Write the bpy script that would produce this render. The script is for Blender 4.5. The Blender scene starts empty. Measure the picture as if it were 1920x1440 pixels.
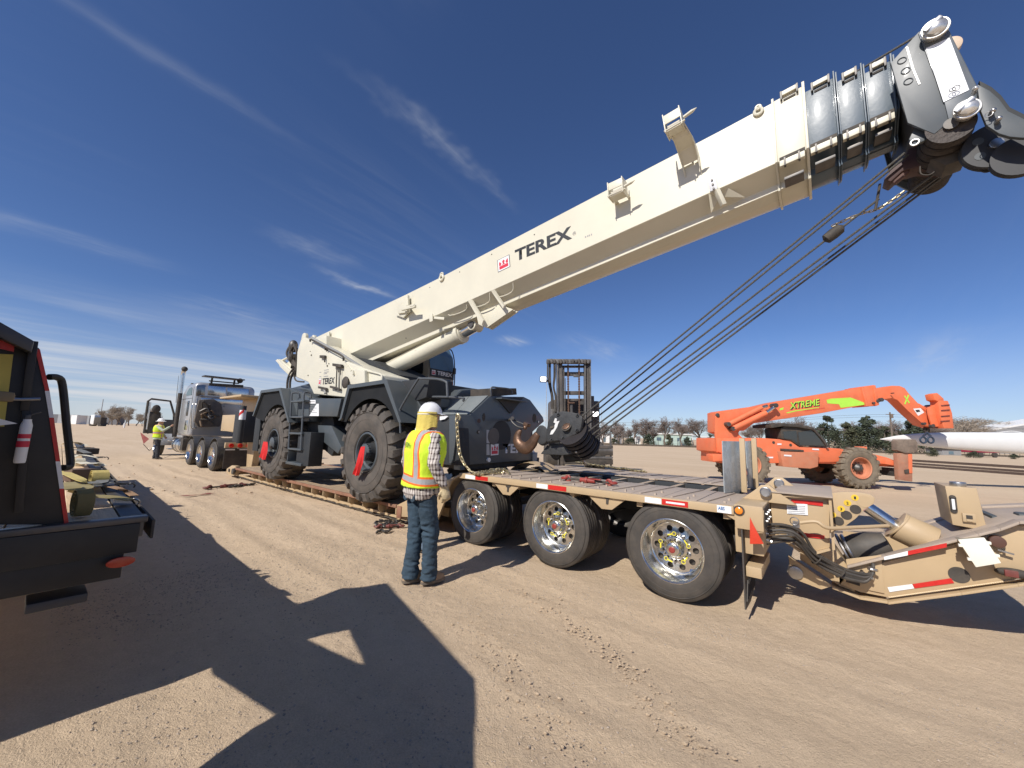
import bpy, bmesh, math, random
import numpy as np
from mathutils import Vector, Matrix, noise
random.seed(11)
V = Vector
SC = bpy.context.scene
COL = SC.collection
R = math.radians

# ------------------------------------------------------------ camera
YAW, PITCH, ROLL, FPX, EYE = R(-38.8236), R(7.4463), R(1.6611), 721.0, 1.56
_F = V((math.sin(YAW), math.cos(YAW), 0)); _R = V((math.cos(YAW), -math.sin(YAW), 0)); _Z = V((0, 0, 1))
FW = _F*math.cos(PITCH) + _Z*math.sin(PITCH); _U = -_F*math.sin(PITCH) + _Z*math.cos(PITCH)
RT = _R*math.cos(ROLL) + _U*math.sin(ROLL); UP = -_R*math.sin(ROLL) + _U*math.cos(ROLL)
EYEP = V((0, 0, EYE))
cd = bpy.data.cameras.new('camera'); cam = bpy.data.objects.new('camera', cd); COL.objects.link(cam)
cd.sensor_width = 36; cd.lens = FPX/1920*36; cd.clip_end = 5000; cd.clip_start = 0.05
cam.matrix_world = Matrix(((RT.x, UP.x, -FW.x, 0), (RT.y, UP.y, -FW.y, 0), (RT.z, UP.z, -FW.z, EYE), (0, 0, 0, 1)))
SC.camera = cam

def ray(x, y): return FW + RT*((x-960)/FPX) + UP*((720-y)/FPX)
def on(x, y, ax, v):
    d = ray(x, y); k = (v-EYEP[ax])/d[ax]; return EYEP + d*k
def G(x, y, z=0.0): return on(x, y, 2, z)          # point of the horizontal plane z
def T(x, y, t): return on(x, y, 1, t)              # point of the vertical plane Y = t (along the trailer)
def S(x, y, s): return on(x, y, 0, s)              # point of the vertical plane X = s (across the trailer)
def D(x, y, depth):                                 # point at a depth along the horizontal view axis
    d = ray(x, y); k = depth/(d.x*_F.x+d.y*_F.y); return EYEP + d*k
def TT(t, *pts): return [(p.x, p.z) for p in (T(x, y, t) for x, y in pts)]
def SS(s, *pts): return [(p.y, p.z) for p in (S(x, y, s) for x, y in pts)]

# ------------------------------------------------------------ world, sun, exposure
SUN_DIR = V((0.03, 1.0, -0.88)).normalized()        # the way the light travels
el = math.asin(-SUN_DIR.z); az = math.atan2(-SUN_DIR.x, -SUN_DIR.y)
w = bpy.data.worlds.new('World'); SC.world = w; w.use_nodes = True
nt = w.node_tree; nt.nodes.clear()
def N(t, **k):
    n = nt.nodes.new(t)
    for a, b in k.items(): setattr(n, a, b)
    return n
sky = N('ShaderNodeTexSky', sky_type='NISHITA', sun_disc=False)
sky.sun_elevation = el; sky.sun_rotation = az; sky.air_density = 1.0; sky.dust_density = 0.25; sky.ozone_density = 1.0; sky.altitude = 1400
bg = N('ShaderNodeBackground'); bg.inputs[1].default_value = 0.080
out = N('ShaderNodeOutputWorld')
tc = N('ShaderNodeTexCoord')
sep = N('ShaderNodeSeparateXYZ'); nt.links.new(tc.outputs['Generated'], sep.inputs[0])
# thin cirrus: project the direction on a high flat layer, stretch it, threshold a noise
mx = N('ShaderNodeMath', operation='MAXIMUM'); mx.inputs[1].default_value = 0.03; nt.links.new(sep.outputs[2], mx.inputs[0])
ad = N('ShaderNodeMath', operation='ADD'); ad.inputs[1].default_value = 0.10; nt.links.new(mx.outputs[0], ad.inputs[0])
dx = N('ShaderNodeMath', operation='DIVIDE'); dy = N('ShaderNodeMath', operation='DIVIDE')
nt.links.new(sep.outputs[0], dx.inputs[0]); nt.links.new(ad.outputs[0], dx.inputs[1])
nt.links.new(sep.outputs[1], dy.inputs[0]); nt.links.new(ad.outputs[0], dy.inputs[1])
cb = N('ShaderNodeCombineXYZ'); nt.links.new(dx.outputs[0], cb.inputs[0]); nt.links.new(dy.outputs[0], cb.inputs[1])
def nn_(op, *q, clamp=False):
    n = N('ShaderNodeMath', operation=op, use_clamp=clamp)
    for i, v in enumerate(q):
        if isinstance(v, (int, float)): n.inputs[i].default_value = v
        else: nt.links.new(v, n.inputs[i])
    return n.outputs[0]
def cnoise(sc, scale, detail, dist, seed):
    mp = N('ShaderNodeMapping'); mp.inputs['Scale'].default_value = sc; mp.inputs['Location'].default_value = seed; nt.links.new(cb.outputs[0], mp.inputs[0])
    nz = N('ShaderNodeTexNoise'); nz.inputs['Scale'].default_value = scale; nz.inputs['Detail'].default_value = detail; nz.inputs['Roughness'].default_value = 0.62; nz.inputs['Distortion'].default_value = dist
    nt.links.new(mp.outputs[0], nz.inputs[0]); return nz.outputs[0]
def sstep(v, a, b_):
    mr = N('ShaderNodeMapRange', interpolation_type='SMOOTHSTEP'); mr.inputs[1].default_value = a; mr.inputs[2].default_value = b_; nt.links.new(v, mr.inputs[0]); return mr.outputs[0]
CX, CY = dx.outputs[0], dy.outputs[0]
warp = nn_('MULTIPLY', nn_('SUBTRACT', cnoise((1, 1, 1), 2.6, 4, 0, (2, 5, 0)), 0.5), 0.34)
fine = sstep(cnoise((3.2, 0.8, 1), 3.0, 8, 0.5, (1.3, 4.1, 0)), 0.34, 0.70); fib = sstep(cnoise((6, 0.5, 1), 2.0, 8, 0.8, (8, 1, 0)), 0.40, 0.72)
tot = None
for x0, w0, ya, yb, amp, k_ in ((-1.165, .022, -.35, .55, .11, 0.3), (-.85, .020, .28, 1.12, .24, 0.8), (-1.875, .042, .72, 1.32, .50, 1), (-1.72, .06, .45, .98, .18, 1), (-2.38, .07, -.6, .5, .18, .5), (-1.80, .075, 2.05, 2.42, .50, .6), (-1.36, .16, 2.2, 3.3, .22, 1), (-2.85, .16, .2, 1.5, .22, 1), (.62, .12, 3.0, 4.6, .20, 1), (-.62, .05, -.2, .5, .08, 1)):
    xx = nn_('ADD', CX, nn_('MULTIPLY', warp, k_)); g_ = nn_('DIVIDE', nn_('SUBTRACT', xx, x0), w0); g_ = nn_('POWER', 2.718, nn_('MULTIPLY', nn_('MULTIPLY', g_, g_), -1.0))
    L2 = (yb-ya)*0.45; m_ = nn_('MULTIPLY', nn_('MULTIPLY', sstep(CY, ya, ya+L2), sstep(CY, yb, yb-L2)), g_); m_ = nn_('MULTIPLY', nn_('MULTIPLY', m_, amp), nn_('ADD', nn_('MULTIPLY', fine, 0.75), 0.25)); tot = m_ if tot is None else nn_('ADD', tot, m_)
# broad low bands away to the left, and a general faint veil of fibres
band = nn_('MULTIPLY', sstep(CX, -2.7, -3.9), sstep(nn_('ADD', nn_('MULTIPLY', cnoise((0.75, 0.13, 1), 1.0, 8, 0.9, (3.4, 9, 0)), 0.75), nn_('MULTIPLY', cnoise((2.4, 0.5, 1), 1.3, 7, 0.5, (1, 3, 0)), 0.25)), 0.38, 0.64)); tot = nn_('ADD', tot, nn_('MULTIPLY', band, 0.72))
lowh = nn_('MULTIPLY', sstep(sep.outputs[2], 0.24, -0.01), 0.42); tot = nn_('ADD', tot, lowh)
veil = nn_('MULTIPLY', nn_('MULTIPLY', fib, sstep(cnoise((1, 1, 1), 0.5, 3, 0, (6, 2, 0)), 0.45, 0.7)), 0.035); tot = nn_('ADD', tot, veil, clamp=True)
class _M: outputs = [tot]
m6 = _M
mix = N('ShaderNodeMixRGB'); nt.links.new(m6.outputs[0], mix.inputs[0]); tint = N('ShaderNodeMixRGB', blend_type='MULTIPLY'); tint.inputs[0].default_value = 1; tint.inputs[2].default_value = (0.70, 0.88, 1.24, 1); nt.links.new(sky.outputs[0], tint.inputs[1]); nt.links.new(tint.outputs[0], mix.inputs[1]); mix.inputs[2].default_value = (7.6, 8.0, 8.6, 1)
nt.links.new(mix.outputs[0], bg.inputs[0]); nt.links.new(bg.outputs[0], out.inputs[0])
sl = bpy.data.lights.new('sun', 'SUN'); sl.energy = 4.9; sl.angle = R(0.53); sl.color = (1.0, 0.95, 0.88)
so = bpy.data.objects.new('sun', sl); COL.objects.link(so); so.rotation_euler = SUN_DIR.to_track_quat('-Z', 'Y').to_euler(); so.location = (0, -10, 20)
SC.view_settings.view_transform = 'Standard'; SC.view_settings.look = 'None'; SC.view_settings.exposure = 0.08; SC.view_settings.gamma = 1
SC.view_settings.use_curve_mapping = False
SC.render.engine = 'CYCLES'

# ------------------------------------------------------------ materials
MATS = {}
def mat(name, col, rough=0.5, metal=0.0, var=0.12, scale=3.0, bump=0.0, bscale=40.0, dust=0.0, dcol=(0.40, 0.31, 0.22), coat=0.0, emit=None, es=1.0, alpha=None, trans=0.0, stretch=None, spec=None):
    if name in MATS: return MATS[name]
    m = bpy.data.materials.new(name); m.use_nodes = True; t = m.node_tree; p = t.nodes['Principled BSDF']; L = t.links.new
    p.inputs['Roughness'].default_value = rough; p.inputs['Metallic'].default_value = metal
    if coat: p.inputs['Coat Weight'].default_value = coat; p.inputs['Coat Roughness'].default_value = 0.08
    if spec is not None: p.inputs['Specular IOR Level'].default_value = spec
    if trans: p.inputs['Transmission Weight'].default_value = trans
    if emit: p.inputs['Emission Color'].default_value = (*emit, 1); p.inputs['Emission Strength'].default_value = es
    tcn = t.nodes.new('ShaderNodeTexCoord'); src = tcn.outputs['Object']
    if stretch:
        mp = t.nodes.new('ShaderNodeMapping'); mp.inputs['Scale'].default_value = stretch; L(src, mp.inputs[0]); src = mp.outputs[0]
    nz = t.nodes.new('ShaderNodeTexNoise'); nz.inputs['Scale'].default_value = scale; nz.inputs['Detail'].default_value = 7; nz.inputs['Roughness'].default_value = 0.65; L(src, nz.inputs[0])
    rp = t.nodes.new('ShaderNodeValToRGB'); rp.color_ramp.elements[0].position = 0.3; rp.color_ramp.elements[1].position = 0.7
    a = tuple(max(0, c*(1-var)) for c in col); b = tuple(min(1, c*(1+var)) for c in col)
    rp.color_ramp.elements[0].color = (*a, 1); rp.color_ramp.elements[1].color = (*b, 1); L(nz.outputs[0], rp.inputs[0])
    cur = rp.outputs[0]
    if dust > 0:
        n2 = t.nodes.new('ShaderNodeTexNoise'); n2.inputs['Scale'].default_value = scale*0.7+0.8; n2.inputs['Detail'].default_value = 9; n2.inputs['Roughness'].default_value = 0.7; L(src, n2.inputs[0])
        r2 = t.nodes.new('ShaderNodeMapRange'); r2.inputs[1].default_value = 0.38; r2.inputs[2].default_value = 0.75; r2.inputs[3].default_value = dust*0.25; r2.inputs[4].default_value = dust; L(n2.outputs[0], r2.inputs[0])
        mxn = t.nodes.new('ShaderNodeMixRGB'); L(r2.outputs[0], mxn.inputs[0]); L(cur, mxn.inputs[1]); mxn.inputs[2].default_value = (*dcol, 1); cur = mxn.outputs[0]
    L(cur, p.inputs['Base Color'])
    rr = t.nodes.new('ShaderNodeMapRange'); rr.inputs[3].default_value = max(0.02, rough-0.08); rr.inputs[4].default_value = min(1, rough+0.12); L(nz.outputs[0], rr.inputs[0]); L(rr.outputs[0], p.inputs['Roughness'])
    if bump:
        n3 = t.nodes.new('ShaderNodeTexNoise'); n3.inputs['Scale'].default_value = bscale; n3.inputs['Detail'].default_value = 5; L(src, n3.inputs[0])
        bp = t.nodes.new('ShaderNodeBump'); bp.inputs['Strength'].default_value = bump; bp.inputs['Distance'].default_value = 0.02; L(n3.outputs[0], bp.inputs['Height']); L(bp.outputs[0], p.inputs['Normal'])
    m.diffuse_color = (*col, 1); MATS[name] = m; return m

cream = mat('cream_paint', (0.635, 0.605, 0.485), 0.42, var=0.045, scale=1.5, coat=0.12, dust=0.16, dcol=(0.6, 0.52, 0.4), bump=0.02, bscale=12)
slate = mat('slate_paint', (0.054, 0.070, 0.082), 0.42, var=0.08, scale=2, coat=0.12, dust=0.09)
slate_in = mat('slate_paint_matt', (0.026, 0.031, 0.036), 0.6, var=0.15, scale=2, dust=0.05, spec=0.3)
boomgrey = mat('boom_grey_gloss', (0.068, 0.098, 0.128), 0.40, var=0.08, scale=6, coat=0.25, bump=0.05, bscale=30)
tan = mat('tan_paint', (0.47, 0.345, 0.20), 0.45, var=0.05, scale=2, dust=0.18, bump=0.03, bscale=15, coat=0.05)
tandeck = mat('tan_deck_worn', (0.42, 0.34, 0.265), 0.6, var=0.12, scale=5, dust=0.4, dcol=(0.33, 0.27, 0.23), bump=0.15, bscale=60)
rust = mat('rusty_red_brown', (0.22, 0.085, 0.045), 0.75, var=0.35, scale=8, dust=0.6, dcol=(0.33, 0.22, 0.15), bump=0.2, bscale=40)
wood = mat('weathered_wood', (0.36, 0.26, 0.165), 0.8, var=0.3, scale=3, bump=0.4, bscale=20, stretch=(0.6, 14, 14), dust=0.4)
newwood = mat('fresh_pale_wood', (0.58, 0.43, 0.27), 0.7, var=0.2, scale=2.2, bump=0.2, bscale=12, stretch=(0.7, 9, 9), dust=0.1)
black = mat('black_paint', (0.018, 0.019, 0.021), 0.42, var=0.2, scale=4, dust=0.06, spec=0.35)
blackm = mat('black_matt', (0.02, 0.02, 0.02), 0.75, var=0.3, scale=8, dust=0.2)
rubber = mat('tyre_rubber', (0.032, 0.031, 0.030), 0.7, var=0.25, scale=6, dust=0.16, bump=0.12, bscale=60)
rubberd = mat('tyre_rubber_dusty', (0.05, 0.047, 0.043), 0.8, var=0.25, scale=4, dust=0.55, dcol=(0.20, 0.16, 0.125), bump=0.25, bscale=50)
rubbertan = mat('tyre_rubber_sandy', (0.12, 0.10, 0.075), 0.85, var=0.2, scale=5, dust=0.7, dcol=(0.30, 0.24, 0.165), bump=0.3, bscale=40)
chrome = mat('polished_aluminium', (0.72, 0.71, 0.68), 0.20, 1.0, var=0.08, scale=8)
steel = mat('bare_steel', (0.45, 0.44, 0.43), 0.35, 1.0, var=0.2, scale=12)
dsteel = mat('dark_steel', (0.10, 0.10, 0.10), 0.5, 0.7, var=0.3, scale=10, dust=0.15)
galv = mat('gold_zinc_chain', (0.50, 0.43, 0.27), 0.4, 0.85, var=0.3, scale=20)
ropem = mat('wire_rope_steel', (0.10, 0.095, 0.085), 0.55, 0.5, var=0.3, scale=60, bump=0.6, bscale=160)
hookm = mat('worn_bronze_steel', (0.17, 0.10, 0.065), 0.42, 0.6, var=0.4, scale=7, bump=0.15, bscale=50)
white = mat('white_paint', (0.8, 0.8, 0.78), 0.45, var=0.03, scale=3, dust=0.05)
offwhite = mat('blade_white_gelcoat', (0.70, 0.71, 0.70), 0.4, var=0.04, scale=1, dust=0.08)
redtape = mat('red_reflector_tape', (0.55, 0.025, 0.02), 0.35, var=0.12, scale=20)
whitetape = mat('white_reflector_tape', (0.78, 0.78, 0.78), 0.35, var=0.06, scale=20)
redm = mat('red_paint', (0.26, 0.018, 0.015), 0.5, var=0.2, scale=8, dust=0.15)
redcloth = mat('red_flag_cloth', (0.62, 0.02, 0.02), 0.75, var=0.15, scale=6)
darkred = mat('faded_red_cloth', (0.20, 0.03, 0.03), 0.85, var=0.2, scale=6, dust=0.2)
maroon = mat('maroon_paint', (0.14, 0.025, 0.022), 0.5, var=0.3, scale=10, dust=0.15)
orange = mat('orange_paint', (0.80, 0.16, 0.055), 0.5, var=0.10, scale=2, dust=0.32, dcol=(0.62, 0.34, 0.22))
orangelens = mat('amber_lens', (0.85, 0.25, 0.02), 0.15, var=0.05, scale=30, coat=0.5)
redlens = mat('red_lens', (0.7, 0.02, 0.015), 0.12, var=0.05, scale=30, coat=0.5)
darklens = mat('dark_red_lens', (0.45, 0.06, 0.03), 0.2, var=0.1, scale=30)
lime = mat('lime_print', (0.42, 0.78, 0.08), 0.5, var=0.04, scale=5)
blackprint = mat('black_print', (0.02, 0.022, 0.025), 0.5, var=0.05, scale=5)
redprint = mat('red_print', (0.60, 0.03, 0.06), 0.5, var=0.05, scale=5)
whiteprint = mat('white_print', (0.75, 0.75, 0.75), 0.5, var=0.05, scale=5)
glass = mat('dark_window_glass', (0.02, 0.025, 0.03), 0.04, var=0.1, scale=2, spec=0.9)
skyglass = mat('tinted_window_glass', (0.10, 0.16, 0.20), 0.04, var=0.1, scale=2, spec=1.0)
silver = mat('silver_truck_paint', (0.40, 0.41, 0.42), 0.28, 0.35, var=0.05, scale=3, coat=0.4, dust=0.12)
greyleather = mat('grey_trim', (0.12, 0.12, 0.12), 0.6, var=0.2, scale=8)
yellowcloth = mat('yellow_neck_cloth', (0.66, 0.52, 0.12), 0.85, var=0.08, scale=14, bump=0.3, bscale=60)
strapy = mat('yellow_webbing', (0.52, 0.41, 0.14), 0.8, var=0.15, scale=14, bump=0.3, bscale=200)
strapw = mat('cream_webbing', (0.62, 0.57, 0.44), 0.85, var=0.12, scale=14, bump=0.3, bscale=200)
strapg = mat('grey_webbing', (0.16, 0.16, 0.15), 0.85, var=0.3, scale=14, bump=0.3, bscale=200)
lidm = mat('cream_box_lid', (0.80, 0.78, 0.66), 0.45, var=0.03, scale=4)
airbag = mat('airbag_rubber', (0.035, 0.035, 0.035), 0.6, var=0.3, scale=6, dust=0.2)
skin = mat('skin', (0.45, 0.26, 0.17), 0.55, var=0.08, scale=12)
hair = mat('dark_hair', (0.03, 0.02, 0.015), 0.7)
glovem = mat('work_glove_hide', (0.50, 0.40, 0.24), 0.8, var=0.2, scale=20, bump=0.3)
gloveg = mat('dark_work_glove', (0.09, 0.09, 0.07), 0.8, var=0.3, scale=20)
boot = mat('sandy_boot_leather', (0.30, 0.20, 0.12), 0.8, var=0.2, scale=15, dust=0.4, bump=0.3)
bootb = mat('black_boot', (0.03, 0.03, 0.03), 0.7, dust=0.2)
darkcloth = mat('dark_trousers', (0.03, 0.032, 0.038), 0.85, var=0.2)
greyshirt = mat('pale_shirt', (0.45, 0.50, 0.38), 0.85, var=0.1)

def jeans_mat(name, col):
    m = mat(name, col, 0.9, var=0.25, scale=5, bump=0.5, bscale=25)
    return m
jeans = jeans_mat('dark_denim', (0.035, 0.062, 0.09)); jeans2 = jeans_mat('pale_denim', (0.16, 0.22, 0.30))

def vest_mat(name, body, back=True):
    # hi-vis cloth: grey reflective bands edged in orange, printed in the wearer's own coordinates
    m = bpy.data.materials.new(name); m.use_nodes = True; t = m.node_tree; p = t.nodes['Principled BSDF']; L = t.links.new
    p.inputs['Roughness'].default_value = 0.8
    tcn = t.nodes.new('ShaderNodeTexCoord'); s = t.nodes.new('ShaderNodeSeparateXYZ'); L(tcn.outputs['Object'], s.inputs[0])
    def M(op, a, b=None, c=None):
        n = t.nodes.new('ShaderNodeMath'); n.operation = op
        for i, q in enumerate((a, b, c)):
            if q is None: continue
            if isinstance(q, (int, float)): n.inputs[i].default_value = q
            else: L(q, n.inputs[i])
        return n.outputs[0]
    zz = s.outputs[2]; xx = s.outputs[0]
    ax = M('ABSOLUTE', xx)
    if back:
        hb = M('ABSOLUTE', M('SUBTRACT', M('ADD', zz, M('MULTIPLY', xx, 0.10)), 1.075))
        vb = M('ADD', M('ABSOLUTE', M('SUBTRACT', ax, 0.135)), M('MULTIPLY', M('LESS_THAN', zz, 1.075), 1.0))
        d = M('MINIMUM', hb, vb)
    else:
        hb = M('ABSOLUTE', M('SUBTRACT', zz, 1.17)); vb = M('ABSOLUTE', M('SUBTRACT', ax, 0.11)); d = M('MINIMUM', hb, vb)
    g = M('LESS_THAN', d, 0.026); o = M('LESS_THAN', d, 0.046)
    m1 = t.nodes.new('ShaderNodeMixRGB'); L(o, m1.inputs[0]); m1.inputs[1].default_value = (*body, 1); m1.inputs[2].default_value = (0.9, 0.17, 0.02, 1)
    m2 = t.nodes.new('ShaderNodeMixRGB'); L(g, m2.inputs[0]); L(m1.outputs[0], m2.inputs[1]); m2.inputs[2].default_value = (0.36, 0.36, 0.36, 1)
    L(m2.outputs[0], p.inputs['Base Color'])
    n3 = t.nodes.new('ShaderNodeTexNoise'); n3.inputs['Scale'].default_value = 60; L(tcn.outputs['Object'], n3.inputs[0])
    bp = t.nodes.new('ShaderNodeBump'); bp.inputs['Strength'].default_value = 0.25; bp.inputs['Distance'].default_value = 0.01; L(n3.outputs[0], bp.inputs['Height']); L(bp.outputs[0], p.inputs['Normal'])
    return m
vestm = vest_mat('lime_vest_cloth', (0.66, 0.90, 0.04)); vestm2 = vest_mat('lime_vest_cloth_short', (0.62, 0.86, 0.04), False)

def plaid_mat(name, base, dark, sc=26.0):
    m = bpy.data.materials.new(name); m.use_nodes = True; t = m.node_tree; p = t.nodes['Principled BSDF']; L = t.links.new
    p.inputs['Roughness'].default_value = 0.9
    tcn = t.nodes.new('ShaderNodeTexCoord'); s = t.nodes.new('ShaderNodeSeparateXYZ'); L(tcn.outputs['Object'], s.inputs[0])
    def M(op, a, b):
        n = t.nodes.new('ShaderNodeMath'); n.operation = op
        for i, q in enumerate((a, b)):
            if isinstance(q, (int, float)): n.inputs[i].default_value = q
            elif q is not None: L(q, n.inputs[i])
        return n.outputs[0]
    h = M('ADD', s.outputs[0], M('MULTIPLY', s.outputs[1], 0.8))
    a = M('LESS_THAN', M('FRACT', M('MULTIPLY', h, sc), None), 0.42)
    b = M('LESS_THAN', M('FRACT', M('MULTIPLY', s.outputs[2], sc*0.72), None), 0.3)
    k = M('ADD', M('MULTIPLY', a, 0.62), M('MULTIPLY', b, 0.38))
    m1 = t.nodes.new('ShaderNodeMixRGB'); L(k, m1.inputs[0]); m1.inputs[1].default_value = (*base, 1); m1.inputs[2].default_value = (*dark, 1)
    L(m1.outputs[0], p.inputs['Base Color']); return m
plaid = plaid_mat('brown_white_plaid', (0.62, 0.56, 0.50), (0.075, 0.045, 0.04)); plaid2 = plaid_mat('dark_plaid', (0.12, 0.12, 0.12), (0.02, 0.02, 0.02))

# ------------------------------------------------------------ geometry helpers
ROOTINV = {}
def props(o, label=None, cat=None, group=None, kind=None):
    if label: o['label'] = label
    if cat: o['category'] = cat
    if group: o['group'] = group
    if kind: o['kind'] = kind
def thing(name, label, cat, loc, rotz=0.0, group=None, local=False):
    o = bpy.data.objects.new(name, None); COL.objects.link(o); o.location = loc; o.rotation_euler = (0, 0, rotz); o.empty_display_size = 0.3
    props(o, label, cat, group)
    ROOTINV[o.name] = Matrix.Identity(4) if local else (Matrix.Translation(V(loc)) @ Matrix.Rotation(rotz, 4, 'Z')).inverted()
    return o
def rootof(o):
    while o.parent: o = o.parent
    return o
def link(name, me, parent=None, loc=(0, 0, 0), rot=(0, 0, 0), scale=(1, 1, 1), label=None, kind=None):
    o = bpy.data.objects.new(name, me); COL.objects.link(o)
    if parent: o.parent = parent
    o.location = loc; o.rotation_euler = rot; o.scale = scale
    props(o, label, kind=kind); return o
def copy_tree(o, parent=None):
    c = o.copy(); COL.objects.link(c); c.parent = parent
    for ch in list(o.children): copy_tree(ch, c)
    return c

class B:
    def __init__(s): s.bm = bmesh.new()
    def face(s, pts):
        try: return s.bm.faces.new([s.bm.verts.new(p) for p in pts])
        except Exception: return None
    def hexa(s, p):        # 8 points: bottom 4, top 4
        v = [s.bm.verts.new(q) for q in p]
        for f in ((0, 3, 2, 1), (4, 5, 6, 7), (0, 1, 5, 4), (1, 2, 6, 5), (2, 3, 7, 6), (3, 0, 4, 7)): s.bm.faces.new([v[i] for i in f])
        return s
    def box(s, x0, x1, y0, y1, z0, z1):
        return s.hexa([(x0, y0, z0), (x1, y0, z0), (x1, y1, z0), (x0, y1, z0), (x0, y0, z1), (x1, y0, z1), (x1, y1, z1), (x0, y1, z1)])
    def obox(s, c, size, M=Matrix.Identity(3)):
        c = V(c); h = V(size)/2
        return s.hexa([c + M @ V((sx*h.x, sy*h.y, sz*h.z)) for sz in (-1, 1) for sx, sy in ((-1, -1), (1, -1), (1, 1), (-1, 1))])
    def bar(s, a, b, w, h, up=(0, 0, 1)):
        a, b = V(a), V(b); d = (b-a).normalized(); up = V(up)
        if abs(d.dot(up)) > 0.98: up = V((0, 1, 0))
        x = d.cross(up).normalized()*w/2; z = x.cross(d).normalized()*h/2
        return s.hexa([a-x-z, a+x-z, b+x-z, b-x-z, a-x+z, a+x+z, b+x+z, b-x+z])
    def prism(s, pts, t0, t1):      # outline in X,Z extruded along Y
        return s._pr([V((x, t0, z)) for x, z in pts], V((0, t1-t0, 0)))
    def prismx(s, pts, x0, x1):     # outline in Y,Z extruded along X
        return s._pr([V((x0, y, z)) for y, z in pts], V((x1-x0, 0, 0)))
    def prismz(s, pts, z0, z1):
        return s._pr([V((x, y, z0)) for x, y in pts], V((0, 0, z1-z0)))
    def _pr(s, P, d):
        a = [s.bm.verts.new(p) for p in P]; b = [s.bm.verts.new(p+d) for p in P]; n = len(P)
        s.bm.faces.new(a); s.bm.faces.new(b[::-1])
        for i in range(n): s.bm.faces.new((a[i], b[i], b[(i+1) % n], a[(i+1) % n]))
        return s
    def rings(s, rings, cap=True, closed=False):
        vs = [[s.bm.verts.new(p) for p in r] for r in rings]; n = len(vs[0])
        rr = list(zip(vs, vs[1:])) + ([(vs[-1], vs[0])] if closed else [])
        for a, b in rr:
            for i in range(n): s.bm.faces.new((a[i], a[(i+1) % n], b[(i+1) % n], b[i]))
        if cap and not closed: s.bm.faces.new(vs[0][::-1]); s.bm.faces.new(vs[-1])
        return s
    def sweep(s, pts, rad, n=8, flat=1.0, closed=False, upv=None):
        pts = [V(p) for p in pts]
        if not isinstance(rad, (list, tuple)): rad = [rad]*len(pts)
        m = len(pts); rr = []; prev = None
        for i, p in enumerate(pts):
            if closed: d = (pts[(i+1) % m]-pts[i-1]).normalized()
            else: d = (pts[min(i+1, m-1)]-pts[max(i-1, 0)]).normalized()
            if prev is None:
                up = V(upv) if upv else (V((0, 0, 1)) if abs(d.z) < 0.9 else V((0, 1, 0)))
                x = d.cross(up).normalized()
            else:
                x = (prev-d*prev.dot(d)).normalized()
            prev = x; z = x.cross(d).normalized()
            rr.append([p + (x*math.cos(a)*flat+z*math.sin(a))*rad[i] for a in [2*math.pi*k/n for k in range(n)]])
        return s.rings(rr, closed=closed)
    def cyl(s, a, b, r, r2=None, n=20): return s.sweep([a, b], [r, r if r2 is None else r2], n)
    def lathe(s, prof, p0=(0, 0, 0), axis=(0, 1, 0), n=32, cap=False):   # prof: (radius, along)
        p0 = V(p0); ax = V(axis).normalized(); x = ax.cross(V((0, 0, 1)) if abs(ax.z) < 0.9 else V((1, 0, 0))).normalized(); z = ax.cross(x)
        rr = [[p0+ax*h+(x*math.cos(a)+z*math.sin(a))*max(r, 0.0005) for a in [2*math.pi*k/n for k in range(n)]] for r, h in prof]
        return s.rings(rr, cap=cap)
    def torus(s, c, axis, Rr, r, n=24, m=8):
        c = V(c); ax = V(axis).normalized(); x = ax.cross(V((0, 0, 1)) if abs(ax.z) < 0.9 else V((1, 0, 0))).normalized(); z = ax.cross(x)
        return s.sweep([c+(x*math.cos(a)+z*math.sin(a))*Rr for a in [2*math.pi*k/n for k in range(n)]], r, m, closed=True)
    def ell(s, c, r, n=16, m=10):
        c = V(c); r = V(r) if not isinstance(r, (int, float)) else V((r, r, r))
        rr = [[c+V((r.x*math.sin(p)*math.cos(a), r.y*math.sin(p)*math.sin(a), r.z*math.cos(p))) for a in [2*math.pi*k/n for k in range(n)]] for p in [math.pi*(0.02+0.96*j/m) for j in range(m+1)]]
        return s.rings(rr[::-1])
    def mesh(s, name, m, inv=None, bevel=0.0, seg=2, ang=32, mats=None):
        bm = s.bm
        if inv is not None: bm.transform(inv)
        bmesh.ops.recalc_face_normals(bm, faces=bm.faces)
        if bevel:
            ed = [e for e in bm.edges if len(e.link_faces) == 2 and e.calc_face_angle(0) > R(35)]
            if ed:
                try: bmesh.ops.bevel(bm, geom=ed, offset=bevel, segments=seg, profile=0.6, affect='EDGES', clamp_overlap=True)
                except Exception: pass
        me = bpy.data.meshes.new(name); bm.to_mesh(me); bm.free()
        me.materials.append(m)
        me.polygons.foreach_set('use_smooth', [True]*len(me.polygons))
        try: me.set_sharp_from_angle(angle=R(ang))
        except Exception: pass
        return me
    def islands(s):
        s.bm.verts.index_update(); n = len(s.bm.verts); par = list(range(n))
        def f(a):
            while par[a] != a: par[a] = par[par[a]]; a = par[a]
            return a
        for e in s.bm.edges:
            a, b = f(e.verts[0].index), f(e.verts[1].index)
            if a != b: par[a] = b
        gr = {}
        for v in s.bm.verts: gr.setdefault(f(v.index), []).append(v.index)
        co = [v.co for v in s.bm.verts]; items = []
        for k, vs in gr.items():
            items.append([vs, [min(co[i][a] for i in vs)-0.004 for a in range(3)], [max(co[i][a] for i in vs)+0.004 for a in range(3)]])
        if len(items) > 160: return [list(range(n))]*0, len(items)
        ch = True
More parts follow.
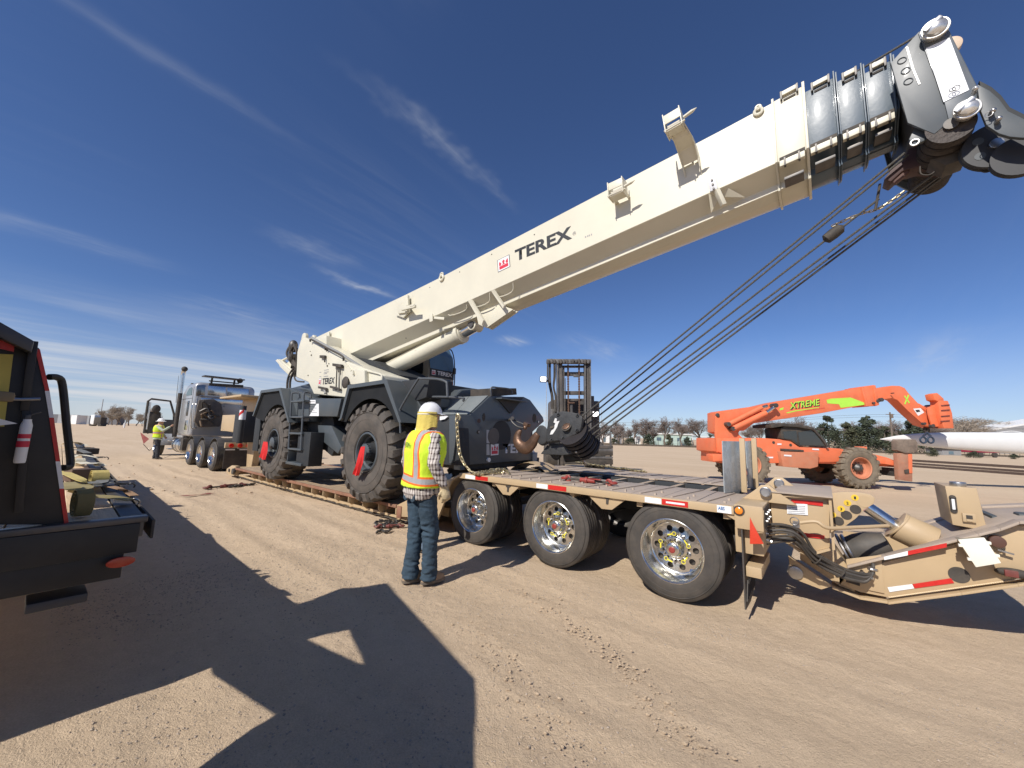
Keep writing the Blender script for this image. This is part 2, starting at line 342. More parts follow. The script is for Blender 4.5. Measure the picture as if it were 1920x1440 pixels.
        while ch:
            ch = False
            for i in range(len(items)):
                for j in range(len(items)-1, i, -1):
                    A, Bx = items[i], items[j]
                    if all(A[1][a] <= Bx[2][a] and Bx[1][a] <= A[2][a] for a in range(3)):
                        A[0] += Bx[0]; A[1] = [min(A[1][a], Bx[1][a]) for a in range(3)]; A[2] = [max(A[2][a], Bx[2][a]) for a in range(3)]; items.pop(j); ch = True
        return [it[0] for it in items], len(items)
    def build(s, name, m, parent=None, bevel=0.0, label=None, kind=None, cat=None, group=None, seg=2, ang=32, split=True):
        if parent and split and kind is None:
            gs, cnt = s.islands()
            if cnt > 40: kind = 'stuff'
            elif cnt > 1:
                s.bm.verts.ensure_lookup_table(); first = None
                for gidx in gs:
                    st = set(gidx); q = B(); mp = {}
                    for i in sorted(st): mp[i] = q.bm.verts.new(s.bm.verts[i].co)
                    for fc in s.bm.faces:
                        if fc.verts[0].index in st: q.bm.faces.new([mp[v.index] for v in fc.verts])
                    o = q.build(name, m, parent, bevel, label, None, cat, group, seg, ang, False); first = first or o
                s.bm.free(); return first
        inv = None
        if parent: inv = ROOTINV.get(rootof(parent).name)
        me = s.mesh(name, m, inv, bevel, seg, ang)
        o = link(name, me, parent, label=label, kind=kind)
        props(o, cat=cat, group=group); return o

def solo(b, name, m, label, cat, base, group=None, bevel=0.0, kind=None, rotz=0.0):
    base = V(base); me = b.mesh(name, m, Matrix.Translation(-base), bevel)
    o = link(name, me, None, loc=base); props(o, label, cat, group, kind); return o

def text(body, p0, p1, m, parent, name='lettering', height=None, bold=0.0, normal=(0, -1, 0), lift=0.004, shear=0.0, depth=0.002, wide=None, label=None):
    """flat letters whose baseline runs p0 -> p1; scaled to span it"""
    cu = bpy.data.curves.new('txt', 'FONT'); cu.body = body; cu.size = 1.0; cu.offset = bold; cu.extrude = 0.0; cu.shear = shear; cu.resolution_u = 3
    ob = bpy.data.objects.new('txt', cu); COL.objects.link(ob)
    dg = bpy.context.evaluated_depsgraph_get(); dg.update()
    me = bpy.data.meshes.new_from_object(ob.evaluated_get(dg)); bpy.data.objects.remove(ob)
    xs = [v.co.x for v in me.vertices]; ys = [v.co.y for v in me.vertices]
    p0, p1 = V(p0), V(p1); d = p1-p0; L_ = d.length; d.normalize(); n = V(normal).normalized(); u = n.cross(d).normalized()
    x0, x1, y0, y1 = min(xs), max(xs), min(ys), max(ys); sx = L_/(x1-x0); sy = (height/(y1-y0)) if height else sx
    inv = ROOTINV.get(rootof(parent).name) if parent else Matrix.Identity(4)
    for v in me.vertices: v.co = inv @ (p0 + d*((v.co.x-x0)*sx) + u*((v.co.y-y0)*sy) + n*lift)
    me.materials.clear(); me.materials.append(m)
    return link(name, me, parent, label=label)

def plate(parent, name, m, corners, th=0.004, normal=(0, -1, 0), bevel=0, label=None):
    n = V(normal).normalized()*th; b = B(); a = [V(c)+n*0.3 for c in corners]; b._pr(a, n); return b.build(name, m, parent, bevel, label=label, split=False)

def chainpts(b, pts, link_len=0.075, wr=0.009, wid=0.028, seg=8, m=4):
    """interlocked links along a polyline"""
    pts = [V(p) for p in pts]; L = [0]
    for a, c in zip(pts, pts[1:]): L.append(L[-1]+(c-a).length)
    step = link_len-2*wr*1.05; k = 0; dist = 0
    def at(q):
        q = min(max(q, 0), L[-1])
        for i in range(len(pts)-1):
            if q <= L[i+1] or i == len(pts)-2: return pts[i].lerp(pts[i+1], (q-L[i])/max(1e-6, L[i+1]-L[i]))
    while dist+step <= L[-1]:
        a = at(dist); c = at(dist+step); d = (c-a)
        if d.length < 1e-4: dist += step; continue
        d.normalize(); mid = (a+c)/2; up = V((0, 0, 1)) if abs(d.z) < 0.8 else V((0, 1, 0))
        x = d.cross(up).normalized(); z = x.cross(d)
        s_ = x if k % 2 else z; s_ = (s_ + (z if k % 2 else x)*0.35).normalized()
        path = []; hl = link_len/2-wid/2
        for i in range(seg):
            an = 2*math.pi*(i+0.5)/seg; path.append(mid + d*(math.cos(an)*wid/2 + (hl if math.cos(an) > 0 else -hl)) + s_*math.sin(an)*wid/2)
        b.sweep(path, wr, m, closed=True); dist += step; k += 1
    return b
def smooth_path(pts, n=6):
    pts = [V(p) for p in pts]; P = [pts[0]]+pts+[pts[-1]]; o = []
    for i in range(1, len(P)-2):
        for k in range(n):
            t = k/n; a, b_, c, d = P[i-1], P[i], P[i+1], P[i+2]
            o.append(0.5*((2*b_)+(c-a)*t+(2*a-5*b_+4*c-d)*t*t+(3*b_-a-3*c+d)*t**3))
    o.append(pts[-1]); return o
# ============================================================ GROUND
def gmat():
    m = bpy.data.materials.new('packed_sandy_dirt'); m.use_nodes = True; t = m.node_tree; p = t.nodes['Principled BSDF']; L = t.links.new
    p.inputs['Roughness'].default_value = 0.95; p.inputs['Specular IOR Level'].default_value = 0.15
    tcn = t.nodes.new('ShaderNodeTexCoord'); src = tcn.outputs['Object']
    def nz(scale, det, rough=0.6, st=None, dist=0.0):
        n = t.nodes.new('ShaderNodeTexNoise'); n.inputs['Scale'].default_value = scale; n.inputs['Detail'].default_value = det; n.inputs['Roughness'].default_value = rough; n.inputs['Distortion'].default_value = dist
        if st:
            mp = t.nodes.new('ShaderNodeMapping'); mp.inputs['Scale'].default_value = st; L(src, mp.inputs[0]); L(mp.outputs[0], n.inputs[0])
        else: L(src, n.inputs[0])
        return n.outputs[0]
    def ramp(f, a, ca, b, cb_):
        r = t.nodes.new('ShaderNodeValToRGB'); e = r.color_ramp.elements; e[0].position = a; e[0].color = (*ca, 1); e[1].position = b; e[1].color = (*cb_, 1); L(f, r.inputs[0]); return r.outputs[0]
    def mixc(f, a, b, mode='MIX', fac=None):
        n = t.nodes.new('ShaderNodeMixRGB'); n.blend_type = mode
        if f is not None: L(f, n.inputs[0])
        if fac is not None: n.inputs[0].default_value = fac
        for i, q in ((1, a), (2, b)):
            if isinstance(q, tuple): n.inputs[i].default_value = (*q, 1)
            else: L(q, n.inputs[i])
        return n.outputs[0]
    big = ramp(nz(0.35, 8, 0.65, (0.25, 1.0, 1)), 0.33, (0.58, 0.445, 0.305), 0.70, (0.66, 0.52, 0.37))
    streak = ramp(nz(1.6, 9, 0.7, (0.10, 1.3, 1), 0.3), 0.30, (0.86, 0.845, 0.83), 0.70, (1.08, 1.08, 1.08))
    c = mixc(None, big, streak, 'MULTIPLY', 0.5)
    med = ramp(nz(7, 9, 0.75), 0.30, (0.80, 0.78, 0.76), 0.68, (1.08, 1.08, 1.07)); c = mixc(None, c, med, 'MULTIPLY', 0.5)
    fine = ramp(nz(90, 4, 0.7), 0.28, (0.70, 0.68, 0.66), 0.70, (1.18, 1.17, 1.15)); c = mixc(None, c, fine, 'MULTIPLY', 0.55)
    vo = t.nodes.new('ShaderNodeTexVoronoi'); vo.inputs['Scale'].default_value = 55; L(src, vo.inputs[0])
    vr = t.nodes.new('ShaderNodeMapRange'); vr.inputs[1].default_value = 0.05; vr.inputs[2].default_value = 0.22; vr.inputs[3].default_value = 1; vr.inputs[4].default_value = 0; L(vo.outputs[0], vr.inputs[0])
    gp = t.nodes.new('ShaderNodeMath'); gp.operation = 'MULTIPLY'; L(vr.outputs[0], gp.inputs[0])
    g2 = t.nodes.new('ShaderNodeMapRange'); g2.inputs[1].default_value = 0.45; g2.inputs[2].default_value = 0.65; L(nz(2.2, 5), g2.inputs[0]); L(g2.outputs[0], gp.inputs[1])
    c = mixc(gp.outputs[0], c, (0.40, 0.34, 0.28))
    # dark damp/oil specks
    sp = t.nodes.new('ShaderNodeMapRange'); sp.inputs[1].default_value = 0.68; sp.inputs[2].default_value = 0.78; sp.inputs[4].default_value = 0.5; L(nz(4.5, 6, 0.7), sp.inputs[0]); c = mixc(sp.outputs[0], c, (0.16, 0.11, 0.075))
    L(c, p.inputs['Base Color'])
    def bump(h, st, dist, prev=None):
        b = t.nodes.new('ShaderNodeBump'); b.inputs['Strength'].default_value = st; b.inputs['Distance'].default_value = dist; L(h, b.inputs['Height'])
        if prev: L(prev, b.inputs['Normal'])
        return b.outputs[0]
    n1 = bump(nz(1.3, 8, 0.7, (0.3, 1.0, 1)), 0.45, 0.03); n2 = bump(nz(16, 8, 0.75), 0.8, 0.03, n1); n3 = bump(gp.outputs[0], 0.5, 0.008, n2); n4 = bump(nz(130, 3), 0.8, 0.007, n3)
    L(n4, p.inputs['Normal']); return m
GM = gmat()
def axis_pts(a, b, step, far, n):
    core = np.arange(a, b+1e-6, step); g = np.geomspace(step*2, far, n)
    return np.concatenate([(a-g)[::-1], core, b+g])
xs = axis_pts(-16.0, 3.0, 0.035, 2600, 70); ys = axis_pts(-1.2, 6.4, 0.03, 2600, 70)
def ghash(X, Y, s):
    return np.sin(X*12.9898*s+Y*78.233*s)
def vnoise(X, Y, seed):       # smooth value noise
    rs = np.random.RandomState(seed); tab = rs.rand(256, 256)
    xi = np.floor(X).astype(int); yi = np.floor(Y).astype(int); fx = X-xi; fy = Y-yi; fx = fx*fx*(3-2*fx); fy = fy*fy*(3-2*fy)
    g = lambda a, b: tab[a % 256, b % 256]
    return (g(xi, yi)*(1-fx)+g(xi+1, yi)*fx)*(1-fy)+(g(xi, yi+1)*(1-fx)+g(xi+1, yi+1)*fx)*fy - 0.5
X, Y = np.meshgrid(xs, ys, indexing='xy')
def height(X, Y):
    Z = 0.022*vnoise(X*0.3, Y*0.6, 1)+0.012*vnoise(X*0.6+Y*0.3, Y*1.9, 2)+0.012*vnoise(X*2.6, Y*4.0, 3)+0.009*vnoise(X*7, Y*9, 4)+0.006*vnoise(X*15, Y*15, 5)
    wob = 0.10*np.sin(X*0.45)+0.05*np.sin(X*1.3+1)
    for yc, wd, dp in ((1.95, 0.16, 0.012), (2.35, 0.12, 0.008), (3.05, 0.20, 0.011), (3.55, 0.14, 0.008), (0.75, 0.18, 0.008)):
        q = (Y-yc-wob)/wd; Z += dp*(-np.exp(-q*q)+0.6*np.exp(-((np.abs(q)-1.7)**2)*2.5))
    # a chevron tread print running along the lot
    q = (Y-1.62-0.04*np.sin(X*0.7)); inb = np.clip(1.2-np.abs(q)/0.11, 0, 1); ph = np.abs(q)*9+X*11.0
    Z += 0.012*inb*(np.clip(np.sin(ph*2*np.pi/2.0), -0.2, 1.0)-0.4)*(vnoise(X*1.2, Y*2, 8) > -0.22)
    far = np.clip((np.hypot(X+5, Y-3)-12)/10, 0, 1)
    Z = Z*(0.35+0.65*vnoise(X*0.35+9, Y*0.9, 31)+0.5)*(1-far)
    flat = (((X > -7) & (X < 1) & (Y > 3.9)) | (X < -16)).astype(float)
    return Z - 0.012
Z = height(X, Y)
n = X.size; co = np.stack([X.ravel(), Y.ravel(), Z.ravel()], 1).astype(np.float32)
nx = len(xs); ny = len(ys); i = np.arange((ny-1)*(nx-1)); r_, c_ = i//(nx-1), i % (nx-1); a = r_*nx+c_
idx = np.stack([a, a+1, a+nx+1, a+nx], 1).astype(np.int32)
me = bpy.data.meshes.new('ground'); me.vertices.add(n); me.vertices.foreach_set('co', co.ravel()); me.loops.add(idx.size); me.loops.foreach_set('vertex_index', idx.ravel())
me.polygons.add(len(idx)); me.polygons.foreach_set('loop_start', np.arange(0, idx.size, 4, dtype=np.int32)); me.polygons.foreach_set('loop_total', np.full(len(idx), 4, dtype=np.int32))
me.update(); me.polygons.foreach_set('use_smooth', [True]*len(idx)); me.materials.append(GM)
gr = link('ground', me, kind='structure')
# loose gravel lying on it (nobody could count it)
def gravel(nm, cnt, box, rmin, rmax, seed):
    rs = np.random.RandomState(seed); x0, x1, y0, y1 = box
    px = rs.uniform(x0, x1, cnt*3); py = rs.uniform(y0, y1, cnt*3)
    keep = (vnoise(px*0.8, py*1.6, 21) > rs.uniform(-0.35, 0.25, cnt*3)); px = px[keep][:cnt]; py = py[keep][:cnt]; m = len(px)
    rr = rmin+(rmax-rmin)*rs.rand(m)**3.0
    base = np.array([[1, 0, 0], [-1, 0, 0], [0, 1, 0], [0, -1, 0], [0, 0, 1], [0, 0, -1]], float); F = np.array([[0, 2, 4], [2, 1, 4], [1, 3, 4], [3, 0, 4], [2, 0, 5], [1, 2, 5], [3, 1, 5], [0, 3, 5]])
    ang = rs.rand(m)*6.28; ca, sa = np.cos(ang), np.sin(ang)
    P = base[None]*(rr[:, None, None]*np.stack([rs.uniform(.7, 1.3, m), rs.uniform(.7, 1.3, m), rs.uniform(.45, .8, m)], 1)[:, None, :]) + rs.normal(0, 0.12, (m, 6, 3))*rr[:, None, None]
    Xr = P[..., 0]*ca[:, None]-P[..., 1]*sa[:, None]; Yr = P[..., 0]*sa[:, None]+P[..., 1]*ca[:, None]
    hz = height(px, py)
    P = np.stack([Xr+px[:, None], Yr+py[:, None], P[..., 2]+hz[:, None]+rr[:, None]*0.3], -1).reshape(-1, 3)
    I = (F[None]+np.arange(m)[:, None, None]*6).reshape(-1, 3)
    me = bpy.data.meshes.new(nm); me.from_pydata(P.tolist(), [], I.tolist()); me.materials.append(mat('gravel_stone', (0.40, 0.33, 0.26), 0.9, var=0.3, scale=9, dust=0.5, dcol=(0.30, 0.225, 0.16)))
    o = link(nm, me, kind='stuff'); o['label'] = 'small loose pebbles scattered over the packed sandy dirt'; o['category'] = 'gravel'; return o
gravel('gravel', 22000, (-5.5, 1.5, 0.3, 3.9), 0.002, 0.009, 4)
gravel('gravel', 5000, (-14, -4, 1.2, 5.0), 0.003, 0.012, 5)

# ============================================================ SEMI-TRAILER
TL = 4.08; TC = 5.42; TR = 6.76          # near edge, centre line, far edge of the trailer
tr = thing('lowboy_trailer', 'long tan lowboy trailer with wooden low deck and three polished-wheel axles under the crane', 'trailer', (-7, TC, 0))
def wheel_protos():
    P = {}
    b = B(); w_ = 0.275; r = 0.472
    prof = [(0.290, -0.5), (0.300, -0.52), (0.345, -0.53), (0.405, -0.515), (0.445, -0.47), (0.463, -0.43)]
    h = [(q, a*w_) for q, a in prof]
    tread = []
    for k, (g0) in enumerate((-0.30, -0.10, 0.10, 0.30)):
        tread += [(r, (g0-0.035)*w_), (r-0.010, (g0-0.02)*w_), (r-0.010, (g0+0.02)*w_), (r, (g0+0.035)*w_)]
    full = h+[(r-0.001, -0.40*w_)]+tread+[(r-0.001, 0.40*w_)]+[(q, -a) for q, a in h[::-1]]
    b.lathe(full, n=96)
    # moulded rings and tread shoulder sipes
    for rr_, rad in ((0.33, 0.0022), (0.385, 0.0022), (0.432, 0.003)): b.torus((0, -0.5*w_-0.004+(0.004 if rr_ > 0.4 else 0), 0), (0, 1, 0), rr_, rad*1.4, 72, 5)
    P['tyre'] = b.mesh('tyre', rubber, ang=28)
    b = B()     # outer dish rim, opening towards -Y
    b.lathe([(0.292, -0.140), (0.300, -0.150), (0.306, -0.146), (0.306, -0.136), (0.286, -0.130), (0.278, -0.10), (0.262, -0.06), (0.258, 0.02), (0.250, 0.030), (0.225, 0.036)], n=72)
    P['rim'] = b.mesh('rim', chrome, ang=50)
    # disc with ten hand holes, built as ring segments
    b = B(); nh = 10
    ro, ri, rc = 0.252, 0.118, 0.190
    for k in range(nh):
        a0 = 2*math.pi*k/nh; da = 2*math.pi/nh; hr = 0.030; mm = 12
        hole = [(rc*math.cos(a0)+hr*math.cos(q), rc*math.sin(a0)+hr*math.sin(q)) for q in [2*math.pi*j/mm + a0 for j in range(mm)]]
        outp = []
        for j in range(mm):
            q = 2*math.pi*j/mm; cq, sq = math.cos(q), math.sin(q)
            m_ = max(abs(cq), abs(sq)); u, v_ = cq/m_, sq/m_      # square perimeter
            rad = (ro+ri)/2 + u*(ro-ri)/2; an = a0 + v_*da/2; outp.append((rad*math.cos(an), rad*math.sin(an)))
        y0 = 0.032
        dish = lambda x, z: y0 - 0.05*max(0, (0.20-math.hypot(x, z))/0.08)*0.35
        for j in range(mm):
            j2 = (j+1) % mm
            b.face([(hole[j][0], dish(*hole[j]), hole[j][1]), (hole[j2][0], dish(*hole[j2]), hole[j2][1]), (outp[j2][0], dish(*outp[j2]), outp[j2][1]), (outp[j][0], dish(*outp[j]), outp[j][1])])
            b.face([(hole[j][0], dish(*hole[j]), hole[j][1]), (hole[j2][0], dish(*hole[j2]), hole[j2][1]), (hole[j2][0], y0+0.022, hole[j2][1]), (hole[j][0], y0+0.022, hole[j][1])])
    b.lathe([(0.118, 0.014), (0.112, 0.010), (0.08, 0.010)], n=40)
    bmesh.ops.remove_doubles(b.bm, verts=b.bm.verts, dist=0.0005)
    P['disc'] = b.mesh('disc', chrome, ang=40)
    b = B(); b.lathe([(0.24, 0.07), (0.10, 0.06), (0.02, 0.06)], n=24); P['drum'] = b.mesh('brake_drum', blackm)
    b = B(); b.lathe([(0.092, 0.012), (0.090, -0.02), (0.078, -0.05), (0.070, -0.085), (0.060, -0.098), (0.045, -0.102), (0.001, -0.103)], n=36); P['hub'] = b.mesh('hub_cap', chrome, ang=40)
    b = B(); b.lathe([(0.030, -0.101), (0.030, -0.112), (0.024, -0.116), (0.001, -0.116)], n=24); P['plug'] = b.mesh('hub_plug', redm)
    b = B()
    for k in range(10):
        a = 2*math.pi*(k+0.5)/10; b.cyl((0.142*math.cos(a), 0.02, 0.142*math.sin(a)), (0.142*math.cos(a), -0.022, 0.142*math.sin(a)), 0.0165, 0.015, 6)
    P['nuts'] = b.mesh('lug_nut_ring', steel)
    b = B()
    for k in range(0, 10, 2):
        a = 2*math.pi*(k+0.5)/10; a2 = 2*math.pi*(k+1.5)/10
        p, q = V((0.142*math.cos(a), -0.026, 0.142*math.sin(a))), V((0.142*math.cos(a2), -0.026, 0.142*math.sin(a2)))
        b.torus(p, (0, 1, 0), 0.018, 0.004, 12, 4); b.bar(p.lerp(q, 0.15), p.lerp(q, 0.75), 0.012, 0.006, (0, 1, 0))
    P['clips'] = b.mesh('lug_nut_indicator', mat('yellow_plastic', (0.75, 0.65, 0.05), 0.5))
    b = B(); b.lathe([(0.306, -0.12), (0.27, -0.10), (0.26, 0.12), (0.306, 0.13)], n=32); b.lathe([(0.262, 0.0), (0.02, 0.0)], n=24); P['innerrim'] = b.mesh('inner_rim', dsteel)
    return P
WP = wheel_protos()
def truck_wheel(root, x, y, z, face=-1, full=True, clips=True, sc=1.0):
    rz = 0 if face < 0 else math.pi
    rl = root.location; L0 = (x-rl.x, y-rl.y, z-rl.z)
    wo = link('wheel', WP['tyre'], root, L0, (0, random.random()*6 if False else 0, rz), (sc, sc, sc))
    if full:
        for k in ('rim', 'disc', 'drum', 'hub', 'plug', 'nuts')+(('clips',) if clips else ()):
            link(WP[k].name.split('.')[0], WP[k], wo, kind='stuff' if k in ('nuts', 'clips') else None)
    else: link('inner_rim', WP['innerrim'], wo)
    return wo
AX = [-3.99, -2.615, -1.235]; HZ = 0.462
for i_, ax_ in enumerate(AX):
    truck_wheel(tr, ax_, 4.26, HZ, clips=i_ > 0); truck_wheel(tr, ax_, 4.59, HZ, 1, False)
    truck_wheel(tr, ax_, 6.58, HZ, 1); truck_wheel(tr, ax_, 6.25, HZ, -1, False)
b = B()
for ax_ in AX: b.cyl((ax_, 4.5, HZ), (ax_, 6.3, HZ), 0.065, n=16)
b.build('axle', dsteel, tr)
# rear deck: edge channels, plates, cross strips
DZ = 0.97
X0, X1 = T(861, 887, TL).x, T(1376, 949, TL).x
b = B()
for y0, y1 in ((TL, TL+0.05), (TR-0.05, TR)): b.box(X0, X1-0.003, y0, y1, DZ-0.075, DZ)
b.build('side_rail', tan, tr, 0.006)
b = B()
for y in (5.12, 5.86-0.09): b.box(X0-0.2, X1, y, y+0.09, 0.62, DZ-0.02)
b.build('main_beam', slate_in, tr, 0.006)
b = B()
for k in range(9): x = X0+0.2+k*(X1-X0-0.3)/8; b.box(x, x+0.06, TL+0.06, TR-0.06, DZ-0.13, DZ-0.022)
b.build('cross_member', tan, tr)
np_ = 11
for row, (y0, y1) in enumerate(((TL+0.052, 5.10), (5.88, TR-0.052))):
    mep = None
    for k in range(np_):
        x = X0+0.01+k*(X1-X0-0.01)/np_; wd = (X1-X0-0.01)/np_
        if mep is None:
            b = B(); b.box(0, wd-0.006, 0, y1-y0, -0.012, 0); mep = b.mesh('deck_plate', tandeck, bevel=0.002)
        link('deck_plate', mep, tr, V((x, y0, DZ+random.uniform(-0.0015, 0.0015)))-tr.location)
for row, (y0, y1) in enumerate(((TL+0.09, 5.05), (5.93, TR-0.1))):
    b = B(); b.bar((0, 0, 0.006), (0.10, y1-y0, 0.006), 0.022, 0.012); mes = b.mesh('cleat_strip', tandeck, bevel=0.003)
    for k in range(np_): link('cleat_strip', mes, tr, V((X0+0.08+k*(X1-X0)/np_, y0, DZ))-tr.location)
b = B()
for k in range(np_):
    for y in (TL+0.12, TL+0.34): b.box(X0+0.22+k*(X1-X0)/np_, X0+0.24+k*(X1-X0)/np_, y, y+0.02, DZ, DZ+0.022)
b.build('deck_stud', tandeck, tr)
# gussets hanging from the rail between the tyres
for pts in (((923, 901), (978, 909), (956, 929), (943, 927)), ((1097, 923), (1176, 935), (1147, 956), (1128, 954))):
    b = B(); b.prism(TT(TL+0.03, *pts), TL+0.03, TL+0.05); g = b.build('gusset', tan, tr, 0.002)
    c = T(sum(p[0] for p in pts[:2])/2+2, pts[0][1]+16, TL+0.03)
    bb = B(); bb.prism([(c.x-0.012, c.z-0.035), (c.x+0.014, c.z-0.035), (c.x+0.02, c.z+0.02), (c.x+0.05, c.z+0.045), (c.x+0.04, c.z+0.05), (c.x-0.03, c.z+0.045), (c.x-0.035, c.z+0.03), (c.x-0.01, c.z+0.02)], TL+0.022, TL+0.031); bb.build('gusset_slot', blackm, tr)
b = B(); b.prism(TT(TL+0.02, (1376, 950), (1432, 958), (1432, 1000), (1418, 1000), (1362, 966)), TL+0.02, TL+0.12); b.build('end_bracket', tan, tr, 0.004)
# reflective tape on the rail
def tapestrip(root, t, quads, n=(0, -1, 0)):
    for col, q in quads: plate(root, 'reflector_strip', whitetape if col == 'w' else redtape, [T(x, y, t) for x, y in q], 0.003, n)
def railtape(xa, xb, col):
    ya = 887+(xa-861)*0.1204; yb = 887+(xb-861)*0.1204
    a, b_ = T(xa, ya, TL).x, T(xb, yb, TL).x
    plate(tr, 'reflector_strip', whitetape if col == 'w' else redtape, [(a, TL, DZ-0.066), (b_, TL, DZ-0.066), (b_, TL, DZ-0.012), (a, TL, DZ-0.012)], 0.003)
    return a, b_
for xa, xb, c in ((873, 891, 'w'), (892, 915, 'r'), (1006, 1027, 'w'), (1028, 1062, 'r'), (1209, 1240, 'w'), (1241, 1290, 'r')): ab = railtape(xa, xb, c)
xa, xb = ab
plate(tr, 'white_print_bar', whiteprint, [(xa+0.04, TL-0.003, DZ-0.048), (xb-0.03, TL-0.003, DZ-0.048), (xb-0.03, TL-0.003, DZ-0.03), (xa+0.04, TL-0.003, DZ-0.03)], 0.0015)
a, b_ = T(1344, 945, TL).x, T(1371, 948, TL).x
plate(tr, 'sticker', whitetape, [(a, TL, DZ-0.07), (b_, TL, DZ-0.07), (b_, TL, DZ-0.006), (a, TL, DZ-0.006)], 0.002)
text('ABS', (a+0.01, TL-0.003, DZ-0.045), (a+(b_-a)*0.55, TL-0.003, DZ-0.045), mat('blue_print', (0.05, 0.15, 0.35)), tr, 'lettering', 0.03, bold=0.02)
c = T(1386, 957, TL+0.02); b = B(); b.cyl((c.x, TL+0.02, c.z), (c.x, TL+0.002, c.z), 0.045, n=24); lo = b.build('marker_light', blackm, tr, 0.004)
b = B(); b.lathe([(0.033, 0), (0.03, -0.012), (0.018, -0.018), (0.001, -0.02)], (c.x, TL+0.004, c.z), (0, 1, 0), 24); b.build('lens', orangelens, lo)
# end box of the deck and its plate with switches
b = B(); e0 = X1; b.box(e0, e0+0.22, TL+0.01, 4.62, 0.78, DZ+0.02); b.build('end_box', tan, tr, 0.008)
b = B(); b.box(e0-0.02, e0+0.20, TL+0.12, TR-0.1, 0.55, DZ-0.01); b.build('end_beam', tan, tr, 0.008)
pm = plate(tr, 'control_panel', blackm, [(e0+0.222, TL+0.05, 0.80), (e0+0.222, 4.55, 0.80), (e0+0.222, 4.55, 0.97), (e0+0.222, TL+0.05, 0.97)], 0.004, (1, 0, 0))
b = B()
for k in range(3):
    for z in (0.86, 0.92): b.cyl((e0+0.225, TL+0.12+k*0.13, z), (e0+0.245, TL+0.12+k*0.13, z), 0.013, n=10)
b.build('switch', steel, pm)
# mud flap and its hanger, red triangle
f0 = T(1390, 985, TL); f1 = T(1402, 1148, TL)
b = B(); b.prismx([(TL+0.02, 0.82), (TL+0.60, 0.82), (TL+0.60, 0.14), (TL+0.30, 0.09), (TL+0.02, 0.10)], f0.x-0.008, f0.x+0.004); mf = b.build('mud_flap', rubber, tr)
b = B()
for k in range(7): b.bar((f0.x+0.008, TL+0.05+k*0.08, 0.16), (f0.x+0.008, TL+0.13+k*0.08, 0.32), 0.008, 0.014, (1, 0, 0))
b.build('mud_flap_rib', rubber, tr)
b = B(); b.box(f0.x+0.01, f0.x+0.13, TL+0.06, TL+0.72, 0.37, 0.46); b.build('bumper_step', tan, tr, 0.008)
b = B(); b.prism(TT(TL-0.01, (1406, 970), (1406, 1020), (1432, 1020), (1413, 985)), TL-0.01, TL+0.0); b.build('warning_triangle', mat('red_orange_paint', (0.62, 0.05, 0.02), 0.5), tr, 0.002)
# clear splash guards on tan posts standing at the deck end
for k, (x0, yb, yt, yy) in enumerate(((1396, 923, 822, 4.78), (1418, 915, 822, 5.32))):
    bs = G(x0, yb, DZ); tp = T(x0, yt, bs.y)
    b = B(); b.box(bs.x-0.028, bs.x+0.028, bs.y-0.02, bs.y+0.02, DZ, tp.z); b.build('post', tan, tr, 0.004)
b0 = G(1358, 925, DZ); b1 = T(1358, 826, b0.y); pg = mat('scratched_clear_panel', (0.30, 0.34, 0.36), 0.25, var=0.25, scale=9, trans=0.0, dust=0.3, dcol=(0.5, 0.47, 0.42), coat=0.3)
q0 = G(1394, 921, DZ); b = B(); b.bar((b0.x, b0.y, (DZ+b1.z)/2), (q0.x-0.005, q0.y+0.0, (DZ+b1.z)/2), 0.012, b1.z-DZ-0.01); b.build('splash_panel', pg, tr, 0.003)
q1 = G(1402, 916, DZ); q2 = G(1416, 914, DZ); b = B(); b.bar((q1.x, q1.y+0.03, (DZ+b1.z)/2), (q2.x, q2.y, (DZ+b1.z)/2+0.01), 0.012, b1.z-DZ); b.build('splash_panel', pg, tr, 0.003)
# ---- low deck
LZ = 0.30; LX0, LX1 = -14.05, -5.75
b = B()
for y in (4.75, 6.0): b.box(LX0, LX1+0.6, y, y+0.12, 0.10, LZ-0.05)
b.build('deck_beam', tan, tr, 0.01)
b = B(); b.box(LX0, LX1, TL, TL+0.05, LZ-0.045, LZ+0.01); b.box(LX0, LX1, TR-0.05, TR, LZ-0.045, LZ+0.01); b.build('red_edge_rail', rust, tr, 0.006)
xa, xb = T(472, 884, TL).x, T(679, 934, TL).x; no = 12; st_ = (xb-xa)/(no-1)
b = B(); b.prism([(0, 0)]*0 or [(0, LZ-0.02), (0.03, LZ-0.02), (0.03, 0), (0, 0)], 0, 0.1) if False else None
b = B()
b.prismx([(0, -0.0), (0, -0.10), (0.08, -0.16), (0.62, -0.19), (0.66, -0.19), (0.66, 0)], 0, 0.022); b.box(-0.03, 0.05, 0.05, 0.64, -0.197, -0.19) ; om = b.mesh('outrigger', tan, bevel=0.003)
k = 0; x = xa
while x < LX1: link('outrigger', om, tr, V((x, TL+0.01, LZ-0.045))-tr.location); x += st_; k += 1
x = xa
while x < LX1: link('outrigger', om, tr, V((x, TR-0.01, LZ-0.045))-tr.location, (0, 0, math.pi)); x += st_
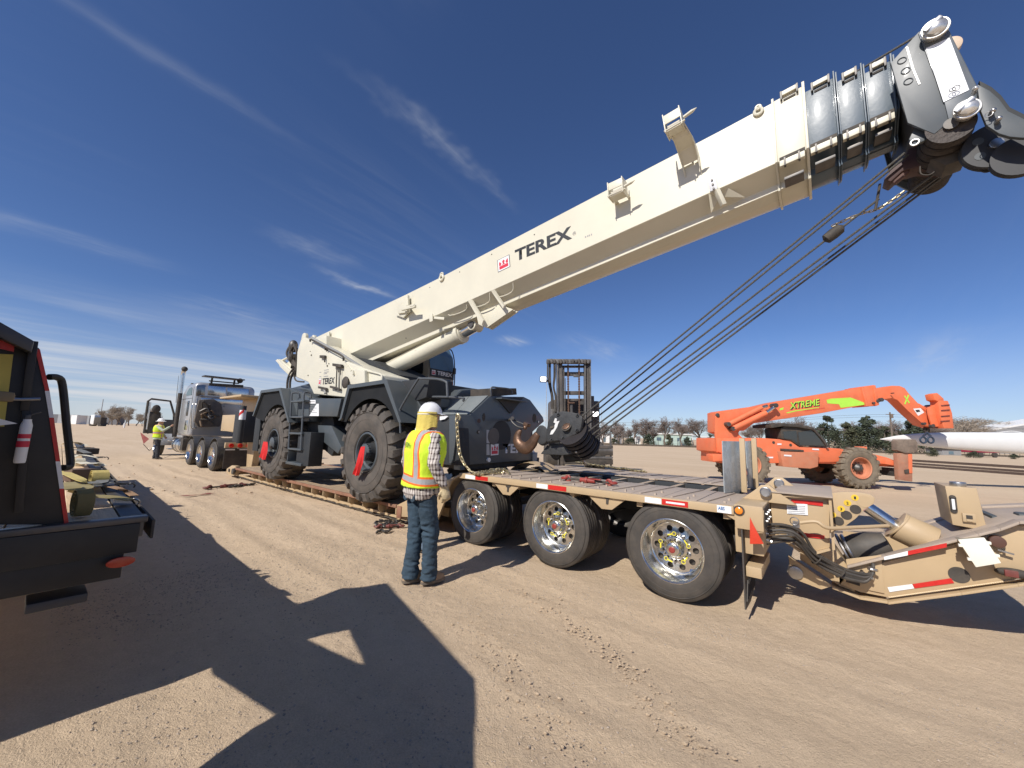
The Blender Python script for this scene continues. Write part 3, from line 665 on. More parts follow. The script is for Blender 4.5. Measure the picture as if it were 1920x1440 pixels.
# lower flange line under the outriggers
b = B(); b.box(LX0-0.2, LX1+0.4, 4.52, 4.74, 0.085, 0.10); b.build('lower_flange', tan, tr)
b = B(); b.box(LX0-0.2, LX1+0.2, TL+0.10, TL+0.13, 0.065, 0.105); b.build('lower_edge_bar', tan, tr)
b = B(); b.box(LX0-0.25, LX1+0.2, TL+0.09, TL+0.11, 0.03, 0.05); b.build('low_black_bar', blackm, tr)  # thin black bar below the lower edge bar
y = TL+0.055; k = 0
while y < TR-0.08:
    wd = 0.20
    if not (5.25 < y+0.1 < 5.6):
        xa2 = LX0
        while xa2 < LX1-0.01:
            ln = min(random.choice((2.1, 2.7, 3.2)), LX1-xa2)
            if LX1-xa2-ln < 0.4: ln = LX1-xa2
            b = B(); b.box(xa2+0.003, xa2+ln-0.003, y+0.004, y+wd-0.004, LZ-0.045, LZ+random.uniform(-0.004, 0.004)); b.build('plank', wood, tr, 0.004, seg=1); xa2 += ln
    y += wd
b = B()
for k in range(10):
    xx = LX0+0.3+k*0.85; b.box(xx, xx+0.05, TL+0.06, TR-0.06, LZ-0.11, LZ-0.05)
b.build('deck_crossbar', rust, tr)
# front lip where the low deck meets the gooseneck
b = B(); b.prism([(-14.75, 0.12), (-14.75, 0.22), (-14.3, 0.36), (-13.95, 0.36), (-13.95, 0.08), (-14.5, 0.06)], TL, TL+0.12); b.prism([(-14.75, 0.12), (-14.75, 0.22), (-14.3, 0.36), (-13.95, 0.36), (-13.95, 0.08), (-14.5, 0.06)], TR-0.12, TR); b.box(-14.6, -14.0, TL+0.12, TR-0.12, 0.10, 0.28); b.build('front_lip', tan, tr, 0.01)
b = B(); b.cyl((-14.0, TL+0.01, 0.2), (-14.0, TL-0.06, 0.2), 0.09, n=20); b.cyl((-14.45, TL+0.005, 0.2), (-14.45, TL-0.03, 0.2), 0.05, n=16); b.build('lock_pin', dsteel, tr, 0.006)
# gooseneck rising over the truck's frame
b = B()
b.prism([(-14.75, 0.20), (-14.55, 1.35), (-14.9, 1.72), (-17.4, 1.95), (-18.3, 1.95), (-18.3, 1.38), (-15.4, 1.28), (-15.2, 0.20)], 4.75, 4.95)
b.prism([(-14.75, 0.20), (-14.55, 1.35), (-14.9, 1.72), (-17.4, 1.95), (-18.3, 1.95), (-18.3, 1.38), (-15.4, 1.28), (-15.2, 0.20)], 5.9, 6.1)
b.build('gooseneck', tan, tr, 0.02)
b = B(); b.box(-17.9, -15.0, 4.96, 5.89, 1.32, 1.38); b.box(-16.9, -15.2, 4.35, 4.74, 1.38, 1.95); b.box(-17.3, -15.0, 4.3, 6.5, 2.55, 2.62); b.prism([(-17.2, 2.55), (-15.1, 2.55), (-15.1, 2.3), (-16.6, 1.97), (-17.2, 1.97)], 5.0, 5.06); b.build('gooseneck_box', tan, tr, 0.015)
b = B(); b.box(-15.3, -14.6, 4.28, 4.72, 1.05, 2.05); b.build('toolbox', slate_in, tr, 0.02)
pt_, pb_, pw1, pw2 = T(457, 761, 4.15), T(457, 832, 4.15), T(457, 769, 4.15).z, T(457, 787, 4.15).z
b = B(); b.cyl((pt_.x, 4.15, pb_.z), (pt_.x, 4.15, pt_.z), 0.085, n=24); mk = b.build('exhaust_post', slate_in, tr, 0.01)
b = B(); b.cyl((pt_.x, 4.15, pw2), (pt_.x, 4.15, pw1), 0.089, n=24); wrp = b.build('striped_wrap', whitetape, tr)
b = B(); rr_ = [[V((pt_.x+0.091*math.cos(q), 4.15+0.091*math.sin(q), z+0.085*(q+1.6))) for q in [(-2.9+0.26*j) for j in range(12)]] for z in ((pw1+pw2)/2-0.05, (pw1+pw2)/2+0.05)]
for j in range(11): b.face([rr_[0][j], rr_[0][j+1], rr_[1][j+1], rr_[1][j]])
b.build('red_stripe', redtape, tr)
# transition from the low deck up to the rear deck, curved round the first tyres
arch = [(AX[0]-0.56*math.cos(a), HZ+0.56*math.sin(a)) for a in [R(8), R(25), R(42), R(60), R(75)]]
b = B()
for y0, y1 in ((TL+0.02, TL+0.06), (TR-0.06, TR-0.02)): b.prism([(-5.75, 0.30), (-4.25, DZ-0.02)]+[(x, min(z, DZ-0.06)) for x, z in arch[::-1]]+[(-4.7, 0.22), (-5.75, 0.12)], y0, y1)
b.build('transition_side', tan, tr, 0.004)
b = B(); b._pr([V((-5.75, TL+0.07, LZ)), V((-4.25, TL+0.07, DZ-0.03)), V((-4.25, TR-0.07, DZ-0.03)), V((-5.75, TR-0.07, LZ))], V((0, 0, -0.03))); b.build('transition_ramp', tandeck, tr)
b = B(); b.box(-5.72, -5.60, TL+0.0, TL+0.5, 0.10, 0.30); b.build('end_block', rust, tr, 0.01)
# far arched fenders seen past the deck gap
b = B(); b.sweep([(AX[0]+0.6*math.cos(a)-0.15, 5.9, HZ+0.6*math.sin(a)) for a in [R(30+12*k) for k in range(11)]], 0.02, 4, flat=12); b.build('inner_fender', tan, tr)
# ============================================================ REAR COUPLING FRAME (hinged to the trailer's end)
BN = 4.95     # near plate
bo = thing('hydraulic_coupling_frame', 'low tan hydraulic frame with fat cylinder and cream box lid, hinged to the trailer end', 'trailer frame', (0.3, 5.4, 0))
t1 = 4.62
b = B(); b.prism(TT(t1, (1443, 928), (1555, 934), (1556, 1028), (1512, 1040), (1447, 992)), t1+0.05, 5.55); b.build('front_box', tan, bo, 0.004)
b = B()
fr = TT(t1, (1443, 928), (1556, 934), (1556, 1030), (1512, 1042), (1443, 995)); 
for (p, q) in zip(fr, fr[1:]+fr[:1]): b.bar((p[0], t1+0.025, p[1]), (q[0], t1+0.025, q[1]), 0.055, 0.02, (0, 0, 1)) if abs(p[0]-q[0]) > 0.05 else b.box(p[0]-0.01, p[0]+0.01, t1-0.002, t1+0.052, min(p[1], q[1]), max(p[1], q[1]))
b.build('box_frame', tan, bo)
tp = [T(1465, 912, t1), T(1556, 914, t1), T(1556, 939, t1-0.06), T(1445, 932, t1-0.06)]
b = B(); zt = T(1500, 930, t1).z
b._pr([V((-0.42, t1-0.03, zt+0.01)), V((0.045, t1-0.03, zt+0.01)), V((0.045, 5.6, zt+0.02)), V((-0.36, 5.6, zt+0.02))], V((0, 0, 0.012))); b.build('cover_plate', tandeck, bo, 0.002)
tapestrip(bo, t1+0.045, [('w', ((1468, 934), (1483, 936), (1483, 941), (1468, 939))), ('r', ((1483, 936), (1543, 941), (1543, 949), (1483, 942))),
                         ('w', ((1475, 994), (1487, 996), (1487, 1006), (1475, 1003))), ('r', ((1487, 996), (1546, 1004), (1546, 1011), (1487, 1004)))])
pl_ = plate(bo, 'data_plate', whitetape, [T(x, y, t1+0.045) for x, y in ((1475, 944), (1514, 945), (1515, 966), (1476, 963))], 0.003)
b = B()
for k in range(5): p, q = T(1478, 948+k*3.4, t1+0.04), T(1510, 949.5+k*3.4, t1+0.04); b.bar(p, q, 0.001, 0.003, (0, 0, 1))
b.build('plate_print', blackprint, pl_)
# hinge lugs and their steel pins
for cx, cy, tt in ((1436, 922, t1-0.02), (1461, 906, 5.3)):
    c = T(cx, cy, tt); b = B(); b.prism([(c.x-0.22, c.z-0.10), (c.x+0.24, c.z-0.10), (c.x+0.07, c.z+0.03), (c.x+0.03, c.z+0.065), (c.x-0.04, c.z+0.06), (c.x-0.10, c.z+0.0)], tt, tt+0.05); lg = b.build('hinge_lug', tan, bo, 0.005)
    b = B(); b.cyl((c.x, tt-0.045, c.z), (c.x, tt+0.1, c.z), 0.048, n=28); b.lathe([(0.048, -0.045), (0.04, -0.05), (0.036, -0.044), (0.001, -0.044)], (c.x, tt, c.z), (0, 1, 0), 24); b.build('pin', steel, lg)
# side plate with the four numbered height positions
tq = 5.0
b = B(); b.prism(TT(tq, (1554, 925), (1580, 922), (1610, 923), (1632, 927), (1641, 934), (1638, 945), (1620, 956), (1605, 972), (1580, 990), (1556, 1000)), tq, tq+0.04); sp = b.build('position_plate', tan, bo, 0.004)
for (nx_, ny_, hx, hy), d_ in zip(((1603, 933, 1620, 940), (1589, 943, 1604, 955), (1577, 954, 1587, 966), (1561, 965, 1572, 977)), '1234'):
    c = T(nx_, ny_, tq); b = B(); b.cyl((c.x, tq-0.004, c.z), (c.x, tq, c.z), 0.028, n=18); b.build('number_disc', mat('yellow_disc', (0.75, 0.5, 0.04), 0.5), sp)
    text(d_, (c.x-0.008, tq-0.006, c.z-0.012), (c.x+0.008, tq-0.006, c.z-0.012), blackprint, bo, 'number', 0.024, bold=0.01)
    c = T(hx, hy, tq); b = B(); b.cyl((c.x, tq-0.003, c.z), (c.x, tq+0.001, c.z), 0.042 if d_ != '1' else 0.055, n=24); b.build('pin_hole', blackm if d_ != '1' else tan, sp)
# hydraulic ram: bright rod into a fat tan barrel
a = T(1637, 958, 5.2); c = T(1684, 990, 5.2); dd = (c-a).normalized()
b = B(); b.cyl(a-dd*0.05, c+dd*0.05, 0.055, n=28); b.build('ram_rod', chrome, bo)
e = T(1748, 1016, 5.2); c0 = T(1683, 985, 5.2)
b = B(); b.cyl(c0, e, 0.135, n=36); b.cyl(c0-dd*0.012, c0+dd*0.006, 0.142, n=36); b.build('ram_barrel', tan, bo, 0.006)
# air bag with its clamp ring
a = T(1592, 1034, 5.3); c = T(1650, 1022, 5.3)
b = B(); b.lathe([(0.05, 0), (0.13, 0.01), (0.145, 0.10), (0.14, 0.2), (0.10, 0.32), (0.03, 0.33)], a, (c-a), 28); b.build('air_bag', airbag, bo, ang=60)
b = B(); b.torus(a+(c-a)*0.05, (c-a), 0.15, 0.016, 32, 8); b.torus(a-(c-a)*0.1, (c-a), 0.17, 0.012, 32, 8); b.build('clamp_ring', steel, bo)
# long side beams (near and far) with top flange
outl = [(1590, 1068), (1660, 1052), (1720, 1030), (1800, 1010), (1860, 1000), (1985, 978), (1985, 1078), (1900, 1090), (1800, 1106), (1664, 1122), (1560, 1090), (1540, 1075)]
low = [(1600, 1070), (1660, 1054), (1830, 1010), (1905, 985), (2020, 985), (2020, 1065), (1905, 1086), (1800, 1102), (1664, 1120), (1612, 1110), (1576, 1095)]
for yy in (BN, 5.85): b = B(); b.prism(TT(BN, *low), yy, yy+0.035); sb = b.build('side_beam', tan, bo, 0.004); 
def flange(px, y0, y1, th, up=0.0):
    q = [T(x, y, BN) for x, y in px]; b = B()
    for a_, c_ in zip(q, q[1:]): b.hexa([(a_.x, y0, a_.z-th), (c_.x, y0, c_.z-th), (c_.x, y1, c_.z-th), (a_.x, y1, a_.z-th), (a_.x, y0, a_.z), (c_.x, y0, c_.z), (c_.x, y1, c_.z), (a_.x, y1, a_.z)])
    return b
flange([(1588, 1058), (1660, 1040), (1830, 998), (1870, 988), (1905, 975), (2020, 972)], BN-0.07, BN+0.06, 0.022).build('top_flange', tandeck, bo, 0.004)
flange([(1588, 1058), (1660, 1040), (1830, 998), (1870, 988), (1905, 975), (2020, 972)], 5.80, 5.93, 0.022).build('top_flange', tandeck, bo, 0.004)
flange([(1664, 1126), (1800, 1108), (1905, 1092), (2020, 1072)], BN-0.05, BN+0.06, 0.02).build('bottom_flange', tan, bo, 0.003)
flange([(1560, 1098), (1612, 1118), (1664, 1126)], BN-0.03, BN+0.3, 0.02).build('nose_plate', tan, bo, 0.003)
# weld beads along the lower flange
b = B(); random.seed(3)
for k in range(60):
    p = T(1668, 1118, BN).lerp(T(1905, 1085, BN), k/60); b.ell((p.x, BN-0.006, p.z-0.006), (0.011, 0.007, 0.006), 6, 4)
b.build('weld_bead', mat('weld_tan', (0.60, 0.46, 0.28), 0.35), bo)
# body deck between the beams
q = [T(x, y, BN) for x, y in ((1745, 1020), (1830, 1000), (1905, 978), (2020, 976))]
zc = T(1830, 998, BN).z
b = B()
for a_, c_ in zip(q, q[1:]): b.hexa([(a_.x, BN+0.06, a_.z-0.03), (c_.x, BN+0.06, c_.z-0.03), (c_.x, 5.8, c_.z-0.03), (a_.x, 5.8, a_.z-0.03), (a_.x, BN+0.06, a_.z-0.005), (c_.x, BN+0.06, c_.z-0.005), (c_.x, 5.8, c_.z-0.005), (a_.x, 5.8, a_.z-0.005)])
b.build('deck_skin', tandeck, bo, 0.003)
b = B(); b.box(0.05, 0.4, BN+0.04, 5.8, 0.24, 0.30); b.box(0.12, 0.6, 5.80, 5.84, 0.24, 0.60); b.build('floor_plate', tan, bo)
b = B(); b.prism(TT(BN+0.02, (1560, 1020), (1596, 1072), (1604, 1112), (1574, 1100), (1500, 1050), (1500, 1000)), BN+0.04, BN+0.3); b.build('hinge_arm', tan, bo, 0.01)
c = T(1492, 1072, BN); b = B(); b.prism(TT(BN, (1478, 1040), (1510, 1062), (1560, 1098), (1540, 1104), (1498, 1088), (1482, 1072)), BN-0.03, BN+0.02); b.build('lower_lug', tan, bo, 0.008)
b = B(); b.cyl((c.x, BN-0.05, c.z), (c.x, BN+0.05, c.z), 0.062, n=28); b.build('lower_pin', steel, bo, 0.008)
plate(bo, 'cover_panel', tan, [T(x, y, BN-0.003) for x, y in ((1586, 1048), (1652, 1040), (1658, 1112), (1592, 1098))], 0.01, bevel=0.002)
tapestrip(bo, BN-0.003, [('w', ((1664, 1101), (1710, 1095), (1714, 1103), (1668, 1110))), ('r', ((1711, 1095), (1783, 1084), (1789, 1093), (1715, 1103)))])
tapestrip(bo, BN-0.072, [('w', ((1657, 1044), (1702, 1033), (1702, 1041), (1658, 1050))), ('r', ((1702, 1033), (1775, 1018), (1775, 1026), (1702, 1041)))])
# pierced hole, the cream electrical box, cap and valve
c = T(1798, 1078, BN); b = B(); b.cyl((c.x, BN-0.004, c.z), (c.x, BN+0.0, c.z), 0.062, n=28); b.build('hole', blackm, bo)
cc = [T(x, y, BN-0.17) for x, y in ((1796, 1012), (1846, 1008), (1878, 1056), (1830, 1064))]
cc2 = [T(x, y, BN-0.16) for x, y in ((1799, 1014), (1846, 1010), (1876, 1055), (1830, 1063))]
b = B(); b._pr([V((p.x, BN-0.15, p.z)) for p in cc2], V((0, 0.15, 0))); jb = b.build('junction_box', mat('box_grey_tan', (0.30, 0.25, 0.17), 0.5), bo, 0.006)
b = B(); b._pr([V((p.x, BN-0.17, p.z)) for p in cc], V((0, 0.02, 0))); b.build('box_lid', lidm, jb, 0.006)
b = B()
for i0, i1 in ((0, 3), (1, 2)):
    for f in (0.22, 0.72):
        p = cc[i0].lerp(cc[i1], f); b.obox((p.x+(-0.006 if i0 == 0 else 0.006), BN-0.155, p.z), (0.022, 0.03, 0.022))
b.build('latch', lidm, jb, 0.004)
c = T(1871, 1016, BN-0.05); b = B(); b.cyl((c.x, BN-0.06, c.z), (c.x, BN, c.z), 0.045, n=24); b.build('filler_cap', mat('brown_cap', (0.10, 0.045, 0.03), 0.6), bo, 0.006)
c = T(1884, 1034, BN-0.03); b = B(); b.bar((c.x-0.04, BN-0.05, c.z+0.01), (c.x+0.04, BN-0.05, c.z-0.01), 0.012, 0.012); b.cyl((c.x, BN-0.05, c.z), (c.x, BN, c.z), 0.008, n=8); b.build('tee_handle', steel, bo)
c = T(1900, 1074, BN-0.03); b = B(); b.ell((c.x, BN-0.04, c.z), (0.10, 0.04, 0.035)); b.cyl((c.x+0.05, BN-0.04, c.z), (c.x+0.2, BN-0.04, c.z), 0.02, n=10); b.build('connector', blackm, bo)
b = B(); b.obox((c.x-0.02, BN-0.075, c.z), (0.07, 0.02, 0.05)); b.build('connector_cap', maroon, bo, 0.006)
# hydraulic oil tank
k5 = 5.15
tk = TT(k5, (1765, 908), (1832, 918), (1839, 968), (1783, 964)); zt0 = min(z for x, z in tk)
x0_, x1_ = tk[0][0]+0.02, tk[1][0]; ztop = (tk[0][1]+tk[1][1])/2; zb = T(1800, 990, k5).z
b = B(); b.hexa([(x0_+0.02, k5, zb+0.02), (x1_+0.03, k5, zb+0.0), (x1_+0.03, k5+0.45, zb+0.0), (x0_+0.02, k5+0.45, zb+0.02), (x0_, k5, ztop), (x1_, k5, ztop), (x1_, k5+0.45, ztop), (x0_, k5+0.45, ztop)]); tkb = b.build('oil_tank', tan, bo, 0.008)
b = B(); b.cyl((x0_+0.10, k5+0.12, ztop), (x0_+0.10, k5+0.12, ztop+0.035), 0.052, n=24); b.build('tank_cap', steel, tkb, 0.005)
c = T(1787, 945, k5); c = V(((c.x), 0, (c.z))); b = B(); b.cyl((c.x, k5-0.012, c.z+0.055), (c.x, k5, c.z+0.055), 0.022, n=16); b.cyl((c.x, k5-0.012, c.z-0.055), (c.x, k5, c.z-0.055), 0.022, n=16); b.box(c.x-0.022, c.x+0.022, k5-0.012, k5, c.z-0.055, c.z+0.055); sg = b.build('sight_gauge', blackm, tkb, 0.003)
b = B(); b.box(c.x-0.009, c.x+0.009, k5-0.016, k5-0.011, c.z-0.045, c.z+0.045); b.build('gauge_glass', whitetape, tkb)
b = B(); b.box(x0_+0.08, x1_-0.03, k5-0.025, k5-0.001, zb+0.06, zb+0.13); b.box(x0_+0.10, x1_-0.05, k5-0.03, k5-0.02, zb+0.065, zb+0.085); b.build('step_slot', tan, tkb, 0.004)
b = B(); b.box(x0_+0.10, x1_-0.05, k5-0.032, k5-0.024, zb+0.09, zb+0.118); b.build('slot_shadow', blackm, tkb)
b = B(); b.obox((1.28, 5.5, 0.93), (0.35, 0.4, 0.10)); b.obox((1.32, 5.35, 1.0), (0.14, 0.14, 0.05)); b.build('rubber_block', mat('grey_rubber_block', (0.07, 0.08, 0.085), 0.6), bo, 0.02)
# pull bar with red knob
b = B(); b.sweep(smooth_path([T(1500, 980, t1-0.12), T(1530, 978, t1-0.12), T(1553, 990, t1-0.1), T(1600, 989, t1+0.1), T(1665, 986, 5.0)]), 0.016, 10); b.build('pull_bar', tan, bo)
c = T(1493, 983, t1-0.12); b = B(); b.obox(c, (0.05, 0.05, 0.05)); b.torus(c+V((-0.01, -0.03, 0.03)), (0.2, 1, 0), 0.035, 0.004, 16, 5); b.cyl(c, T(1494, 998, t1-0.1), 0.015, n=8); b.build('bar_clevis', steel, bo)
c = T(1494, 999, t1-0.06); b = B(); b.ell(c, (0.045, 0.04, 0.05), 12, 8); b.build('red_knob', maroon, bo)
# bundle of hydraulic and air hoses
random.seed(5); cols = (blackm, blackm, airbag)
for k in range(7):
    o = (k-3)*3.9+random.uniform(-1.6, 1.6); hr_ = random.choice((0.0095, 0.0115, 0.0135)); b = B()
    pts = [T(1425, 985+k*6, 4.42), T(1468+k*2+random.uniform(-4, 4), 984+k*5, 4.40+random.uniform(-.05, .05)), T(1500+random.uniform(-5, 5), 1010+o*1.0, 4.5+random.uniform(-.04, .04)), T(1528, 1045+o*0.9, 4.62+random.uniform(-.03, .03)), T(1575, 1072+o*0.8, 4.75), T(1606, 1082+o*0.7, 4.8), T(1624, 1084+o*0.6, 4.83), T(1634+k*0.5, 1074, 4.86), T(1637, 1062-k, 4.9)]
    b.sweep(smooth_path(pts, 6), hr_, 8); b.build('hose', cols[k % 3], bo)
for k in range(5):
    c = T(1424+k*3, 985+k*7, 4.42); b = B(); b.cyl(c+V((-0.03, 0, 0)), c+V((0.05, 0, -0.005)), 0.02, n=8); b.cyl(c+V((0.0, 0, 0)), c+V((0.025, 0, 0)), 0.026, n=6); b.build('hose_fitting', steel, bo)
for cx, cy in ((1617, 1076), (1634, 1067), (1611, 1082), (1626, 1082)):
    c = T(cx, cy, 4.86); b = B(); b.ell(c, (0.03, 0.03, 0.022), 10, 6); b.cyl(c, c+V((0.04, -0.02, 0.0)), 0.012, n=8); b.cyl(c, c+V((0.0, 0.06, 0.01)), 0.014, n=8); b.build('valve', steel, bo)
for cx in (1531, 1575): c = T(cx, 1048 if cx < 1550 else 1073, 4.66 if cx < 1550 else 4.76); b = B(); b.torus(c, (0.7, 0.3, -0.6), 0.05, 0.006, 16, 5); b.build('hose_tie', blackm, bo)
b = B(); b.prism(TT(BN-0.01, (1586, 1068), (1612, 1072), (1612, 1098), (1586, 1090)), BN-0.03, BN-0.02); b.build('stencil_panel', blackm, bo)
# ============================================================ ROUGH-TERRAIN CRANE
CT = 5.42
cr = thing('rough_terrain_crane', 'cream and slate rough-terrain crane with raised telescopic boom, standing on the lowboy trailer', 'crane', (-8.6, CT, 0.3))
# ---- boom
BT = 4.90; BF = 2*5.33-BT      # near and far sides
_tp = [(-12.5, 4.05), (-11.03, 4.20), (-7.03, 4.575), (-5.865, 4.70), (-4.344, 4.90), (-1.764, 5.225), (-0.792, 5.345), (-0.05, 5.45), (1.5, 5.64)]
def ztop(x):
    for (a, za), (b_, zb_) in zip(_tp, _tp[1:]):
        if x <= b_: return za+(zb_-za)*(x-a)/(b_-a)
    return _tp[-1][1]
def zfold(x): return 4.70+0.1325*x
def zbot(x): return 4.452+0.137*x
def section(x, ins=0.0, grow=0.0):
    zt, zf, zb_ = ztop(x)-ins+grow, zfold(x)+ins*0.5-grow*0.3, zbot(x)+ins-grow; zr = min(4.572+0.143*x+ins*0.6-grow, zf-0.03)
    n_, f_ = BT+ins-grow, BF-ins+grow
    return [V((x, n_, zt)), V((x, n_, zf)), V((x, n_+0.22, zr)), V((x, n_+0.222, zr-0.075)), V((x, n_+0.36, zb_-0.01)), V((x, f_-0.36, zb_-0.01)), V((x, f_-0.222, zr-0.075)), V((x, f_-0.22, zr)), V((x, f_, zf)), V((x, f_, zt))]
def boomrun(xs_, ins=0.0, grow=0.0):
    b = B(); b.rings([section(x, ins, grow) for x in xs_]); return b
boom = boomrun([-11.6, -11.03, -9, -7.03, -5.865, -4.344, -3, -1.764, -0.792, -0.22]).build('main_boom_section', cream, cr, 0.004, split=False, seg=1, ang=12)
# collar (cream) and the three grey sections, each with a raised end frame
XC = (-0.23, 0.075)
boomrun([XC[0], XC[0]+0.022], 0, 0.028).build('collar_rib', cream, cr, 0.003, split=False)
boomrun([XC[0]+0.022, XC[1]-0.025], 0, 0.004).build('collar', cream, cr, 0.004, split=False)
boomrun([XC[1]-0.025, XC[1]], 0, 0.035).build('collar_rib', cream, cr, 0.003, split=False)
sx_ = [(0.075, 0.315, 0.045), (0.345, 0.535, 0.085), (0.565, 0.76, 0.12)]
for k, (xa, xb, ins) in enumerate(sx_):
    boomrun([xa, xb], ins).build('telescopic_section', boomgrey, cr, 0.004, split=False)
    boomrun([xb, xb+0.012], ins, 0.045).build('end_frame', boomgrey, cr, 0.002, split=False)
    boomrun([xb+0.02, xb+0.032], ins, 0.03).build('end_frame', boomgrey, cr, 0.002, split=False)
for k, (xa, xb, ins) in enumerate([(XC[0]+0.03, XC[1]-0.03, -0.004)]+sx_):
    y0 = BT+ins; xm = (xa+xb)/2; L_ = xb-xa
    zt = ztop(xm)-ins; zf = zfold(xm)+ins*0.5
    sl_ = 0.13
    def br(x0, x1, z0, z1, ya, yb, nm, m_, bev=0.003):
        b = B(); b.hexa([(x0, ya, z0+sl_*(x0-xm)), (x1, ya, z0+sl_*(x1-xm)), (x1, yb, z0+sl_*(x1-xm)), (x0, yb, z0+sl_*(x0-xm)), (x0, ya, z1+sl_*(x0-xm)), (x1, ya, z1+sl_*(x1-xm)), (x1, yb, z1+sl_*(x1-xm)), (x0, yb, z1+sl_*(x0-xm))]); b.build(nm, m_, cr, bev, split=False)
    br(xa+L_*0.25, xb-0.03, zt-0.005, zt+0.045, y0-0.03, y0+0.05, 'wear_pad_bracket', cream)
    br(xa+L_*0.33, xb-0.05, zt-0.065, zt-0.04, y0-0.008, y0+0.01, 'pad_slot', blackm)
    for xx in (xa+L_*0.22, xb-0.045): br(xx, xx+0.02, zt-0.05, zt+0.05, y0-0.035, y0+0.02, 'pad_clamp', dsteel)
    br(xa+0.01, xb-0.005, zf-0.005, zf+0.035, y0-0.012, y0+0.01, 'painted_gap_shade', blackm)  # solid black strip painted in for the shade above the guide strip
    br(xa+0.01, xb-0.01, zf-0.085, zf-0.02, y0-0.035, y0+0.02, 'guide_strip', cream)
    for xx in (xa+L_*0.2, xa+L_*0.72): br(xx, xx+0.018, zf-0.10, zf-0.005, y0-0.05, y0+0.0, 'pad_clamp', dsteel)
    b = B(); b.lathe([(0.045, 0), (0.043, 0.03), (0.03, 0.075), (0.024, 0.095), (0.001, 0.10)], (xm, y0+0.10, zt+0.035), (0, 0, 1), 20); b.build('grease_cap', mat('pale_plastic', (0.6, 0.57, 0.5), 0.5), cr)
    br(xa+0.04, xb-0.03, zbot(xm)+ins+0.02, zbot(xm)+ins+0.05, y0+0.02, y0+0.2, 'lower_pad', dsteel)
# raised frame panel on the collar and its weld line
# ---- boom furniture
def ringeye(x, y, r=0.055):
    c = T(x, y, BT-0.015); b = B(); b.torus(c, (0, 1, 0), r*0.72, r*0.32, 24, 8); b.torus(c+V((0, 0, r*0.95)), (0, 1, 0), r*0.45, r*0.25, 16, 6); b.build('lifting_eye', cream, cr)
ringeye(1422, 209, 0.055); ringeye(828, 521, 0.075)
for x, y in ((761, 634), (806, 539), (862, 510), (922, 477), (1002, 440), (955, 0)): 
    if y: c = T(x, y, BT); b = B(); b.cyl((c.x, BT-0.004, c.z), (c.x, BT+0.01, c.z), 0.011, n=10); b.build('plug_hole', blackm, cr)
def boxbracket(px, depth, big):
    # a channel of two cheek plates with a roller between, carried off the boom side
    (x0, y0), (x1, y1), (x2, y2), (x3, y3) = px
    q = [T(x, y, BT-depth) for x, y in px]
    d = (q[1]-q[0]).normalized(); n_ = V((-d.z, 0, d.x)); w_ = (q[1]-q[0]).length; h_ = (q[0]-q[3]).length
    def P(a, y, c): return q[0]+d*a-n_*c+V((0, y, 0))
    par = []
    b = B(); b.hexa([P(0, 0, h_), P(w_, 0, h_), P(w_, 0.2, h_), P(0, 0.2, h_), P(0, 0, 0), P(w_, 0, 0), P(w_, 0.2, 0), P(0, 0.2, 0)]) if False else None
    b = B()
    for a in (0, w_-0.012): b.hexa([P(a, -0.02, h_+0.02), P(a+0.012, -0.02, h_+0.02), P(a+0.012, 0.16, h_+0.02), P(a, 0.16, h_+0.02), P(a, -0.02, -0.01), P(a+0.012, -0.02, -0.01), P(a+0.012, 0.16, -0.01), P(a, 0.16, -0.01)])
    b.build('bracket_cheek', cream, cr, 0.002)
    b = B(); b.hexa([P(0.012, 0.0, h_*0.55), P(w_-0.012, 0.0, h_*0.55), P(w_-0.012, 0.012, h_*0.55), P(0.012, 0.012, h_*0.55), P(0.012, 0, 0), P(w_-0.012, 0, 0), P(w_-0.012, 0.012, 0), P(0.012, 0.012, 0)]); b.hexa([P(0.012, 0.0, h_+0.01), P(w_-0.012, 0.0, h_+0.01), P(w_-0.012, 0.15, h_+0.01), P(0.012, 0.15, h_+0.01), P(0.012, 0, h_-0.006), P(w_-0.012, 0, h_-0.006), P(w_-0.012, 0.15, h_-0.006), P(0.012, 0.15, h_-0.006)]); b.build('bracket_plate', cream, cr, 0.002, split=False)
    b = B(); b.cyl(P(0.03, 0.05, h_*0.72), P(w_-0.03, 0.05, h_*0.72), h_*0.14, n=16); b.build('roller', mat('pale_roller', (0.5, 0.46, 0.38), 0.5), cr)
    b = B(); b.cyl(P(-0.01, 0.0, h_*0.95), P(w_+0.03, 0.0, h_*0.95), 0.012, n=10); b.cyl(P(w_+0.02, -0.01, h_*0.80), P(w_+0.12, -0.01, h_*0.72), 0.018, 0.02, 12); b.cyl(P(w_+0.12, -0.01, h_*0.72), P(w_+0.17, -0.01, h_*0.67), 0.02, 0.003, 12); b.build('locating_pin', cream, cr)
    return P, w_, h_
P, w_, h_ = boxbracket([(1242, 219), (1274, 200), (1283, 229), (1248, 247)], 0.50, True)
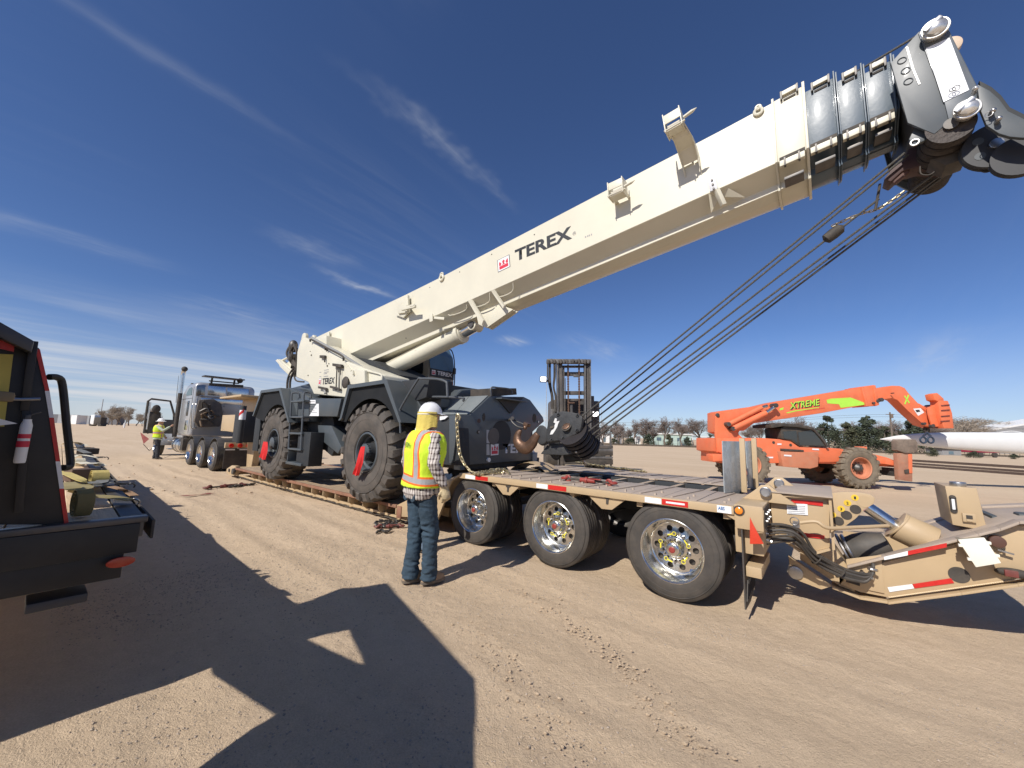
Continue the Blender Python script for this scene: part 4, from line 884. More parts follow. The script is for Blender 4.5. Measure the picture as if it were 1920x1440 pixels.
# curved arm of the tall bracket: two ribs and a web
la = [(1247, 246), (1262, 262), (1270, 285), (1278, 310), (1284, 333)]; ra = [(1281, 230), (1292, 248), (1300, 268), (1308, 296), (1314, 326)]
tl = [BT-0.46, BT-0.36, BT-0.20, BT-0.08, BT-0.01]
A = [T(x, y, t) for (x, y), t in zip(la, tl)]; C = [T(x, y, t) for (x, y), t in zip(ra, tl)]
for Q in (A, C):
    b = B()
    for i in range(4):
        p, q = Q[i], Q[i+1]
        b.hexa([p, p+V((0.012, 0, 0)), V((p.x+0.012, min(BT, p.y+0.14), p.z+0.03)), V((p.x, min(BT, p.y+0.14), p.z+0.03)), q, q+V((0.012, 0, 0)), V((q.x+0.012, min(BT, q.y+0.14), q.z+0.03)), V((q.x, min(BT, q.y+0.14), q.z+0.03))])
    b.build('bracket_rib', cream, cr, split=False)
b = B()
for i in range(3): b.face([A[i]+V((0, 0.03, 0)), C[i]+V((0, 0.03, 0)), C[i+1]+V((0, 0.03, 0)), A[i+1]+V((0, 0.03, 0))])
b.build('bracket_web', cream, cr)
boxbracket([(1139, 345), (1167, 332), (1172, 353), (1143, 368)], 0.24, False)
b = B(); p, q = T(1149, 368, BT-0.2), T(1170, 356, BT-0.2); r_, s_ = T(1153, 385, BT), T(1178, 374, BT)
b.hexa([p, p+V((0.01, 0, 0)), V((p.x+0.01, BT, p.z)), V((p.x, BT, p.z)), r_, r_+V((0.01, 0, 0)), r_+V((0.01, 0.01, 0)), r_+V((0, 0.01, 0))]); b.hexa([q, q+V((0.01, 0, 0)), V((q.x+0.01, BT, q.z)), V((q.x, BT, q.z)), s_, s_+V((0.01, 0, 0)), s_+V((0.01, 0.01, 0)), s_+V((0, 0.01, 0))]); b.build('bracket_rib', cream, cr)
# left bracket with hinge arm
for pts, d0 in ((((743, 562), (764, 553), (766, 585), (746, 588)), 0.10), (((751, 575), (777, 571), (777, 576), (752, 582)), 0.22)):
    b = B(); b.prism(TT(BT-d0, *pts), BT-d0, BT-d0+0.05); b.bar(T(sum(p[0] for p in pts)/4, sum(p[1] for p in pts)/4, BT-d0+0.02), V((T(sum(p[0] for p in pts)/4, sum(p[1] for p in pts)/4, BT).x, BT, T(sum(p[0] for p in pts)/4, sum(p[1] for p in pts)/4, BT).z)), 0.05, 0.09); b.build('side_bracket', cream, cr, 0.004, split=False)
b = B(); b.prism(TT(BT-0.05, (741, 590), (768, 583), (757, 596)), BT-0.06, BT-0.02); b.cyl(T(770, 574, BT-0.2), T(777, 573, BT-0.2), 0.03, n=12); b.build('side_bracket', cream, cr, 0.003)
# hinge block under the fold at right (white plate with bolts and triangular gusset plates)
c = TT(BT-0.05, (1327, 332), (1341, 329), (1346, 354), (1331, 360)); b = B(); b.prism(c, BT-0.06, BT-0.045); hp = b.build('hinge_plate', mat('pale_grey_plate', (0.55, 0.56, 0.58), 0.45), cr, 0.002)
b = B()
for k in range(3): p = T(1335+k*1.6, 338+k*8, BT-0.06); b.cyl((p.x, BT-0.075, p.z), (p.x, BT-0.06, p.z), 0.012, n=8)
b.build('bolt', dsteel, hp)
b = B(); b.bar(T(1343, 355, BT-0.03), T(1357, 385, BT+0.02), 0.06, 0.05); b.build('hinge_arm', cream, cr, 0.006)
for tri, t_ in ((((1349, 343), (1395, 362), (1352, 362)), BT-0.005), (((1328, 362), (1330, 392), (1345, 362)), BT-0.005)):
    q = [T(*p, t_) for p in tri]; b = B(); b._pr([q[0], q[1]+V((0, 0.10, 0)), q[2]+V((0, 0.10, 0))], V((0, 0.012, 0.0))); b.build('gusset_plate', cream, cr)
# hinge block at left under the boom text
c = TT(BT-0.05, (805, 590), (811, 588), (812, 602), (806, 604)); b = B(); b.prism(c, BT-0.06, BT-0.04); b.bar(T(815, 596, BT-0.03), T(834, 598, BT+0.03), 0.05, 0.05); b.build('hinge_plate', cream, cr, 0.003)
# lifting yoke under the boom: gusset ribs, pocket frames, cylinder head
b = B()
for ya in (5.10, 5.24): b.prism(TT(5.1, (893, 590), (939, 572), (962, 580), (912, 615), (897, 608)), ya, ya+0.03)
b.build('yoke_plate', cream, cr, 0.006)
b = B(); b._pr([V((p.x, 5.13, p.z)) for p in (T(898, 606, 5.1), T(940, 573, 5.1), T(958, 580, 5.1), T(912, 613, 5.1))], V((0, 0.11, 0))); b.build('yoke_box', cream, cr, 0.006)
for rp in (((878, 564), (884, 561), (900, 598), (897, 607)), ((921, 545), (926, 543), (939, 570), (937, 576))):
    b = B(); b._pr([V((p.x, BT-0.012+0.10*i_, p.z)) for i_, p in zip((0, 0, 1, 1), [T(x, y, BT+0.0) for x, y in rp])], V((0.012, 0.03, 0))); b.build('yoke_rib', cream, cr)
for x0, y0, x1, y1 in ((838, 583, 874, 570), (888, 566, 918, 554), (930, 547, 962, 534)):
    a, c = T(x0, y0, BT+0.035), T(x1, y1, BT+0.035)
    loop = [a+V((0.0, 0, 0.03)), a+V((0.04, 0.045, -0.09)), c+V((-0.06, 0.045, -0.10)), c+V((0.0, 0.0, 0.02)), c+V((-0.03, -0.01, 0.06)), a+V((0.03, -0.01, 0.06))]
    b = B(); b.sweep(smooth_path(loop+[loop[0]], 3), 0.010, 6); b.build('pocket_frame', cream, cr)
# lift cylinder
cA = T(706, 706, 5.33); cB = T(866, 626, 5.33); cD = (cB-cA).normalized(); rC = 0.175
b = B(); b.cyl(cA-cD*0.15, cB, rC, n=48); b.cyl(cB-cD*0.10, cB+cD*0.02, rC+0.022, n=48); b.cyl(cB-cD*0.02, cB+cD*0.035, rC*0.85, n=40); lc = b.build('lift_cylinder', cream, cr, 0.008, split=False)
cE = T(892, 611, 5.33); b = B(); b.cyl(cB, cE, 0.115, n=40); b.build('cylinder_rod', chrome, cr)
b = B(); b.cyl(cE+V((0, -0.12, 0)), cE+V((0, 0.12, 0)), 0.11, n=28); b.build('rod_eye', cream, cr, 0.01)
b = B(); b.cyl(cE+V((0, -0.15, 0)), cE+V((0, -0.115, 0)), 0.07, n=24); b.build('eye_pin', dsteel, cr)
up_ = V((-cD.z, 0, cD.x)); near = V((0, -1, 0))
b = B(); b.sweep([cA+cD*0.1+(up_*0.9+near*0.4)*(rC+0.015), cB-cD*0.35+(up_*0.9+near*0.4)*(rC+0.015), cB-cD*0.3+(up_*0.9+near*0.4)*(rC+0.05), cB-cD*0.12+(up_*0.9+near*0.4)*(rC+0.05)], 0.012, 8); b.build('hydraulic_pipe', cream, cr)
b = B(); b.obox(cB-cD*0.34+(up_*0.7+near*0.5)*(rC), (0.05, 0.10, 0.10)); b.build('pipe_clamp', cream, cr, 0.005)
# lettering along the boom side
def decal_axis(x0, y0, x1, y1, t_): return T(x0, y0, t_), T(x1, y1, t_)
p0, p1 = decal_axis(966, 491, 1073, 447, BT); text('TEREX', p0, p1, blackprint, cr, 'lettering', 0.215, bold=0.035, lift=0.003)
p0, p1 = T(1074, 440, BT), T(1080, 438, BT); text('R', p0, p1, mat('grey_print', (0.3, 0.3, 0.3)), cr, 'lettering', 0.028); cc = (p0+p1)/2+V((0.0, -0.004, 0.012)); b = B(); b.torus(cc, (0, 1, 0), 0.026, 0.002, 20, 4); b.build('circle_mark', MATS['grey_print'], cr)
for x in (1097, 1101, 1104, 1108): plate(cr, 'small_icon', MATS['grey_print'], [T(x, 446-(x-1097)*.4, BT), T(x+2, 445.5-(x-1097)*.4, BT), T(x+2, 442.5-(x-1097)*.4, BT), T(x, 443-(x-1097)*.4, BT)], 0.002)
def crown(root, bl, br_, hgt, nrm=(0, -1, 0), frame=whiteprint, edge=blackprint):
    bl, br_ = V(bl), V(br_); d = br_-bl; w__ = d.length; d.normalize(); n_ = V(nrm).normalized(); u = n_.cross(d).normalized()
    def Q(a, c): return bl+d*(a*w__)+u*(c*hgt)
    e = plate(root, 'logo_panel', edge, [Q(0, 0), Q(1, 0), Q(1, 1), Q(0, 1)], 0.002, n_)
    def poly(pts, m_, lf):
        b = B(); b.face([Q(*p)+n_*lf for p in pts]); b.build('logo_mark', m_, e, split=False)
    poly([(0.04, 0.035), (0.96, 0.035), (0.96, 0.965), (0.04, 0.965)], frame, 0.004)
    rp = redprint
    poly([(0.14, 0.14), (0.86, 0.14), (0.86, 0.40), (0.14, 0.40)], rp, 0.0055)
    poly([(0.14, 0.44), (0.32, 0.44), (0.14, 0.80)], rp, 0.0055); poly([(0.86, 0.44), (0.86, 0.80), (0.68, 0.44)], rp, 0.0055)
    poly([(0.5, 0.50), (0.62, 0.67), (0.5, 0.84), (0.38, 0.67)], rp, 0.0055); poly([(0.18, 0.80), (0.34, 0.58), (0.24, 0.47)], rp, 0.0056); poly([(0.82, 0.80), (0.76, 0.47), (0.66, 0.58)], rp, 0.0056)
    poly([(0.36, 0.44), (0.64, 0.44), (0.5, 0.58)], rp, 0.0055)
crown(cr, T(934, 511, BT), T(957, 500, BT), 0.235)
# ---- boom head
HT = 4.80
hp_ = TT(HT, (1670, 118), (1722, 60), (1736, 53), (1778, 52), (1786, 70), (1838, 172), (1842, 200), (1780, 228), (1752, 251), (1702, 230), (1684, 168))
for yy in (HT, 5.86): b = B(); b.prism(hp_, yy, yy+0.03); b.build('head_plate', slate, cr, 0.004)
b = B(); b.prism(TT(HT-0.012, (1722, 62), (1777, 55), (1834, 168), (1838, 206), (1780, 229), (1771, 192)), HT-0.012, HT-0.001); hf = b.build('head_lit_face', mat('slate_paint_lit', (0.085, 0.108, 0.13), 0.4, dust=0.12, coat=0.2), cr, 0.003)  # thin plate in lighter slate paints the brighter light on this face
plate(hf, 'white_panel', mat('panel_white', (0.78, 0.80, 0.82), 0.4, var=0.03), [T(x, y, HT-0.013) for x, y in ((1736, 91), (1780, 71), (1817, 169), (1769, 192))], 0.003)
b = B(); b.prism([(p[0], p[1]) for p in TT(HT, (1686, 150), (1725, 75), (1775, 70), (1828, 170), (1765, 235), (1715, 222))], HT+0.03, 5.86); b.build('head_body', slate_in, cr, 0.01)
for x, y in ((1691, 114), (1698, 133), (1703, 153)): c = T(x, y, HT); b = B(); b.torus((c.x, HT-0.004, c.z), (0, 1, 0), 0.03, 0.004, 20, 5); b.build('bolt_ring', slate, cr)
b = B(); q = [T(x, y, HT-0.004) for x, y in ((1700, 88), (1712, 130), (1724, 158))]
for i in range(2): b.bar(q[i], q[i+1], 0.012, 0.006)
b.build('weld_line', steel, cr)
def sheave(x, y, r, t0, t1_, nm, m_, hub=True):
    c = T(x, y, t0); b = B(); b.lathe([(r*0.3, t0-c.y), (r*0.95, 0), (r, 0.01), (r*0.85, (t1_-t0)/2), (r, t1_-t0-0.01), (r*0.95, t1_-t0), (r*0.3, t1_-t0)], (c.x, t0, c.z), (0, 1, 0), 32, True); o = b.build(nm, m_, cr, split=False)
    if hub: b = B(); b.cyl((c.x, t0-0.03, c.z), (c.x, t0+0.02, c.z), r*0.35, n=16); b.build('sheave_pin', steel, o, 0.003)
    return c
pol = mat('worn_polished_cap', (0.62, 0.60, 0.56), 0.25, 0.7, var=0.3, scale=10)
for x, y, r in ((1755, 48, 0.085), (1815, 200, 0.075)):
    c = T(x, y, HT-0.10); b = B(); b.lathe([(r*0.9, 0.10), (r, 0.07), (r, 0.04), (r*0.85, 0.0), (r*0.5, -0.02), (r*0.15, -0.025), (0.001, -0.025)], c, (0, 1, 0), 28); b.torus(c+V((0, 0.03, 0)), (0, 1, 0), r*1.02, 0.012, 28, 6); b.cyl(c+V((0, 0.1, 0)), c+V((0, 1.0, 0)), r*0.7, n=20); b.build('sheave_cap', pol, cr, split=False)
    b = B(); b.obox(c+V((-0.02, -0.01, 0.02)), (0.14, 0.03, 0.04), Matrix.Rotation(R(-35), 3, 'Y')); b.build('cap_bar', steel, cr, 0.01)
c = T(1782, 84, 5.3); b = B(); b.cyl(c, c+V((0, 0.06, 0)), 0.085, n=28); b.build('far_sheave', mat('nylon_sheave', (0.55, 0.42, 0.3), 0.5), cr, 0.006)
# lower sheave nest wound with wire rope
nc = T(1790, 252, 5.0)
b = B()
for k in range(9):
    y = 4.85+k*0.105; rr_ = 0.175-0.004*abs(k-4); b.lathe([(0.07, -0.045), (rr_, -0.045), (rr_-0.02, -0.015), (rr_-0.02, 0.015), (rr_, 0.045), (0.07, 0.045)], (nc.x-0.06, y, nc.z-0.01), (0, 1, 0), 36, True)
b.build('sheave_nest', mat('greasy_brown_rope', (0.055, 0.045, 0.04), 0.6, 0.3, var=0.4, scale=20, bump=0.4), cr, split=False)
b = B(); b.cyl((nc.x-0.06, 4.78, nc.z-0.01), (nc.x-0.06, 5.9, nc.z-0.01), 0.05, n=16); b.build('nest_axle', dsteel, cr)
b = B(); b.prism(TT(4.9, (1717, 236), (1745, 262), (1728, 270), (1710, 277), (1703, 266)), 4.86, 4.90); b.build('anchor_lug', slate, cr, 0.006); c = T(1715, 267, 4.85); b = B(); b.torus(c, (0, 1, 0), 0.028, 0.009, 20, 6); b.build('lug_bush', steel, cr)
b = B(); b.prism(TT(5.3, (1700, 290), (1735, 270), (1790, 285), (1800, 300), (1762, 325), (1720, 322), (1690, 330), (1668, 350), (1655, 345), (1670, 325), (1690, 312)), 5.2, 5.4); b.build('rope_guard', mat('dark_red_steel', (0.06, 0.03, 0.028), 0.6), cr, 0.015)
b = B(); b.obox(T(1683, 330, 5.25), (0.15, 0.06, 0.12), Matrix.Rotation(R(-35), 3, 'Y')); b.build('rope_wedge_socket', mat('socket_brown', (0.10, 0.05, 0.04), 0.6), cr, 0.02)
b = B(); b.prism(TT(5.0, (1745, 296), (1812, 280), (1816, 292), (1775, 308)), 5.02, 5.25); b.build('lower_cradle', blackm, cr, 0.01)
# auxiliary head swinging off to the right
AT = 4.74
b = B(); b.prism(TT(AT, (1833, 158), (1856, 170), (1874, 186), (1890, 208), (1935, 230), (1985, 236), (1985, 262), (1935, 258), (1915, 258), (1893, 256), (1873, 250), (1850, 235), (1838, 205)), AT, AT+0.035); b.build('auxiliary_head_plate', slate, cr, 0.004)
b = B(); b.prism(TT(5.2, (1833, 158), (1856, 170), (1874, 186), (1890, 208), (1935, 230), (1985, 236), (1985, 300), (1935, 298), (1875, 280), (1850, 245)), 5.15, 5.2); b.build('auxiliary_head_plate', slate_in, cr, 0.004)
for x, y, m_ in ((1829, 166, pol), (1862, 207, steel), (1873, 222, steel)): c = T(x, y, AT-0.05); b = B(); b.cyl(c, c+V((0, 0.06, 0)), 0.018, n=14); b.ell(c, 0.02, 12, 8); b.build('bolt_head', m_, cr)
b = B(); c = T(1854, 214, AT-0.05); b.torus(c, (0.3, 1, 0), 0.022, 0.003, 16, 5); b.build('lynch_ring', steel, cr)
c = T(1868, 270, 4.95); b = B(); b.lathe([(0.06, 0), (0.20, 0), (0.21, 0.02), (0.18, 0.04), (0.21, 0.06), (0.20, 0.08), (0.06, 0.08)], c, (0, 1, 0), 36, True); sh = b.build('auxiliary_sheave', mat('black_sheave', (0.03, 0.03, 0.032), 0.5), cr, split=False)
b = B(); b.cyl(c+V((0, -0.02, 0)), c+V((0, 0.0, 0)), 0.045, n=16); b.build('sheave_boss', steel, sh, 0.006)
b = B(); 
for a in range(5): q = R(a*72); b.cyl(c+V((0.12*math.cos(q), -0.003, 0.12*math.sin(q))), c+V((0.12*math.cos(q), 0.0, 0.12*math.sin(q))), 0.035, n=14)
b.build('sheave_hole', slate, sh)
c = T(1915, 290, 4.9); b = B(); b.lathe([(0.05, 0), (0.17, 0), (0.15, 0.03), (0.17, 0.06), (0.05, 0.06)], c, (0, 1, 0), 32, True); b.build('auxiliary_sheave', MATS['black_sheave'], cr, split=False)
for pts in ([(1818, 270), (1822, 300), (1842, 322), (1862, 318), (1872, 305)], [(1725, 312), (1727, 326), (1742, 328), (1752, 322)]):
    b = B(); b.sweep(smooth_path([T(x, y, 5.0) for x, y in pts], 5), 0.006, 6); b.build('cable', blackm, cr)
b = B(); b.torus(T(1793, 165, HT-0.05), (0, 1, 0.2), 0.022, 0.003, 14, 5); b.torus(T(1786, 168, HT-0.05), (0, 1, -0.2), 0.02, 0.003, 14, 5); b.build('pin_clip', dsteel, cr)
b = B(); b.sweep([V((0.35, 5.2, ztop(0.35)+0.06)), V((1.0, 5.2, 5.72))], 0.012, 8); b.build('top_cable', ropem, cr)
b = B(); b.sweep([V((-11.0, 5.33, ztop(-11)+0.05)), V((-5.0, 5.33, ztop(-5)+0.03)), V((0.9, 5.33, ztop(0.9)+0.05))], 0.011, 8); b.build('hoist_rope', ropem, cr)
# ---- wire ropes from the head down to the hook block
ropes = [((1696, 287), (1112, 764), 5.05, 5.05), ((1703, 290), (1113, 775), 5.15, 5.12), ((1746, 268), (1112, 787), 5.25, 5.22),
         ((1800, 290), (1115, 800), 5.30, 5.12), ((1812, 292), (1116, 811), 5.40, 5.22), ((1823, 290), (1118, 820), 5.50, 5.32)]
rp3 = ropes[:2]+[((1648, 373), (1113, 787), 5.2, 5.2)]+ropes[3:]
for (xa, ya), (xb, yb), ta, tb in rp3:
    a, c = T(xa, ya, ta), T(xb, yb, tb); c = c+(c-a)*(0.07 if yb < 790 else 0.045); b = B(); b.sweep([a, c], 0.0115, 8); b.build('hoist_rope', ropem, cr)
b = B(); b.sweep([T(1650, 345, 5.2), T(1647, 362, 5.2), T(1641, 395, 5.2)], 0.012, 8); b.build('rope_tail', blackm, cr)
b = B(); b.lathe([(0.02, -0.10), (0.055, -0.08), (0.06, 0.0), (0.055, 0.07), (0.02, 0.10)], T(1563, 438, 5.2), T(1648, 373, 5.2)-T(1113, 787, 5.2), 20, True); b.build('rope_weight', blackm, cr, split=False)
b = B(); chainpts(b, smooth_path([T(1560, 424, 5.25), T(1610, 402, 5.25), T(1650, 390, 5.28), T(1700, 355, 5.3)], 5), 0.05, 0.005, 0.02); b.build('safety_chain', galv, cr, kind='stuff')
b = B(); b.sweep(smooth_path([T(1650, 390, 5.35), T(1720, 350, 5.4), T(1808, 306, 5.45)], 5), 0.004, 5); b.build('tag_line', blackm, cr)

# ---- hook block (hangs on the ropes)
hb = thing('hook_block', 'black hook block with chipped white paint and a big bronze hook', 'hook block', T(1050, 840, 5.2))
def Z(zx, zy): return (940+zx/8.727, 740+zy/8.727)
K0 = 5.00
near_ = TT(K0, *[Z(*p) for p in ((735, 600), (760, 460), (800, 360), (870, 300), (1000, 268), (1150, 282), (1270, 315), (1325, 370), (1310, 480), (1285, 590), (1200, 650), (1050, 718), (960, 742), (745, 770), (728, 700))])
off = V((0.06, 0.42, -0.30))
def slab(pts, y, dvec, th, nm, m_, bev=0.01, par=None):
    b = B(); b._pr([V((x, y, z))+dvec for x, z in pts], off.normalized()*th); return b.build(nm, m_, par or hb, bev, split=False)
blk = mat('chipped_black_paint', (0.030, 0.032, 0.034), 0.5, var=0.4, scale=14, dust=0.25, dcol=(0.10, 0.09, 0.08), bump=0.15, bscale=40)
sl0 = slab(near_, K0, V((0, 0, 0)), 0.06, 'cheek_plate', blk)
slab(near_, K0, off, 0.05, 'cheek_plate', blk)
for k in range(1, 6):
    cpt = T(*Z(1110, 560), K0); b = B(); b.lathe([(0.06, -0.03), (0.235, -0.03), (0.215, 0), (0.235, 0.03), (0.06, 0.03)], V((cpt.x+0.02, K0, cpt.z))+off*(k/6+0.02), off, 32, True); b.build('sheave', mat('block_sheave', (0.035, 0.03, 0.03), 0.45, 0.4), hb, split=False)
lobe = [(T(*Z(645, 655), K0).x+0.118*math.cos(a), T(*Z(655, 640), K0).z+0.150*math.sin(a)) for a in [R(20*i) for i in range(18)]]
slab(lobe, K0, off.normalized()*0.02, 0.05, 'swivel_cheek', blk); slab(lobe, K0, off*0.8, 0.05, 'swivel_cheek', blk)
c = T(*Z(1068, 522), K0); nn = -off.normalized()
b = B(); b.lathe([(0.085, 0.0), (0.085, 0.006), (0.062, 0.008)], V((c.x, K0, c.z)), nn, 28); b.build('bearing_ring', blackm, hb)
b = B(); b.lathe([(0.063, 0.0), (0.063, 0.022), (0.05, 0.028), (0.001, 0.028)], V((c.x, K0, c.z)), nn, 28); bh = b.build('bearing_cap', hookm, hb)
u1 = nn.cross(V((0, 0, 1))).normalized(); u2 = nn.cross(u1)
b = B()
for k in range(10): q = R(36*k); p = V((c.x, K0, c.z))+(u1*math.cos(q)+u2*math.sin(q))*0.045+nn*0.026; b.cyl(p, p+nn*0.008, 0.007, n=6)
b.build('bearing_bolt', dsteel, bh, kind='stuff')
pw = TT(K0, *[Z(*p) for p in ((880, 385), (910, 395), (905, 440), (955, 430), (930, 480), (915, 530), (880, 590), (840, 650), (795, 655), (815, 600), (860, 540), (885, 470), (855, 455))])
b = B(); b.face([V((x, K0, z))+nn*0.003 for x, z in pw]); b.build('paint_patch', mat('flaked_white', (0.7, 0.7, 0.68), 0.6), hb, split=False)
for zx, zy in ((820, 735), (1010, 705), (1235, 575), (930, 320), (1245, 330)):
    c = T(*Z(zx, zy), K0); b = B(); b.torus(V((c.x, K0, c.z)), nn, 0.028, 0.006, 18, 5); b.cyl(V((c.x, K0, c.z)), V((c.x, K0, c.z))+nn*0.02, 0.014, n=8); b.build('cheek_bolt', blk, hb)
c = T(*Z(835, 520), K0); b = B(); b.cyl(V((c.x, K0, c.z)), V((c.x, K0, c.z))+nn*0.004, 0.04, n=18); b.build('cheek_hole', blackm, hb)
for zx, zy in ((1040, 745), (765, 810), (1225, 935)):
    c = T(*Z(zx, zy), K0+0.1); b = B(); b.cyl(c, c+V((0.0, 0.3, -0.2)), 0.018, n=10); b.ell(c, 0.024, 10, 6); b.build('tie_bolt', steel, hb)
tb_ = [V((T(*Z(zx, zy), K0+0.12).x, K0+0.12, T(*Z(zx, zy), K0+0.12).z)) for zx, zy in ((770, 800), (1080, 790), (1260, 960), (1000, 990), (640, 970))]
b = B(); b._pr(tb_, V((0.05, 0.3, -0.02))); b.build('lower_guard', blk, hb, 0.01)
path = [(600, 640), (560, 700), (500, 800), (420, 870), (340, 860), (275, 790), (262, 700), (285, 625), (330, 572)]
rad = [0.055, 0.070, 0.088, 0.098, 0.096, 0.086, 0.070, 0.052, 0.020]
b = B(); b.sweep(smooth_path([T(*Z(*p), 5.02) for p in path], 5), [rad[min(8, int(i/5))]*(1-(i % 5)/5)+rad[min(8, int(i/5)+1)]*((i % 5)/5) for i in range(41)], 20, flat=0.7); b.build('hook', hookm, hb, ang=80)
b = B(); b.sweep(smooth_path([T(*Z(*p), 4.98) for p in ((165, 400), (190, 450), (270, 520), (370, 545))], 4), 0.014, 8, flat=2.0); b.sweep(smooth_path([T(*Z(*p), 5.1) for p in ((180, 390), (240, 430), (360, 480), (400, 500))], 4), 0.012, 8, flat=2.0); b.cyl(T(*Z(180, 385), 4.96), T(*Z(180, 385), 5.12), 0.03, n=14); b.build('hook_latch', dsteel, hb, 0.0, split=False)
b = B(); b.obox(T(*Z(420, 490), 5.03), (0.09, 0.10, 0.06), Matrix.Rotation(R(20), 3, 'Y')); b.ell(T(*Z(390, 540), 5.0), 0.035, 10, 8); b.build('shackle_knuckle', hookm, hb, 0.012, split=False)
b = B(); b.sweep(smooth_path([T(*Z(0, 500), 5.9), T(*Z(90, 440), 5.5), T(*Z(150, 400), 5.1)], 4), 0.022, 8); b.build('tie_down_sling', blackm, hb)

# ---- superstructure
ST = 4.20
side = TT(ST, (564, 636), (571, 632), (600, 648), (645, 676), (700, 697), (718, 703), (718, 745), (645, 745), (588, 739), (578, 717), (555, 707), (557, 660))
b = B(); b.prism(side, ST, 4.84); b.build('turret_side', cream, cr, 0.035, seg=3)
b = B(); b.prism(side, 5.82, 6.0); b.build('turret_side', cream, cr, 0.02)
b = B(); b.prism([(-10.4, 2.4), (-10.6, 3.7), (-8.2, 3.2), (-7.0, 2.75), (-7.0, 2.4)], 4.85, 5.81); b.build('turret_core', slate_in, cr)
b = B(); b.cyl((-9.0, CT, 1.9), (-9.0, CT, 2.42), 0.85, n=48); b.build('slew_ring', slate_in, cr)
# rounded corner box at the nose and covers
q = TT(ST-0.06, (655, 700), (668, 692), (686, 694), (687, 722), (660, 722)); b = B(); b.prism(q, ST-0.10, ST+0.01); b.build('nose_cover', cream, cr, 0.03, seg=3)
for px in (((572, 632), 0.13), ((589, 634), 0.11)): c = T(*px[0], 4.45+0.5*(px[0][0] > 580)); b = B(); b.lathe([(px[1], -0.04), (px[1], 0.04)], (c.x, c.y, c.z-0.02), (0, 1, 0), 28, True); b.build('pivot_boss', cream, cr, 0.01)
b = B(); b.prism(TT(4.5, (594, 632), (612, 629), (612, 652), (600, 648)), 4.5, 5.8); b.build('boom_foot', cream, cr, 0.02)
c = T(617, 627, 4.85); b = B(); b.cyl(c+V((0, 0, -0.1)), c+V((0, 0, 0.06)), 0.05, 0.03, 14); b.build('foot_pin', cream, cr)
b = B(); b.sweep(smooth_path([T(582, 641, ST-0.05), T(584, 637, ST-0.07), T(612, 652, ST-0.07), T(641, 667, ST-0.07), T(644, 676, ST-0.04)], 5), 0.022, 8); b.build('handrail', blackm, cr); 
b = B(); 
for x, y in ((610, 656), (613, 658)): p = T(x, y, ST-0.03); b.cyl(T(x, y-6, ST-0.06), p, 0.02, n=8)
b.build('rail_stay', blackm, cr)
b = B(); b.sweep([T(584, 633, ST+0.15), T(640, 664, ST+0.15), T(680, 690, ST+0.15), T(717, 705, ST+0.15)], 0.035, 8); b.build('cable_tray', mat('grey_tray', (0.25, 0.25, 0.24), 0.5), cr)
# locks, handles and mirror on the side
def pl(pts, d, m_, nm, th=0.02): b = B(); b.prism(TT(ST-d, *pts), ST-d, ST-d+th+d*0.5); return b.build(nm, m_, cr, 0.004)
pl(((599, 666), (608, 666), (608, 671), (599, 671)), 0.06, blackm, 'door_handle'); b = B(); b.sweep([T(608, 669, ST-0.05), T(609, 679, ST-0.04)], 0.018, 8); b.build('door_handle_rod', blackm, cr)
pl(((623, 681), (639, 683), (639, 689), (623, 686)), 0.08, blackm, 'door_handle'); b = B(); b.sweep([T(632, 686, ST-0.05), T(630, 732, ST-0.05)], 0.014, 8); b.sweep([T(638, 687, ST-0.05), T(636, 733, ST-0.05)], 0.010, 8); b.sweep([T(635, 688, ST-0.05), T(635, 698, ST-0.05)], 0.016, 8); b.build('lock_rod', blackm, cr)
for pts in (((596, 724), (610, 727), (611, 731), (596, 728)), ((618, 723), (629, 726), (636, 729), (636, 732), (618, 727))): pl(pts, 0.07, blackm, 'hinge')
b = B(); b.sweep([T(609, 729, ST-0.04), T(610, 738, ST-0.04)], 0.03, 8); b.build('hinge_foot', mat('grey_stay', (0.3, 0.29, 0.27), 0.5), cr)
c = T(647, 717, ST-0.12); b = B(); b.lathe([(0.095, 0.05), (0.125, 0.02), (0.13, 0.0), (0.12, -0.01), (0.04, -0.03), (0.001, -0.032)], c, (0, 1, 0), 28); hd = b.build('horn_disc', blackm, cr, split=False)
for x, y, r in ((584, 666, 0.02), (578, 704, 0.016), (582, 659, 0.01), (617, 682, 0.014), (614, 686, 0.022)): c = T(x, y, ST); b = B(); b.cyl((c.x, ST-0.012, c.z), (c.x, ST, c.z), r, n=10); b.build('bolt', blackm, cr)
text('TEREX', T(604, 721, ST), T(627, 719, ST), blackprint, cr, 'lettering', 0.145, bold=0.03)
crown(cr, T(597, 722, ST), T(601.5, 721.5, ST), 0.16)
b = B()
for x0, y0, x1, y1 in ((608, 694, 616, 693), (608, 698, 616, 697), (607, 701, 613, 700), (607, 706, 615, 705), (599, 698, 602, 698), (599, 706, 602, 706)):
    b.bar(T(x0, y0, ST-0.002), T(x1, y1, ST-0.002), 0.004, 0.016)
b.build('warning_print', MATS['grey_print'], cr)
pl(((659, 695), (661, 694), (662, 702), (660, 703)), 0.14, cream, 'side_lug'); b = B(); b.prism(TT(ST-0.02, (646, 678), (659, 694), (657, 700)), ST-0.03, ST); b.build('side_fin', cream, cr)
b = B(); b.sweep(smooth_path([T(690, 696, ST-0.02), T(703, 699, ST-0.02), T(715, 703, ST-0.02), T(716, 712, ST-0.02)], 4), 0.018, 8); b.build('grab_rail', cream, cr)
